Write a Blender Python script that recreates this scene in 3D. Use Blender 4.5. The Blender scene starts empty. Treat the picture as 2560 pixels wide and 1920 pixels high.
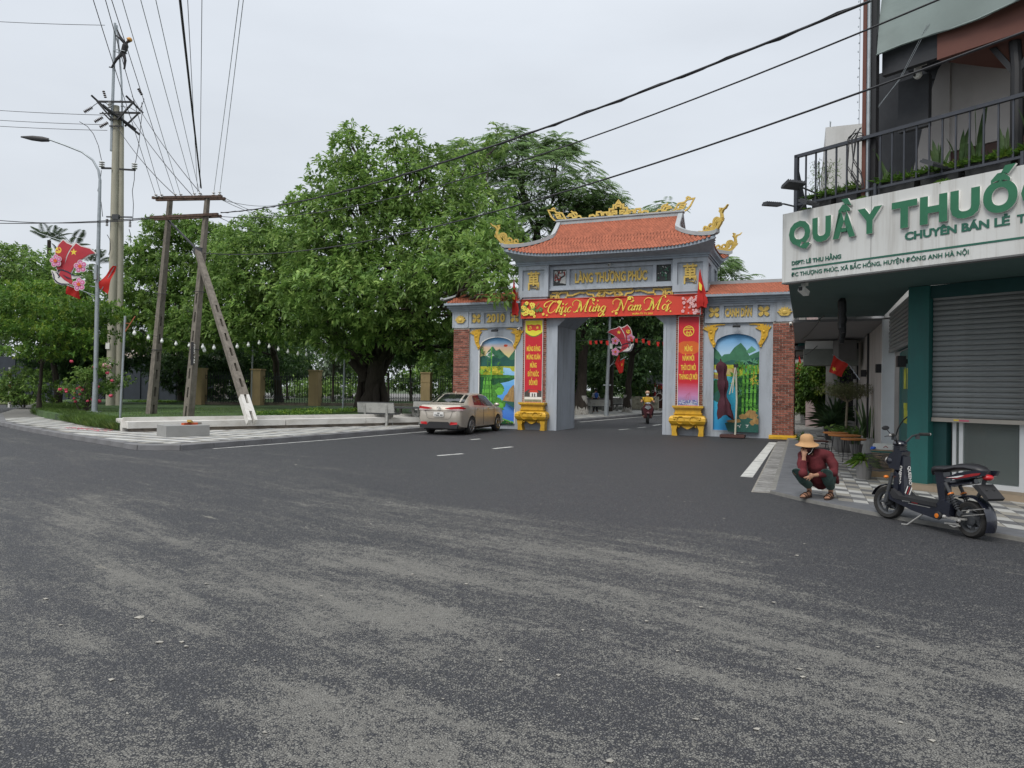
import bpy, math, random
import numpy as np
from mathutils import Vector, Matrix
rng = random.Random(7)
sc = bpy.context.scene
COL = sc.collection
R = math.radians
# ---------------------------------------------------------------- camera
FPX, EYE = 1850.0, 1.65
_p, _r = 11/1850.0, 0.014
_U0 = Vector((0, -math.sin(_p), math.cos(_p))); _R0 = Vector((1, 0, 0)); FW = Vector((0, math.cos(_p), math.sin(_p)))
RT = math.cos(_r)*_R0 + math.sin(_r)*_U0
UP = -math.sin(_r)*_R0 + math.cos(_r)*_U0
cam_data = bpy.data.cameras.new('camera'); cam = bpy.data.objects.new('camera', cam_data); COL.objects.link(cam)
cam_data.sensor_width = 36; cam_data.lens = 36*FPX/2560; cam_data.clip_end = 2000; cam_data.clip_start = .05
cam.matrix_world = Matrix(((RT.x, UP.x, -FW.x, 0), (RT.y, UP.y, -FW.y, 0), (RT.z, UP.z, -FW.z, EYE), (0, 0, 0, 1)))
sc.camera = cam
EYEV = Vector((0, 0, EYE))
def at(px, py, Y):
 """point at forward distance Y whose bearing was surveyed in the photograph"""
 d = FW + RT*((px-1280)/FPX) - UP*((py-960)/FPX)
 return EYEV + d*(Y/d.y)
def gp(px, py, z=0.0):
 d = FW + RT*((px-1280)/FPX) - UP*((py-960)/FPX)
 return EYEV + d*((z-EYE)/d.z)
# ---------------------------------------------------------------- sky and sun
SUN_EL, SUN_AZ = 52, 212      # azimuth measured clockwise from +Y
w = bpy.data.worlds.new('World'); sc.world = w; w.use_nodes = True
nt = w.node_tree; nt.nodes.clear()
N = nt.nodes.new; L = nt.links.new
out = N('ShaderNodeOutputWorld'); bg = N('ShaderNodeBackground'); bg.inputs['Strength'].default_value = 0.1
sky = N('ShaderNodeTexSky'); sky.sky_type = 'NISHITA'; sky.sun_disc = False
sky.sun_elevation = R(SUN_EL); sky.sun_rotation = R(SUN_AZ); sky.dust_density = 4; sky.air_density = 1.2
tc = N('ShaderNodeTexCoord'); sep = N('ShaderNodeSeparateXYZ'); L(tc.outputs['Generated'], sep.inputs[0])
ramp = N('ShaderNodeValToRGB'); L(sep.outputs['Z'], ramp.inputs[0])      # overcast luminance by height (darker low, brighter zenith)
e = ramp.color_ramp.elements
e[0].position = 0.0; e[0].color = (.84, .89, .95, 1)
e[1].position = 1.0; e[1].color = (1.65, 1.72, 1.82, 1)
m_ = ramp.color_ramp.elements.new(0.42); m_.color = (.825, .88, .955, 1)
mp = N('ShaderNodeMapping'); mp.inputs['Scale'].default_value = (1, 1, 3.2); L(tc.outputs['Generated'], mp.inputs[0])
cn = N('ShaderNodeTexNoise'); cn.inputs['Scale'].default_value = 2.1; cn.inputs['Detail'].default_value = 5; L(mp.outputs[0], cn.inputs['Vector'])
cr = N('ShaderNodeMapRange'); cr.inputs['From Min'].default_value = .3; cr.inputs['From Max'].default_value = .7
cr.inputs['To Min'].default_value = 8.1; cr.inputs['To Max'].default_value = 9.3; L(cn.outputs['Fac'], cr.inputs['Value'])
mul = N('ShaderNodeVectorMath'); mul.operation = 'SCALE'; L(ramp.outputs[0], mul.inputs[0]); L(cr.outputs[0], mul.inputs['Scale'])
mix = N('ShaderNodeMixRGB'); mix.inputs[0].default_value = .93; L(sky.outputs[0], mix.inputs[1]); L(mul.outputs[0], mix.inputs[2])
L(mix.outputs[0], bg.inputs[0]); L(bg.outputs[0], out.inputs[0])
sd = bpy.data.lights.new('sun', 'SUN'); sd.energy = 1.9; sd.angle = R(24); sd.color = (1, .96, .9)
so = bpy.data.objects.new('sun', sd); COL.objects.link(so)
_sdir = Vector((math.sin(R(SUN_AZ))*math.cos(R(SUN_EL)), math.cos(R(SUN_AZ))*math.cos(R(SUN_EL)), math.sin(R(SUN_EL))))
so.rotation_euler = (-_sdir).to_track_quat('-Z', 'Y').to_euler()
sc.view_settings.view_transform = 'Standard'; sc.view_settings.look = 'None'
sc.view_settings.exposure = 0.08; sc.view_settings.gamma = 1; sc.view_settings.use_curve_mapping = False
sc.cycles.max_bounces = 6; sc.cycles.diffuse_bounces = 3; sc.cycles.transparent_max_bounces = 8
# ---------------------------------------------------------------- materials
_mats = {}
def mat(name, col, rough=.75, metal=0.0, var=.12, scale=3.0, bump=0.0, bscale=40.0, isl=0.0, col2=None, mixamt=.5, spec=.4, trans=0.0, coat=0.0, stretch=None, dirt=None, alpha=1.0):
 if name in _mats: return _mats[name]
 m = bpy.data.materials.new(name); m.use_nodes = True; t = m.node_tree; n = t.nodes; l = t.links
 b = n['Principled BSDF']; b.inputs['Roughness'].default_value = rough; b.inputs['Metallic'].default_value = metal
 b.inputs['Specular IOR Level'].default_value = spec
 if coat: b.inputs['Coat Weight'].default_value = coat; b.inputs['Coat Roughness'].default_value = .08
 c = n.new('ShaderNodeTexCoord'); src = c.outputs['Object']
 if stretch:
  mpp = n.new('ShaderNodeMapping'); mpp.inputs['Scale'].default_value = stretch; l.new(src, mpp.inputs[0]); src = mpp.outputs[0]
 nz = n.new('ShaderNodeTexNoise'); nz.inputs['Scale'].default_value = scale; nz.inputs['Detail'].default_value = 6; nz.inputs['Roughness'].default_value = .62
 l.new(src, nz.inputs['Vector'])
 mr = n.new('ShaderNodeMapRange'); mr.inputs['From Min'].default_value = .3; mr.inputs['From Max'].default_value = .7
 l.new(nz.outputs['Fac'], mr.inputs['Value'])
 mx = n.new('ShaderNodeMixRGB'); l.new(mr.outputs[0], mx.inputs[0])
 mx.inputs[1].default_value = tuple(x*(1-var) for x in col)+(1,)
 mx.inputs[2].default_value = (tuple(x*(1+var) for x in col) if col2 is None else tuple(col2))+(1,)
 o = mx.outputs[0]
 if isl:
  g = n.new('ShaderNodeNewGeometry'); oi = n.new('ShaderNodeObjectInfo'); ad = n.new('ShaderNodeMath'); ad.operation = 'ADD'
  l.new(g.outputs['Random Per Island'], ad.inputs[0]); l.new(oi.outputs['Random'], ad.inputs[1])
  fr = n.new('ShaderNodeMath'); fr.operation = 'FRACT'; l.new(ad.outputs[0], fr.inputs[0])
  m2 = n.new('ShaderNodeMapRange'); m2.inputs['To Min'].default_value = 1-isl; m2.inputs['To Max'].default_value = 1+isl; l.new(fr.outputs[0], m2.inputs['Value'])
  vm = n.new('ShaderNodeVectorMath'); vm.operation = 'SCALE'; l.new(o, vm.inputs[0]); l.new(m2.outputs[0], vm.inputs['Scale']); o = vm.outputs[0]
 if dirt:                                         # vertical run-off stains / grime with their own noise shape
  dc, ds, da = dirt
  mp2 = n.new('ShaderNodeMapping'); mp2.inputs['Scale'].default_value = ds; l.new(c.outputs['Object'], mp2.inputs[0])
  dn = n.new('ShaderNodeTexNoise'); dn.inputs['Scale'].default_value = 1; dn.inputs['Detail'].default_value = 7; dn.inputs['Roughness'].default_value = .7; l.new(mp2.outputs[0], dn.inputs['Vector'])
  dr = n.new('ShaderNodeMapRange'); dr.inputs['From Min'].default_value = .48; dr.inputs['From Max'].default_value = .72; dr.inputs['To Max'].default_value = da; l.new(dn.outputs['Fac'], dr.inputs['Value'])
  m3 = n.new('ShaderNodeMixRGB'); l.new(dr.outputs[0], m3.inputs[0]); l.new(o, m3.inputs[1]); m3.inputs[2].default_value = tuple(dc)+(1,); o = m3.outputs[0]
 l.new(o, b.inputs['Base Color'])
 if bump:
  bn = n.new('ShaderNodeTexNoise'); bn.inputs['Scale'].default_value = bscale; bn.inputs['Detail'].default_value = 4; l.new(c.outputs['Object'], bn.inputs['Vector'])
  bp = n.new('ShaderNodeBump'); bp.inputs['Strength'].default_value = bump; bp.inputs['Distance'].default_value = .02; l.new(bn.outputs['Fac'], bp.inputs['Height']); l.new(bp.outputs[0], b.inputs['Normal'])
 if trans:                                        # thin leaf / cloth lets light through
  ts = n.new('ShaderNodeBsdfTranslucent'); l.new(o, ts.inputs['Color']); ms = n.new('ShaderNodeMixShader'); ms.inputs[0].default_value = trans
  l.new(b.outputs[0], ms.inputs[1]); l.new(ts.outputs[0], ms.inputs[2]); l.new(ms.outputs[0], n['Material Output'].inputs['Surface'])
 if alpha < 1: b.inputs['Alpha'].default_value = alpha
 _mats[name] = m
 return m
def leafmat(name, a, bb, c_, trans=.25, rough=.5):
 m = bpy.data.materials.new(name); m.use_nodes = True; t = m.node_tree; n = t.nodes; l = t.links
 b = n['Principled BSDF']; b.inputs['Roughness'].default_value = rough; b.inputs['Specular IOR Level'].default_value = .35
 g = n.new('ShaderNodeNewGeometry'); rp = n.new('ShaderNodeValToRGB'); tcc = n.new('ShaderNodeTexCoord')
 n2 = n.new('ShaderNodeTexNoise'); n2.inputs['Scale'].default_value = 2.0; n2.inputs['Detail'].default_value = 2; l.new(tcc.outputs['Object'], n2.inputs['Vector'])   # shoots differ from shoot to shoot
 r2 = n.new('ShaderNodeMapRange'); r2.inputs['From Min'].default_value = .36; r2.inputs['From Max'].default_value = .66; r2.inputs['To Max'].default_value = .62; l.new(n2.outputs['Fac'], r2.inputs['Value'])
 m1 = n.new('ShaderNodeMath'); m1.operation = 'MULTIPLY_ADD'; l.new(g.outputs['Random Per Island'], m1.inputs[0]); m1.inputs[1].default_value = .38; l.new(r2.outputs[0], m1.inputs[2]); l.new(m1.outputs[0], rp.inputs[0])
 el = rp.color_ramp.elements; el[0].color = a+(1,); el[1].color = c_+(1,); x = el.new(.55); x.color = bb+(1,); el[1].position = .55; el[2].position = 1
 el[1].color = bb+(1,); el[2].color = c_+(1,)
 c = n.new('ShaderNodeTexCoord'); nz = n.new('ShaderNodeTexNoise'); nz.inputs['Scale'].default_value = .55; nz.inputs['Detail'].default_value = 3; l.new(c.outputs['Object'], nz.inputs['Vector'])
 mr = n.new('ShaderNodeMapRange'); mr.inputs['From Min'].default_value = .3; mr.inputs['From Max'].default_value = .7; mr.inputs['To Min'].default_value = .62; mr.inputs['To Max'].default_value = 1.4; l.new(nz.outputs['Fac'], mr.inputs['Value'])
 vm = n.new('ShaderNodeVectorMath'); vm.operation = 'SCALE'; l.new(rp.outputs[0], vm.inputs[0]); l.new(mr.outputs[0], vm.inputs['Scale'])
 l.new(vm.outputs[0], b.inputs['Base Color'])
 ts = n.new('ShaderNodeBsdfTranslucent'); l.new(vm.outputs[0], ts.inputs['Color']); ms = n.new('ShaderNodeMixShader'); ms.inputs[0].default_value = trans
 l.new(b.outputs[0], ms.inputs[1]); l.new(ts.outputs[0], ms.inputs[2]); l.new(ms.outputs[0], n['Material Output'].inputs['Surface'])
 return m
def glassmat(name, col, rough=.04, spec=.8):
 m = bpy.data.materials.new(name); m.use_nodes = True; b = m.node_tree.nodes['Principled BSDF']
 b.inputs['Base Color'].default_value = col+(1,); b.inputs['Roughness'].default_value = rough; b.inputs['Specular IOR Level'].default_value = spec
 return m
# ---------------------------------------------------------------- mesh builder
class MB:
 def __init__(s): s.v = []; s.f = []; s.m = []
 def add(s, vs, fs, mi=0):
  k = len(s.v); s.v += [tuple(p) for p in vs]; s.f += [tuple(k+i for i in f) for f in fs]; s.m += [mi]*len(fs); return s
 def box(s, x0, x1, y0, y1, z0, z1, mi=0):
  return s.add([(x0,y0,z0),(x1,y0,z0),(x1,y1,z0),(x0,y1,z0),(x0,y0,z1),(x1,y0,z1),(x1,y1,z1),(x0,y1,z1)],
     [(0,3,2,1),(4,5,6,7),(0,1,5,4),(1,2,6,5),(2,3,7,6),(3,0,4,7)], mi)
 def obox(s, c, h, M=None, mi=0):
  M = M or Matrix.Identity(3); c = Vector(c); P = []
  for k in ((-1,-1,-1),(1,-1,-1),(1,1,-1),(-1,1,-1),(-1,-1,1),(1,-1,1),(1,1,1),(-1,1,1)):
   P.append(c + M @ Vector((k[0]*h[0], k[1]*h[1], k[2]*h[2])))
  return s.add(P, [(0,3,2,1),(4,5,6,7),(0,1,5,4),(1,2,6,5),(2,3,7,6),(3,0,4,7)], mi)
 def bar(s, a, b, wx, wy, mi=0):                  # rectangular bar between two points
  a = Vector(a); b = Vector(b); d = b-a
  if d.length < 1e-6: return s
  q = d.to_track_quat('Z', 'Y').to_matrix()
  return s.obox((a+b)/2, (wx/2, wy/2, d.length/2), q, mi)
 def prism(s, poly, y0, y1, mi=0, ax='xz'):
  k = len(poly)
  def P(u, w_, y): return (u, y, w_) if ax == 'xz' else ((u, w_, y) if ax == 'xy' else (y, u, w_))
  vs = [P(u, w_, y0) for u, w_ in poly]+[P(u, w_, y1) for u, w_ in poly]
  return s.add(vs, [tuple(range(k)), tuple(range(2*k-1, k-1, -1))]+[(i, i+k, (i+1) % k+k, (i+1) % k) for i in range(k)], mi)
 def tube(s, pts, r, n=8, mi=0, cap=True, closed=False):
  pts = [Vector(p) for p in pts]; K = len(pts)
  rs = r if isinstance(r, (list, tuple)) else [r]*K
  vs = []; prev = None
  for i, p in enumerate(pts):
   if closed: t = pts[(i+1) % K]-pts[i-1]
   else: t = pts[min(i+1, K-1)]-pts[max(i-1, 0)]
   t = t.normalized() if t.length > 1e-9 else Vector((0,0,1))
   if prev is None:
    a = Vector((0,0,1)) if abs(t.z) < .9 else Vector((1,0,0)); u = t.cross(a).normalized()
   else:
    u = prev - t*prev.dot(t); u = u.normalized() if u.length > 1e-6 else t.orthogonal().normalized()
   prev = u; w_ = t.cross(u)
   rr = rs[i]; ru, rw = rr if isinstance(rr, tuple) else (rr, rr)
   vs += [p+u*(ru*math.cos(2*math.pi*j/n))+w_*(rw*math.sin(2*math.pi*j/n)) for j in range(n)]
  fs = []
  for i in range(K if closed else K-1):
   i2 = (i+1) % K
   for j in range(n): fs.append((i*n+j, i*n+(j+1) % n, i2*n+(j+1) % n, i2*n+j))
  if cap and not closed: fs += [tuple(range(n-1, -1, -1)), tuple((K-1)*n+j for j in range(n))]
  return s.add(vs, fs, mi)
 def lathe(s, prof, n=16, c=(0,0,0), M=None, mi=0):
  c = Vector(c); M = M or Matrix.Identity(3); vs = []
  for r_, z in prof: vs += [c+M @ Vector((r_*math.cos(2*math.pi*j/n), r_*math.sin(2*math.pi*j/n), z)) for j in range(n)]
  K = len(prof); fs = [(i*n+j, i*n+(j+1) % n, (i+1)*n+(j+1) % n, (i+1)*n+j) for i in range(K-1) for j in range(n)]
  if prof[0] != prof[-1]: fs += [tuple(range(n-1, -1, -1)), tuple((K-1)*n+j for j in range(n))]
  return s.add(vs, fs, mi)
 def ell(s, c, r, nu=12, nv=8, M=None, mi=0):
  c = Vector(c); M = M or Matrix.Identity(3)
  if not isinstance(r, (list, tuple)): r = (r, r, r)
  vs = [c+M @ Vector((0,0,-r[2]))]
  for i in range(1, nv):
   a = math.pi*i/nv-math.pi/2
   vs += [c+M @ Vector((r[0]*math.cos(a)*math.cos(2*math.pi*j/nu), r[1]*math.cos(a)*math.sin(2*math.pi*j/nu), r[2]*math.sin(a))) for j in range(nu)]
  vs.append(c+M @ Vector((0,0,r[2]))); fs = [(0, 1+(j+1) % nu, 1+j) for j in range(nu)]
  for i in range(nv-2):
   for j in range(nu): fs.append((1+i*nu+j, 1+i*nu+(j+1) % nu, 1+(i+1)*nu+(j+1) % nu, 1+(i+1)*nu+j))
  T = len(vs)-1; fs += [(T, 1+(nv-2)*nu+j, 1+(nv-2)*nu+(j+1) % nu) for j in range(nu)]
  return s.add(vs, fs, mi)
 def stroke(s, pts, wd, y0, y1, mi=0, closed=False, ax='xz'):   # mitred ribbon in a plane, extruded
  K = len(pts); Lf = []; Rt = []
  for i in range(K):
   p = Vector(pts[i])
   if closed: a = Vector(pts[i-1]); b = Vector(pts[(i+1) % K])
   else: a = Vector(pts[max(i-1, 0)]); b = Vector(pts[min(i+1, K-1)])
   d1 = (p-a); d2 = (b-p); d1 = d1.normalized() if d1.length > 1e-9 else d2.normalized(); d2 = d2.normalized() if d2.length > 1e-9 else d1
   n1 = Vector((-d1.y, d1.x)); n2 = Vector((-d2.y, d2.x)); nn = n1+n2
   nn = nn.normalized() if nn.length > 1e-6 else n1
   ww = wd[i] if isinstance(wd, (list, tuple)) else wd
   k = min(1.8, 1/max(.3, nn.dot(n1)))*ww/2
   Lf.append(p+nn*k); Rt.append(p-nn*k)
  def P(q, y): return (q.x, y, q.y) if ax == 'xz' else ((q.x, q.y, y) if ax == 'xy' else (y, q.x, q.y))
  vs = []
  for i in range(K): vs += [P(Lf[i], y0), P(Rt[i], y0), P(Lf[i], y1), P(Rt[i], y1)]
  fs = []
  for i in range(K if closed else K-1):
   a = i*4; b = ((i+1) % K)*4
   fs += [(a, a+1, b+1, b), (a+2, b+2, b+3, a+3), (a, b, b+2, a+2), (a+1, a+3, b+3, b+1)]
  if not closed: fs += [(0, 2, 3, 1), ((K-1)*4, (K-1)*4+1, (K-1)*4+3, (K-1)*4+2)]
  return s.add(vs, fs, mi)
 def mesh(s, name, mats, smooth=False):
  me = bpy.data.meshes.new(name); me.from_pydata(s.v, [], s.f)
  for m in (mats if isinstance(mats, (list, tuple)) else [mats]): me.materials.append(m)
  if any(s.m): me.polygons.foreach_set('material_index', s.m)
  if smooth:
   me.polygons.foreach_set('use_smooth', [True]*len(me.polygons))
   try: me.set_sharp_from_angle(angle=R(smooth if smooth > 1 else 40))
   except Exception: pass
  me.update(); return me
 def build(s, name, mats, parent=None, smooth=False, kind=None, label=None, loc=None, M=None):
  return place(name, s.mesh(name, mats, smooth), parent, kind, label, loc, M)
def place(name, me, parent=None, kind=None, label=None, loc=None, M=None):
 o = bpy.data.objects.new(name, me); COL.objects.link(o)
 if M is not None: o.matrix_local = M
 if loc is not None: o.location = loc
 if parent is not None: o.parent = parent
 if kind: o['kind'] = kind
 if label: o['label'] = label
 return o
def tag(o, label, cat, group=None, kind=None):
 o['label'] = label; o['category'] = cat
 if group: o['group'] = group
 if kind: o['kind'] = kind
 return o
def thing(name, label, cat, loc=(0,0,0), rz=0.0, group=None, kind=None):
 o = bpy.data.objects.new(name, None); COL.objects.link(o); o.empty_display_size = .2
 o.location = loc; o.rotation_euler = (0, 0, rz)
 return tag(o, label, cat, group, kind)
def struct(o): o['kind'] = 'structure'; return o
def dup(root, loc=None, rz=None, label=None, scale=None):
 def cp(o, par):
  c = o.copy(); COL.objects.link(c)
  if par is not None: c.parent = par
  for ch in [x for x in o.children]: cp(ch, c)
  return c
 r_ = cp(root, None)
 if loc is not None: r_.location = loc
 if rz is not None: r_.rotation_euler = (0, 0, rz)
 if scale: r_.scale = (scale,)*3
 if label: r_['label'] = label
 return r_
def text_mesh(s, size, ext=.005, bold=0.0, shear=0.0, xs=1.0, width=None, align='CENTER', res=3, spacing=1.0):
 """lettering as a mesh in the XZ plane (front faces -Y), baseline centre at the origin"""
 cu = bpy.data.curves.new('txt', 'FONT'); cu.body = s; cu.size = size; cu.extrude = ext; cu.offset = bold; cu.shear = shear
 cu.align_x = 'CENTER' if align == 'CENTER' else 'LEFT'; cu.resolution_u = res; cu.space_character = spacing
 ob = bpy.data.objects.new('txt', cu); COL.objects.link(ob)
 dg = bpy.context.evaluated_depsgraph_get(); dg.update()
 me = bpy.data.meshes.new_from_object(ob.evaluated_get(dg), depsgraph=dg)
 bpy.data.objects.remove(ob); bpy.data.curves.remove(cu)
 n = len(me.vertices); co = np.empty(n*3, 'f'); me.vertices.foreach_get('co', co); co = co.reshape(-1, 3)
 if n:
  if width: xs = width/max(1e-6, co[:,0].max()-co[:,0].min())
  if width and align != 'CENTER': co[:,0] -= co[:,0].min()
  if align == 'CENTER': co[:,0] -= (co[:,0].max()+co[:,0].min())/2
  x = co[:,0]*xs; y = co[:,1].copy(); z = co[:,2].copy()
  co = np.stack([x, -z, y], 1).astype('f'); me.vertices.foreach_set('co', co.ravel()); me.update()
 me.materials.clear()
 return me
def letters(s, size, m, parent, loc, name='lettering', rz=0.0, **k):
 me = text_mesh(s, size, **k); me.materials.append(m)
 return place(name, me, parent, M=Matrix.Translation(loc) @ Matrix.Rotation(rz, 4, 'Z'))
def star_poly(cx, cz, r, rot=0):
 return [(cx+(r if i % 2 == 0 else r*.4)*math.sin(math.pi*i/5+rot), cz+(r if i % 2 == 0 else r*.4)*math.cos(math.pi*i/5+rot)) for i in range(10)]
def arc(cx, cz, r, a0, a1, n=12, rz=None):
 rz = rz or r
 return [(cx+r*math.cos(R(a0+(a1-a0)*i/n)), cz+rz*math.sin(R(a0+(a1-a0)*i/n))) for i in range(n+1)]
def wire(name, a, b, sag, r, m, label, group=None, n=14, cat='cable', obj=True):
 a = Vector(a); b = Vector(b); pts = [a.lerp(b, i/n)-Vector((0,0,sag*4*(i/n)*(1-i/n))) for i in range(n+1)]
 mb = MB().tube(pts, r, 5)
 o = mb.build(name, m); tag(o, label, cat, group); return o
# ---------------------------------------------------------------- common materials
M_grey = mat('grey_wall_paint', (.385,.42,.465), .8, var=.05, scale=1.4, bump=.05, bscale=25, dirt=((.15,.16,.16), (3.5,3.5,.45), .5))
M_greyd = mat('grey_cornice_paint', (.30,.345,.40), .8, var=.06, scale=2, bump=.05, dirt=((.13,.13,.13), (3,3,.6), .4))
M_ridge = mat('ridge_plaster', (.36,.38,.39), .85, var=.12, scale=3, bump=.1)
M_gold = mat('gold_paint', (.60,.42,.10), .5, metal=.15, var=.22, scale=14, bump=.25, bscale=40, spec=.5)
M_goldy = mat('yellow_gold_paint', (.62,.36,.025), .45, metal=.1, var=.15, scale=9, bump=.35, bscale=30, spec=.5, dirt=((.3,.18,.03), (7,7,4), .5))
M_brick = mat('red_brick', (.235,.085,.058), .85, var=.3, scale=14, bump=.4, bscale=60, isl=.45)
M_mortar = mat('brick_mortar', (.46,.42,.37), .9, var=.15, scale=12)
M_tile = mat('clay_roof_tile', (.30,.092,.050), .85, var=.2, scale=3, isl=.13)
M_white = mat('white_paint', (.72,.71,.68), .7, var=.05, scale=3)
M_conc = mat('concrete', (.27,.255,.225), .9, var=.2, scale=5, bump=.3, bscale=50, dirt=((.10,.095,.08), (3,3,1), .6))
M_conc_old = mat('weathered_concrete', (.17,.15,.125), .92, var=.25, scale=6, bump=.5, bscale=35, dirt=((.06,.055,.045), (6,6,1.2), .75))
M_black = mat('black_metal', (.02,.02,.022), .5, var=.1)
M_dark = mat('dark_grey_metal', (.05,.053,.058), .55, var=.15)
M_steel = mat('galvanised_steel', (.33,.36,.38), .45, metal=.5, var=.15, scale=6)
M_wire = mat('cable_rubber', (.025,.025,.028), .6, var=.05)
M_red = mat('red_cloth', (.56,.028,.022), .75, var=.12, trans=.25)
M_yel = mat('yellow_print', (.80,.60,.06), .6, var=.03)
M_rubber = mat('tyre_rubber', (.025,.024,.023), .85, var=.25, scale=12, bump=.2)
M_skin = mat('skin', (.36,.19,.12), .55, var=.08, scale=20)
M_soil = mat('soil', (.07,.05,.035), .95, var=.3, scale=10, bump=.5)
M_bark = mat('bark', (.052,.042,.034), .95, var=.35, scale=3, bump=1.0, bscale=14, stretch=(3,3,.6))
M_terra = mat('terracotta', (.28,.10,.05), .85, var=.2)
# ================================================================= GROUND
def road_material():
 m = bpy.data.materials.new('dusty_asphalt'); m.use_nodes = True; t = m.node_tree; n = t.nodes; l = t.links
 b = n['Principled BSDF']; b.inputs['Specular IOR Level'].default_value = .32
 c = n.new('ShaderNodeTexCoord'); src = c.outputs['Object']
 def nz(scale, detail=4, rough=.6, vec=None, dist=0):
  x = n.new('ShaderNodeTexNoise'); x.inputs['Scale'].default_value = scale; x.inputs['Detail'].default_value = detail; x.inputs['Roughness'].default_value = rough
  x.inputs['Distortion'].default_value = dist; l.new(vec or src, x.inputs['Vector']); return x.outputs['Fac']
 def mr(v, a, b_, c_=0., d=1., clamp=True):
  x = n.new('ShaderNodeMapRange'); x.clamp = clamp; l.new(v, x.inputs['Value'])
  for k, q in zip(('From Min','From Max','To Min','To Max'), (a, b_, c_, d)): x.inputs[k].default_value = q
  return x.outputs[0]
 def ma(op, a, b_):
  x = n.new('ShaderNodeMath'); x.operation = op
  for i, q in enumerate((a, b_)):
   if isinstance(q, (int, float)): x.inputs[i].default_value = q
   else: l.new(q, x.inputs[i])
  return x.outputs[0]
 # tyre streaks: noise stretched along the turning traffic
 mp = n.new('ShaderNodeMapping'); mp.vector_type = 'TEXTURE'; mp.inputs['Rotation'].default_value = (0, 0, R(-38)); mp.inputs['Scale'].default_value = (3.6, .75, 1); l.new(src, mp.inputs[0])
 streak = nz(.62, 6, .66, mp.outputs[0], .9)
 mp2 = n.new('ShaderNodeMapping'); mp2.vector_type = 'TEXTURE'; mp2.inputs['Rotation'].default_value = (0, 0, R(-44)); mp2.inputs['Scale'].default_value = (2.2, .34, 1); l.new(src, mp2.inputs[0])
 streak2 = nz(1.9, 5, .65, mp2.outputs[0], .7)
 patch = nz(.33, 3, .5); mott = nz(2.6, 5, .7)
 sx = n.new('ShaderNodeSeparateXYZ'); l.new(src, sx.inputs[0])
 # fresh, swept asphalt strip towards the shop corner and the gate
 clean = ma('ADD', ma('MULTIPLY', sx.outputs['X'], .62), ma('MULTIPLY', sx.outputs['Y'], .42))
 clean = mr(ma('ADD', clean, ma('MULTIPLY', patch, 3.2)), 5.4, 7.2)
 far = mr(sx.outputs['Y'], 6, 14)
 dust = ma('ADD', ma('MULTIPLY', streak, .76), ma('ADD', ma('MULTIPLY', streak2, .36), ma('MULTIPLY', mott, .22)))
 dust = ma('SUBTRACT', ma('SUBTRACT', dust, ma('MULTIPLY', clean, .17)), ma('MULTIPLY', far, .13))
 # aggregate: individual stones, dark binder between them
 VS = 72
 vo = n.new('ShaderNodeTexVoronoi'); vo.inputs['Scale'].default_value = VS; l.new(src, vo.inputs['Vector'])
 vo2 = n.new('ShaderNodeTexVoronoi'); vo2.feature = 'DISTANCE_TO_EDGE'; vo2.inputs['Scale'].default_value = VS; l.new(src, vo2.inputs['Vector'])
 fine = nz(30, 4, .7); fine2 = nz(9, 4, .7)
 sp = n.new('ShaderNodeSeparateXYZ'); l.new(vo.outputs['Color'], sp.inputs[0])
 gap = mr(vo2.outputs['Distance'], .03, .20)
 lvl = ma('ADD', dust, ma('ADD', ma('MULTIPLY', ma('SUBTRACT', fine, .5), .55), ma('MULTIPLY', ma('SUBTRACT', fine2, .5), .34)))
 lvl = ma('ADD', lvl, ma('ADD', ma('MULTIPLY', ma('SUBTRACT', sp.outputs['X'], .5), .15), ma('MULTIPLY', ma('SUBTRACT', gap, .6), .14)))
 mask = mr(lvl, .63, .72)
 def rgb(c1, c2, fac):
  x = n.new('ShaderNodeMixRGB')
  if isinstance(fac, (int, float)): x.inputs[0].default_value = fac
  else: l.new(fac, x.inputs[0])
  for i, q in ((1, c1), (2, c2)):
   if isinstance(q, tuple): x.inputs[i].default_value = q+(1,)
   else: l.new(q, x.inputs[i])
  return x.outputs[0]
 stone = rgb((.046,.047,.052), (.105,.105,.108), sp.outputs['X'])
 stone = rgb(stone, (.16,.155,.145), mr(sp.outputs['Y'], .88, .94))
 base = rgb((.018,.019,.023), stone, gap)
 dustc = rgb((.155,.150,.135), (.225,.22,.20), ma('ADD', ma('MULTIPLY', sp.outputs['Z'], .6), ma('MULTIPLY', fine2, .4)))
 dustc = rgb((.105,.10,.093), dustc, mr(vo2.outputs['Distance'], .0, .12))
 colr = rgb(base, dustc, mask)
 # pale dry mud splashes
 spl = mr(ma('ADD', nz(1.3, 6, .75, mp2.outputs[0]), ma('MULTIPLY', nz(.4, 2), .25)), .80, .83)
 colr = rgb(colr, (.25,.235,.195), ma('MULTIPLY', spl, .6))
 l.new(colr, b.inputs['Base Color'])
 l.new(mr(mask, 0, 1, .62, .92), b.inputs['Roughness'])
 bp = n.new('ShaderNodeBump'); bp.inputs['Strength'].default_value = .6; bp.inputs['Distance'].default_value = .008
 l.new(ma('MULTIPLY', gap, ma('ADD', .4, sp.outputs['X'])), bp.inputs['Height']); l.new(bp.outputs[0], b.inputs['Normal'])
 return m
M_road = road_material()
M_earth = mat('far_ground_grass', (.05,.075,.028), .95, var=.4, scale=.4)
mb = MB(); mb.add([(-700,-300,-.03),(700,-300,-.03),(700,1200,-.03),(-700,1200,-.03)], [(0,1,2,3)])
struct(mb.build('ground', M_earth))
mb = MB(); mb.add([(-80,-25,0),(60,-25,0),(60,30,0),(29,84,0),(64,160,0),(57,163,0),(2,36,0),(-50,70,0),(-80,70,0)], [tuple(range(9))])
struct(mb.build('road', M_road))
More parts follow.
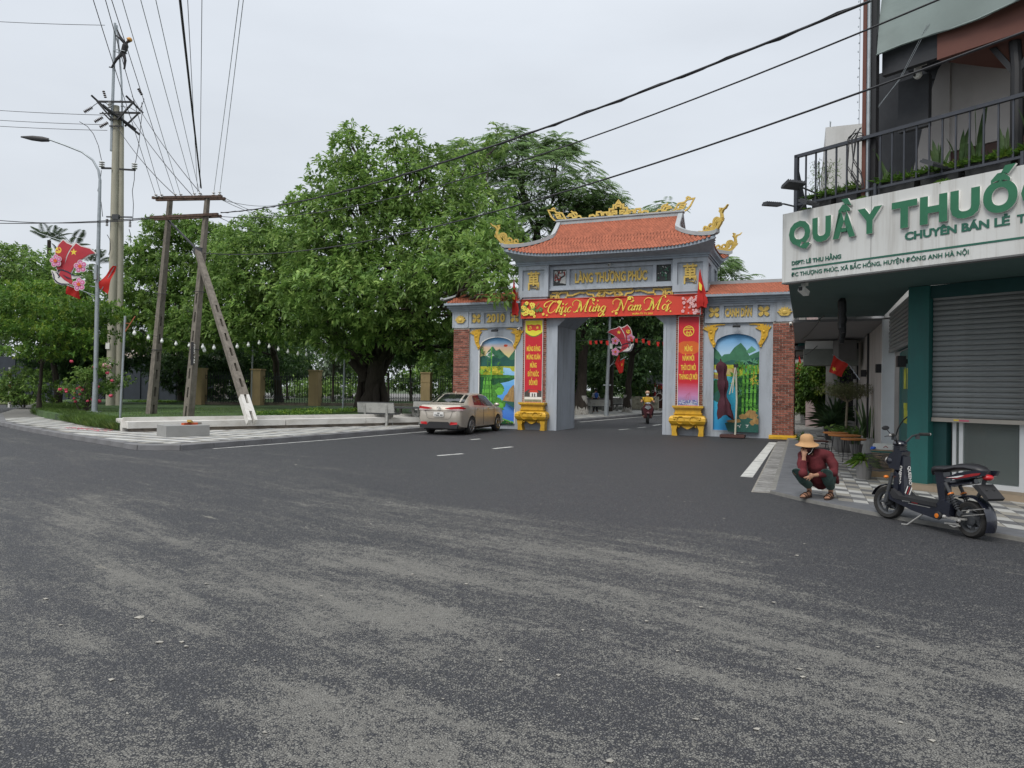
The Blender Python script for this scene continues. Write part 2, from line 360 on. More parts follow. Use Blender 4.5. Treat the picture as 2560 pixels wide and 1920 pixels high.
# left pavement with kerb
LK = [(-46,75),(-38,60),(-30,45.5),(-24,34.6),(-19.2,27.8),(-16.5,25.0),(-13.3,21.95),(-10.5,19.45),(-9.2,18.25),(-8.2,18.35),(-5.92,22.9),(-3.38,28.0),(-1.75,31.0),(.75,34.2),(3.26,37.4),(8.1,46.6),(10.5,51.2),(24,77),(60,146)]
M_pave_base = mat('pavement_mortar', (.17,.165,.155), .9, var=.2, scale=6, dirt=((.09,.08,.07), (1.5,1.5,1.5), .5))
mb = MB(); mb.prism(LK+[(20,165),(-46,165)], 0.0, .12, ax='xy'); left_pave = struct(mb.build('pavement', M_pave_base))
M_kerb = mat('kerb_stone', (.16,.16,.165), .85, var=.2, scale=4, bump=.2, dirt=((.07,.065,.06), (2,2,2), .6))
def kerb_run(pts, wd, h, parent, gap=.012, step=1.0, name='kerb_stone', off=0):
 k = 0; carry = []
 P = [Vector((p[0], p[1], 0)) for p in pts]
 me = None
 for a, b in zip(P[:-1], P[1:]):
  d = b-a; Ls = d.length; n_ = max(1, round(Ls/step)); u = d.normalized(); nrm = Vector((-u.y, u.x, 0))
  for i in range(n_):
   p = a+u*(Ls*i/n_+gap/2); q = a+u*(Ls*(i+1)/n_-gap/2)
   mbk = MB(); Lq = (q-p).length; j = rng.uniform(-.004, .004)
   mbk.add([(0,0,0),(Lq,0,0),(Lq,wd,0),(0,wd,0),(0,.012,h-.015),(Lq,.012,h-.015),(Lq,wd,h+j),(0,wd,h+j),(0,.03,h+j),(Lq,.03,h+j)],
     [(0,3,2,1),(0,1,5,4),(4,5,9,8),(8,9,6,7),(1,2,6,9,5),(3,0,4,8,7),(2,3,7,6)])
   mw = Matrix.Translation(p+nrm*off) @ Matrix.Rotation(math.atan2(u.y, u.x), 4, 'Z')
   mbk.build(name, M_kerb, parent, M=mw); k += 1
kerb_run(LK[3:16], .22, .135, left_pave, off=-.03)
# tiled surface of the left pavement: near tiles are pieces of their own
def inside(p, poly):
 x, y = p; c = False; k = len(poly)
 for i in range(k):
  x1, y1 = poly[i]; x2, y2 = poly[(i+1) % k]
  if (y1 > y) != (y2 > y) and x < (x2-x1)*(y-y1)/(y2-y1)+x1: c = not c
 return c
M_tw = mat('white_paving_tile', (.45,.45,.43), .6, var=.12, scale=4, isl=.14, dirt=((.2,.19,.17), (2,2,2), .5))
M_tb = mat('beige_paving_tile', (.30,.285,.25), .65, var=.12, scale=4, isl=.12, dirt=((.14,.13,.11), (2,2,2), .5))
M_td = mat('dark_paving_tile', (.145,.146,.15), .6, var=.15, scale=4, isl=.2)
def tile_field(parent, org, ang, sx, sy, nx, ny, poly, z, choose, lim=300, focus=None, skew=0.0, g=.008, holes=()):
 ca, sa = math.cos(ang), math.sin(ang); cells = []
 for i in range(nx):
  for j in range(ny):
   u = i*sx + j*sy*skew; v_ = j*sy
   cx = org[0]+(u+sx/2)*ca-(v_+sy/2)*sa; cy = org[1]+(u+sx/2)*sa+(v_+sy/2)*ca
   if not inside((cx, cy), poly) or any(inside((cx, cy), h) for h in holes): continue
   cells.append(((cx-focus[0])**2+(cy-focus[1])**2, i, j, cx, cy))
 cells.sort(); h = .012
 def tm(mt):
  q = MB(); a, b = sx/2-g/2, sy/2-g/2; k_ = skew*sy/2
  q.prism([(-a-k_*.9,-b),(a-k_*.9,-b),(a+k_*.9,b),(-a+k_*.9,b)], 0, h, ax='xy'); return q
 protos = [tm(0).mesh('paving_tile', mm) for mm in (M_tw, M_tb, M_td)]
 rest = MB()
 for idx, (_, i, j, cx, cy) in enumerate(cells):
  kx = choose(i, j)
  if idx < lim:
   place('paving_tile', protos[kx], parent, M=Matrix.Translation((cx, cy, z-h+.0105+rng.uniform(-.001, .0015))) @ Matrix.Rotation(ang, 4, 'Z'))
  else:
   a, b = sx/2-g/2, sy/2-g/2; k_ = skew*sy/2
   P = [(cx+x*ca-y*sa, cy+x*sa+y*ca, z+.0105) for x, y in ((-a-k_,-b),(a-k_,-b),(a+k_,b),(-a+k_,b))]
   rest.add(P, [(0,1,2,3)], kx)
 if rest.v: rest.build('paving_tile', [M_tw, M_tb, M_td], parent, kind='stuff')
wallA, wallB = Vector((-11.9, 22.95, 0)), Vector((-3.2, 30.35, 0))
LAWN = [(-12.4,23.55),(-16.0,27.4),(-19.5,31.0),(-22.5,34.8),(-28,43.5),(-33,55),(-20,75),(-3,60),(1.5,40),(-1.3,32.6),(-3.4,30.75)]
wu = (wallB-wallA).normalized(); wn = Vector((-wu.y, wu.x, 0))
def ch_left(i, j): return (0, 2, 0, 1)[(i+2*j) % 4] if (i*7+j*5) % 11 else 1
tile_field(left_pave, (2, 4), R(61), .3, .3, 150, 110, [(-10.6,19.9),(-9.3,18.7),(-8.6,18.85),(-6.25,23.1),(-3.7,28.1),(-2.8,30.1),(-3.3,30.2),(-11.95,22.85),(-12.5,23.4),(-15.7,26.9),(-19.3,30.8),(-22.3,34.6),(-27.8,43),(-31,42.5),(-24.2,33.5),(-18.9,27.9),(-16.3,25.3),(-13.1,22.2)], .12, ch_left, 300, (-9, 19.5))
tile_field(left_pave, (0, 30), R(61), .4, .4, 70, 40, [(.9,34.8),(3.1,37.7),(8.1,47.2),(10.6,52),(18,66),(13,68),(4,50),(-1,38)], .12, ch_left, 0, (3, 38))
# low seat wall along the lawn
seat = thing('seat_wall', 'low white seat wall with brown base edging the lawn', 'wall', wallA, math.atan2(wu.y, wu.x))
Lw = (wallB-wallA).length
M_wallw = mat('white_limewash', (.60,.585,.55), .8, var=.06, scale=2, bump=.1, dirt=((.28,.24,.19), (1.2,6,3), .55))
M_wallb = mat('stained_plaster', (.20,.17,.14), .9, var=.3, scale=3, bump=.3, dirt=((.07,.06,.05), (2,2,1), .7))
mb = MB(); mb.box(.15, Lw, .06, .52, .12, .235); mb.build('wall_base', M_wallb, seat)
for x0, x1 in ((0, 5.1), (5.13, 8.3), (8.32, Lw)):
 mb = MB(); mb.prism([(x0+.02 if x0 == 0 else x0, .235),(x1,.235),(x1,.44),(x0,.44)], 0, .5); mb.build('seat_slab', M_wallw, seat)
mb = MB(); mb.box(0, Lw, .5, .66, .235, .56); mb.build('back_upstand', M_wallw, seat)
mb = MB(); mb.box(.0, .5, .66, 1.5, .12, .5); mb.build('end_return', M_wallw, seat)
# lawn slab
def lawn_mat():
 m = mat('artificial_turf', (.055,.10,.030), .9, var=.4, scale=.8, bump=.6, bscale=80, dirt=((.025,.035,.03), (.25,2.6,1), .8)); return m
M_lawn = lawn_mat()
mb = MB(); mb.prism(LAWN, .121, .37, ax='xy'); struct(mb.build('lawn', M_lawn))
# right pavement
rd = Vector((math.sin(R(21.4)), math.cos(R(21.4)), 0)); re_ = Vector((-rd.y, rd.x, 0))
RK = [(4.22,12.04),(4.42,11.2),(4.93,9.95),(5.36,9.15),(5.78,8.33),(6.6,6.6),(7.9,4.2),(10.5,-1.0),(14.5,-10)]
far_e = Vector((4.30,12.02,0))+rd*90
M_pbase = mat('pavement_bed', (.20,.195,.18), .9, var=.2, scale=6)
mb = MB(); mb.prism([(p[0], p[1]) for p in reversed(RK)]+[(far_e.x, far_e.y), (far_e.x+14, far_e.y-6), (40,20), (40,-10)], 0, .05, ax='xy')
right_pave = struct(mb.build('pavement', M_pbase))
# concrete apron band and drain channel tiles
M_band = mat('grey_granite_band', (.125,.13,.14), .75, var=.15, scale=5, bump=.1, isl=.1, dirt=((.07,.07,.07), (2,2,2), .4))
def band_piece(a, b, w0, parent, nm='kerb_slab', mt=None, z0=.0, z1=.060, inn=.012):
 a = Vector((*a, 0)) if len(a) == 2 else Vector(a); b = Vector((*b, 0)) if len(b) == 2 else Vector(b)
 u = (b-a).normalized(); nn = Vector((u.y, -u.x, 0)); a = a+u*inn/2; b = b-u*inn/2
 P = [a, b, b+nn*w0, a+nn*w0]; q = MB()
 vs = [(p.x, p.y, z0) for p in P]+[(p.x, p.y, z1) for p in P]
 vs[4] = (P[0].x+nn.x*.02, P[0].y+nn.y*.02, z1-.004); vs[5] = (P[1].x+nn.x*.02, P[1].y+nn.y*.02, z1-.004)
 q.add(vs, [(0,3,2,1),(4,5,6,7),(0,1,5,4),(1,2,6,5),(2,3,7,6),(3,0,4,7)][:]); q.build(nm, mt or M_band, parent)
A0 = Vector((4.28,12.02,0))
for i in range(14): band_piece(A0+rd*(i*1.0), A0+rd*((i+1)*1.0), .5, right_pave)
kp = [Vector((*p, 0)) for p in RK[:8]]
for a, b in zip(kp[:-1], kp[1:]):
 n_ = max(1, round((b-a).length/.95))
 for i in range(n_):
  band_piece(b.lerp(a, i/n_), b.lerp(a, (i+1)/n_), .46, right_pave)
M_drain = mat('drain_tile', (.25,.245,.235), .85, var=.2, scale=6, isl=.2, bump=.2, dirt=((.09,.085,.075), (4,4,4), .7))
mb = MB(); q0 = A0+rd*.05-re_*0
dr = MB(); P0 = A0-re_*(-.02); dr.add([(p.x, p.y, .004) for p in (A0+re_*.02, A0+re_*.36, A0+re_*.36+rd*13.2, A0+re_*.02+rd*13.2)], [(0,3,2,1)])
drain = struct(dr.build('drain_channel', M_conc))
for i in range(44):
 a = A0+re_*.05+rd*(.02+i*.3); M3 = Matrix((( -re_.x, rd.x, 0), (-re_.y, rd.y, 0), (0,0,1)))
 q = MB(); q.obox(a+re_*.14+rd*.13+Vector((0,0,.016)), (.13,.118,.012), M3); q.build('drain_tile', M_drain, drain)
# white road markings
M_line = mat('road_marking_paint', (.56,.56,.53), .7, var=.15, scale=8, bump=.1, dirt=((.10,.10,.10), (3,3,3), .65))
def strip(name, pts, wd, m=M_line, z=.004):
 q = MB(); V = [Vector((p[0], p[1])) for p in pts]
 for a, b in zip(V[:-1], V[1:]):
  u = (b-a).normalized(); nn = Vector((-u.y, u.x))*wd/2
  q.add([(p.x, p.y, z) for p in (a-nn, b-nn, b+nn, a+nn)], [(0,1,2,3)])
 return struct(q.build(name, m))
wa = gp(1866,1193); wb = gp(1932,1106); strip('road_marking', [(wa.x, wa.y), (wb.x, wb.y)], .23)
strip('road_marking', [(-7.6,18.9),(-5.55,22.6),(-3.05,27.7),(-1.3,31)], .085)
strip('road_marking', [(3.45,37.3),(8.4,46.4),(15,59),(30,88)], .14)
for (a, b) in (((1094,1139.5),(1157,1134.5)),((1233,1122),(1280,1117.3)),((1176,1099.4),(1201,1097.5)),((1547,1074.6),(1572,1072.5)),((1594,1069.9),(1614,1067.6)),((1633,1063.8),(1653,1061.2))):
 p = gp(*a); q = gp(*b); strip('road_marking', [(p.x, p.y), (q.x, q.y)], .13)
# right pavement tiles (three tone pattern)
def ch_right(i, j):
 k = (i + j*2) % 5
 return 2 if k in (0, 3) and rng.random() < .85 else (0 if (i+j) % 2 else 1)
e0 = A0-re_*.52
shop_edge = Vector((6.80,12.5,0))
poly_r = [(e0.x+.03, e0.y)] + [(kp[i].x+.46*.9, kp[i].y+.46*.42) for i in range(1, 8)] + [(12.5,-2),(14,2),(7.45,11.45),(6.86,12.4), tuple((shop_edge+rd*20)[:2]), tuple((e0+rd*20)[:2])]
ang = math.atan2(rd.y, rd.x)
tile_field(right_pave, ((e0-rd*9-re_*8).x, (e0-rd*9-re_*8).y), ang, .30, .20, 100, 44, poly_r, .05, ch_right, 300, (6.2, 12.0), skew=.5)
# ================================================================= VILLAGE GATE
gu = Vector((math.cos(R(22.5)), -math.sin(R(22.5)), 0)); gv = Vector((math.sin(R(22.5)), math.cos(R(22.5)), 0))
GC = Vector((5.73, 27.7, 0)) - gu*2.17
gate = thing('village_gate', 'grey and brick village gate with hipped red tile roof and gilded ornaments spanning the street', 'gate', GC, R(-22.5))
MG = [M_grey, M_greyd, M_brick, M_mortar, M_gold]
def gpart(mb, name, m, **k): return mb.build(name, m, gate, **k)
DEP = 2.3
for s in (-1, 1):
 X = lambda a, b: (min(a*s, b*s), max(a*s, b*s))
 # inner pier
 mb = MB(); x0, x1 = X(2.1, 3.56); mb.box(x0, x1, 0, DEP, 0, 5.2)
 x0, x1 = X(2.1, 2.2); mb.box(x0-.012, x1, -.02, .1, 0, 4.16); mb.box(x0-.012, x1, DEP-.1, DEP+.02, 0, 4.16)
 gpart(mb, 'pier', M_grey)
 # brick pilaster core with mortar
 mb = MB(); x0, x1 = X(2.56, 3.555); mb.box(x0, x1, -.035, .0, 1.1, 5.19); gpart(mb, 'pilaster', M_mortar)
 # chamfer of the arch
 mb = MB(); mb.prism([(2.1*s,4.16),(2.1*s,4.7),(1.45*s,4.7)] if s > 0 else [(-1.45,4.7),(-2.1,4.7),(-2.1,4.16)], 0.0, DEP); gpart(mb, 'arch_haunch', M_grey)
 # wing wall with arched niche
 mb = MB(); a0, a1, m0, m1 = 3.56, 5.96, 3.91, 5.53; mc = (m0+m1)/2; hw = (m1-m0)/2
 for (u0, u1, z0, z1) in ((a0, m0, 0, 4.14), (m1, a1, 0, 4.14), (m0, m1, 0, .225)):
  x0, x1 = X(u0, u1); mb.box(x0, x1, .02, .14, z0, z1)
 K = 16; zt = lambda q: 3.28+.47*math.sqrt(max(0, 1-abs(q)**2.1))
 for i in range(K):
  q0, q1 = -1+2*i/K, -1+2*(i+1)/K; u0, u1 = (mc+q0*hw)*s, (mc+q1*hw)*s
  if s < 0: u0, u1, q0, q1 = u1, u0, q1, q0
  mb.prism([(u0, zt(q0)), (u1, zt(q1)), (u1, 4.14), (u0, 4.14)], .02, .14)
 x0, x1 = X(3.56, 6.0); mb.box(x0, x1, .145, 1.15, 0, 5.0)
 gpart(mb, 'wing_wall', M_grey)
 rim = MB(); pts = [((mc-hw+.0)*s, .225), ((mc-hw)*s, 3.28)]+[((mc+(-1+2*i/12)*hw)*s, zt(-1+2*i/12)) for i in range(1, 12)]+[((mc+hw)*s, 3.28), ((mc+hw)*s, .225)]
 rim.stroke(pts, .035, .008, .03, closed=True); gpart(rim, 'niche_rim', M_white if s < 0 else M_grey)
 # frieze box of the wing
 mb = MB(); x0, x1 = X(3.58, 6.70); mb.box(x0, x1, .0, 1.2, 4.14, 4.83)
 def frame(u0, u1, z0, z1, y0, y1):
  x0, x1 = X(u0, u1); b = .055
  mb.box(x0, x1, y0, y1, z1-b, z1); mb.box(x0, x1, y0, y1, z0, z0+b); mb.box(x0, x0+b, y0, y1, z0+b, z1-b); mb.box(x1-b, x1, y0, y1, z0+b, z1-b)
 x0, x1 = X(3.60, 5.98)
 for (u0, u1) in ((3.60, 3.74), (4.12, 4.28), (5.28, 5.44), (5.86, 6.0)): xa, xb = X(u0, u1); mb.box(xa, xb, -.075, 0, 4.30, 4.75)
 xa, xb = X(3.60, 6.0); mb.box(xa, xb, -.075, 0, 4.75, 4.83); mb.box(xa, xb, -.075, 0, 4.14, 4.30)
 xa, xb = X(6.0, 6.72); mb.box(xa, xb, -.095, 0, 4.14, 4.83); mb.box(*X(6.70, 6.74), -.095, 1.2, 4.14, 4.83)
 mb.box(*X(6.0, 6.06), -.115, -.095, 4.16, 4.81); mb.box(*X(6.66, 6.72), -.115, -.095, 4.16, 4.81)
 gpart(mb, 'wing_frieze', M_grey)
 mb = MB(); mb.box(*X(3.57, 6.80), -.13, 1.3, 4.83, 4.90); mb.box(*X(3.57, 6.86), -.19, 1.36, 4.90, 4.97); mb.box(*X(3.57, 6.92), -.26, 1.42, 4.97, 5.10)
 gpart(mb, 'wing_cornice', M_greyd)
 # outer brick pillar
 mb = MB(); mb.box(*X(5.965, 6.675), -.05, 1.12, .13, 4.14); gpart(mb, 'pillar_core', M_mortar)
 mb = MB(); x0, x1 = X(5.93, 6.72)
 mb.prism([(-.22,0),(-.22,.07),(-.1,.135),(1.2,.135),(1.2,0)], x0-.06, x1+.06, ax='yz'); gpart(mb, 'plinth', M_goldy)
# beam and upper body
mb = MB(); mb.box(-2.1, 2.1, 0.0, DEP, 4.7, 5.2); mb.box(-3.45, 3.45, .02, DEP-.02, 5.2, 6.55); gpart(mb, 'lintel', M_grey)
mb = MB()
mb.box(-2.43, 2.43, -.10, .02, 5.60, 5.68); mb.box(-2.43, 2.43, -.16, .02, 5.54, 5.60)
mb.box(-2.43, 2.43, -.07, .02, 6.37, 6.52); mb.box(-2.43, 2.43, -.07, .02, 5.68, 5.735)
for (u0, u1) in ((-2.43, -2.31), (-1.75, -1.62), (1.66, 1.80), (2.35, 2.43)): mb.box(u0, u1, -.07, .02, 5.735, 6.37)
gpart(mb, 'name_frieze', M_grey)
for s in (-1, 1):
 X = lambda a, b: (min(a*s, b*s), max(a*s, b*s))
 mb = MB(); x0, x1 = X(2.44, 3.71)
 for (ya, yb, sg) in ((-.25, DEP+.25, 0),):
  mb.box(x0+.08, x1-.08, ya+.08, yb-.08, 5.36, 6.54)
  for yy in (ya, yb-.08):
   mb.box(x0, x1, yy, yy+.08, 5.30, 5.56); mb.box(x0, x1, yy, yy+.08, 6.38, 6.545)
   mb.box(x0, x0+.17, yy, yy+.08, 5.56, 6.38); mb.box(x1-.17, x1, yy, yy+.08, 5.56, 6.38)
  for xx in (x0, x1-.08):
   for (y0, y1) in ((ya+.08, ya+.22), (.70, 1.6), (yb-.22, yb-.08)): mb.box(xx, xx+.08, y0, y1, 5.56, 6.38)
   mb.box(xx, xx+.08, ya+.08, yb-.08, 5.30, 5.56); mb.box(xx, xx+.08, ya+.08, yb-.08, 6.38, 6.545)
 mb.box(x0+.05, x1-.05, ya+.05, yb-.05, 5.22, 5.30); mb.box(x0+.11, x1-.11, ya+.12, yb-.12, 5.16, 5.22)
 gpart(mb, 'corner_box', M_grey)
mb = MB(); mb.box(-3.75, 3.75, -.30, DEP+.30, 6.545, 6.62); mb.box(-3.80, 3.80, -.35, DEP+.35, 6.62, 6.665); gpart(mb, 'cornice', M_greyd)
# ---- main roof shell
VM = DEP/2; NT = 24
def z0(t): return 6.90+1.52*(t**1.2)
def hwid(t): return 2.48+1.42*max(0, 1-t/.61)**1.22
def vfr(t): return -.80+(VM-.10+.80)*t
def lift(t, q): return .30*(abs(q)**5)*max(0, 1-t)**2.5
def corner(t): return .16*max(0, 1-t)**4
def fpt(t, q, side=-1):       # front (side=-1) / back (+1) slope
 w_ = hwid(t)+corner(t)*abs(q)**6; y = vfr(t)-corner(t)*abs(q)**6
 y = y if side < 0 else 2*VM-y
 return Vector((w_*q, y, z0(t)+lift(t, q)))
def spt(t, q, s):             # hipped end slope, t up to .66
 w_ = hwid(t)+corner(t)*abs(q)**6; half = VM-vfr(t)+corner(t)*abs(q)**6
 return Vector((s*w_, VM+half*q, z0(t)+lift(t, q)))
mb = MB(); NQ = 28
for side in (-1, 1):
 P = [[fpt(i/NT, -1+2*j/NQ, side) for j in range(NQ+1)] for i in range(NT+1)]
 k = len(mb.v); mb.v += [tuple(p) for r_ in P for p in r_]
 for i in range(NT):
  for j in range(NQ):
   a = k+i*(NQ+1)+j; f = (a, a+1, a+NQ+2, a+NQ+1); mb.f.append(f if side < 0 else f[::-1]); mb.m.append(0)
TS = .61; NS = 12
for s in (-1, 1):
 P = [[spt(TS*i/NS, -1+2*j/12, s) for j in range(13)] for i in range(NS+1)]
 k = len(mb.v); mb.v += [tuple(p) for r_ in P for p in r_]
 for i in range(NS):
  for j in range(12):
   a = k+i*13+j; f = (a, a+1, a+14, a+13); mb.f.append(f if s > 0 else f[::-1]); mb.m.append(0)
 # gable wall
 g0 = [fpt(TS+(1-TS)*i/8, 1, -1) for i in range(9)]; g1 = [fpt(TS+(1-TS)*i/8, 1, 1) for i in range(9)]
 pl = [(s*2.46, p.y, p.z) for p in g0]+[(s*2.46, p.y, p.z) for p in reversed(g1)]
 mb.add(pl, [tuple(range(len(pl)))], 1)
M_under = mat('roof_deck_mortar', (.06,.028,.02), .95, var=.2)
roof = gpart(mb, 'main_roof', [M_under, M_ridge])
# eave fascia and soffit
mb = MB(); ring = []
for j in range(29): ring.append(('f', -1+2*j/28))
E0, E1, E2, E3 = [], [], [], []
def eave_ring():
 o = []
 for j in range(29): o.append(fpt(0, -1+2*j/28, -1))
 for j in range(1, 13): o.append(spt(0, -1+2*j/12, 1))
 for j in range(1, 29): o.append(fpt(0, 1-2*j/28, 1))
 for j in range(1, 12): o.append(spt(0, 1-2*j/12, -1))
 return o
er = eave_ring(); c_ = Vector((0, VM, 0)); n_ = len(er)
def shr(p, fx, z, mixz=1.0):
 tx = max(-3.78, min(3.78, p.x)); ty = max(-.33, min(DEP+.33, p.y))
 return Vector((p.x+(tx-p.x)*fx, p.y+(ty-p.y)*fx, z))
rings = [[Vector((p.x, p.y, p.z-.015)) for p in er], [Vector((p.x, p.y, p.z-.13)) for p in er],
  [shr(p, .45, (p.z-.13)*.62+6.71*.38-.03) for p in er], [shr(p, .85, (p.z-.13)*.18+6.68*.82-.01) for p in er], [shr(p, 1.0, 6.655) for p in er]]
k = 0; vs = [tuple(p) for r_ in rings for p in r_]; fs = []
for i in range(len(rings)-1):
 for j in range(n_): fs.append((i*n_+j, i*n_+(j+1) % n_, (i+1)*n_+(j+1) % n_, (i+1)*n_+j))
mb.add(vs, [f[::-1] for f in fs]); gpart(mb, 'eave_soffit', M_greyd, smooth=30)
# ridge and hips
mb = MB(); mb.box(-2.55, 2.55, VM-.13, VM+.13, 8.36, 8.55); mb.box(-2.60, 2.60, VM-.17, VM+.17, 8.55, 8.61); gpart(mb, 'ridge', M_ridge)
for s in (-1, 1):
 for side in (-1, 1):
  mb = MB(); pts = [fpt(i/22, s, side)+Vector((0, 0, .04)) for i in range(23)]
  pts = [pts[0]+(pts[0]-pts[1])*.6+Vector((0,0,.05))]+pts
  V = []
  for i, p in enumerate(pts):
   t = pts[min(i+1, len(pts)-1)]-pts[max(i-1, 0)]; u = Vector((t.y, -t.x, 0)); u = u.normalized() if u.length > 1e-5 else Vector((0,1,0))
   if i > 16: u = Vector((1, 0, 0)) if u.dot(Vector((1,0,0))) > 0 else Vector((-1, 0, 0))
   hh = .085
   V += [p-u*hh-Vector((0,0,.05)), p+u*hh-Vector((0,0,.05)), p+u*hh+Vector((0,0,.09)), p-u*hh+Vector((0,0,.09))]
  F = []
  for i in range(len(pts)-1):
   for j in range(4): F.append((i*4+j, i*4+(j+1) % 4, (i+1)*4+(j+1) % 4, (i+1)*4+j))
  F += [(3,2,1,0), tuple((len(pts)-1)*4+q for q in range(4))]
  mb.add(V, F); gpart(mb, 'hip_ridge', M_ridge)
 # white bargeboard of the gable
 mb = MB(); gpts = [fpt(TS-.02+(1-TS+.02)*i/8, 1, -1) for i in range(9)]
 gp2 = [(p.y, p.z-.02) for p in gpts]+[(2*VM-p.y, p.z-.02) for p in reversed(gpts)]
 mb.stroke(gp2, .2, s*2.49-.03, s*2.49+.03, ax='yz'); gpart(mb, 'bargeboard', M_ridge)
# ---- roof tiles
def tile_mesh(wd, ln):
 q = MB(); a = wd*.44; h = .016
 P = [(-a,0),(-a*.95,-ln*.62),(-a*.5,-ln*.92),(0,-ln),(a*.5,-ln*.92),(a*.95,-ln*.62),(a,0)]
 vs = [(x, y, 0) for x, y in P]+[(x, y, h) for x, y in P]; k = 7
 return q.add(vs, [tuple(range(k)), tuple(range(2*k-1, k-1, -1))]+[(i, i+k, (i+1) % k+k, (i+1) % k) for i in range(k)])
tq = tile_mesh(.125, .15); tme = tq.mesh('roof_tile', M_tile); TV = [Vector(v) for v in tq.v]; TF = tq.f
tiles = []
def frame_at(P, pu, pw):      # pu: along eave, pw: up slope
 xx = pu.normalized(); zz = xx.cross(pw).normalized(); yy = zz.cross(xx)
 zz = (zz*math.cos(R(7))-yy*math.sin(R(7))).normalized(); yy = zz.cross(xx)
 return Matrix.Translation(P+zz*.012) @ Matrix((xx, yy, zz)).transposed().to_4x4()
rows = 27
for i in range(rows):
 t = (i+.9)/rows*.985; wd = hwid(t); cnt = int(2*wd/.126)
 for j in range(cnt):
  x = (j+.5+(.5 if i % 2 else 0)-cnt/2)*.126; q = x/wd
  if abs(q) > .985: continue
  P = fpt(t, q); pu = fpt(t, min(1, q+.02))-fpt(t, q-.02); pw = fpt(min(1, t+.02), q)-fpt(t-.02, q)
  tiles.append(frame_at(P, pu, pw))
n_main = len(tiles)
for s in (1,):
 for i in range(17):
  t = (i+.9)/17*TS*.985; half = VM-vfr(t); cnt = int(2*half/.126)
  for j in range(cnt):
   y = (j+.5+(.5 if i % 2 else 0)-cnt/2)*.126; q = y/half
   if abs(q) > .97: continue
   P = spt(t, q, s); pu = (spt(t, min(1, q+.02), s)-spt(t, q-.02, s)); pw = spt(t+.02, q, s)-spt(t-.02, q, s)
   tiles.append(frame_at(P, pu, pw))
def emit_tiles(Ms, parent, nsingle, name='roof_tile'):
 rest = MB()
 for i, M_ in enumerate(Ms):
  j = Matrix.Rotation(rng.uniform(-.03, .03), 4, 'Z') @ Matrix.Translation((0, 0, rng.uniform(0, .004)))
  M2 = M_ @ j
  if i < nsingle: place(name, tme, parent, M=M2)
  else: rest.add([M2 @ v for v in TV], TF)
 if rest.v: rest.build(name, M_tile, parent, kind='stuff')
emit_tiles(tiles[:n_main][::1][-200:]+tiles[:n_main][:-200]+tiles[n_main:], gate, 180)
# ---- wing roofs
wt_ = []
for s in (-1, 1):
 mb = MB(); fz = lambda t: 5.14+.50*t**1.1; fy = lambda t: -.42+1.02*t
 for (ya, yb) in ((0, 1), (1, 2)):
  P = []
  for i in range(9):
   t = i/8; y = fy(t) if ya == 0 else 1.2-fy(t)
   for j in range(9):
    q = j/8; u = 3.55+(6.95-.35*t-3.55)*q; P.append((s*u, y, fz(t)+.10*max(0, q-.75)**1.5*4*(1-t)))
  F = [(i*9+j, i*9+j+1, i*9+j+10, i*9+j+9) for i in range(8) for j in range(8)]
  mb.add(P, F)
 mb.add([(s*6.95,-.42,5.24),(s*6.6,.6,5.64),(s*6.95,1.62,5.24)], [(0,1,2)], 1)
 gpart(mb, 'wing_roof', [M_under, M_ridge])
 mb = MB(); x0, x1 = sorted((s*3.62, s*6.72)); mb.box(x0, x1, .52, .70, 5.62, 5.74)
 mb.tube([(s*6.62,.6,5.68),(s*6.8,.1,5.47),(s*6.98,-.42,5.30),(s*7.06,-.55,5.33)], .06, 4); mb.tube([(s*3.66,.55,5.66),(s*3.62,.1,5.44),(s*3.58,-.38,5.22)], .055, 4)
 gpart(mb, 'wing_ridge', M_ridge)
 mb = MB(); mb.box(*sorted((s*3.57, s*6.97)), -.44, -.28, 5.06, 5.145); gpart(mb, 'wing_eave', M_greyd)
 for i in range(8):
  t = (i+.9)/8*.98
  for j in range(28):
   u = 3.66+j*.12+(.06 if i % 2 else 0)
   if u > 6.9-.35*t: continue
   q = (u-3.55)/(6.95-.35*t-3.55); zz = fz(t)+.10*max(0, q-.75)**1.5*4*(1-t)
   P = Vector((s*u, fy(t), zz)); wt_.append(frame_at(P, Vector((1, 0, 0)), Vector((0, 1.02, .52))))
wt_.sort(key=lambda m: -m.translation.x)
emit_tiles(wt_, gate, 120)
# ---- bricks
def brick_mesh(ln, hh): q = MB(); q.box(-ln/2, ln/2, -.012, .012, -hh/2, hh/2); return q
bk = []           # (centre x, y, z, length, facing)
ch = .0805
def course(x0, x1, yf, z, off, face='f'):
 x = x0-off
 while x < x1-.01:
  a, b = max(x, x0), min(x+.215, x1)
  if b-a > .03: bk.append(((a+b)/2, yf, z, b-a-.012, face))
  x += .215
for s in (1, -1):
 X = lambda a, b: (min(a*s, b*s), max(a*s, b*s))
 for i in range(int(4.0/ch)):
  z = .14+ch*(i+.5); x0, x1 = X(5.965, 6.675); course(x0, x1, -.056, z, .107 if i % 2 else 0)
for s in (1, -1):
 X = lambda a, b: (min(a*s, b*s), max(a*s, b*s))
 for i in range(int(4.05/ch)):
  z = 1.12+ch*(i+.5)
  for u0, u1 in ((2.56, 2.685), (3.43, 3.555)): x0, x1 = X(u0, u1); course(x0, x1, -.040, z, .107 if i % 2 else 0)
 for i in range(int(4.0/ch)):
  z = .14+ch*(i+.5)
  y = -.05-(.107 if i % 2 else 0)
  while y < 1.1:
   a, b = max(y, -.05), min(y+.215, 1.1)
   if b-a > .03: bk.append((s*6.68, (a+b)/2, z, b-a-.012, 's'))
   y += .215
bme = {}; rest = MB()
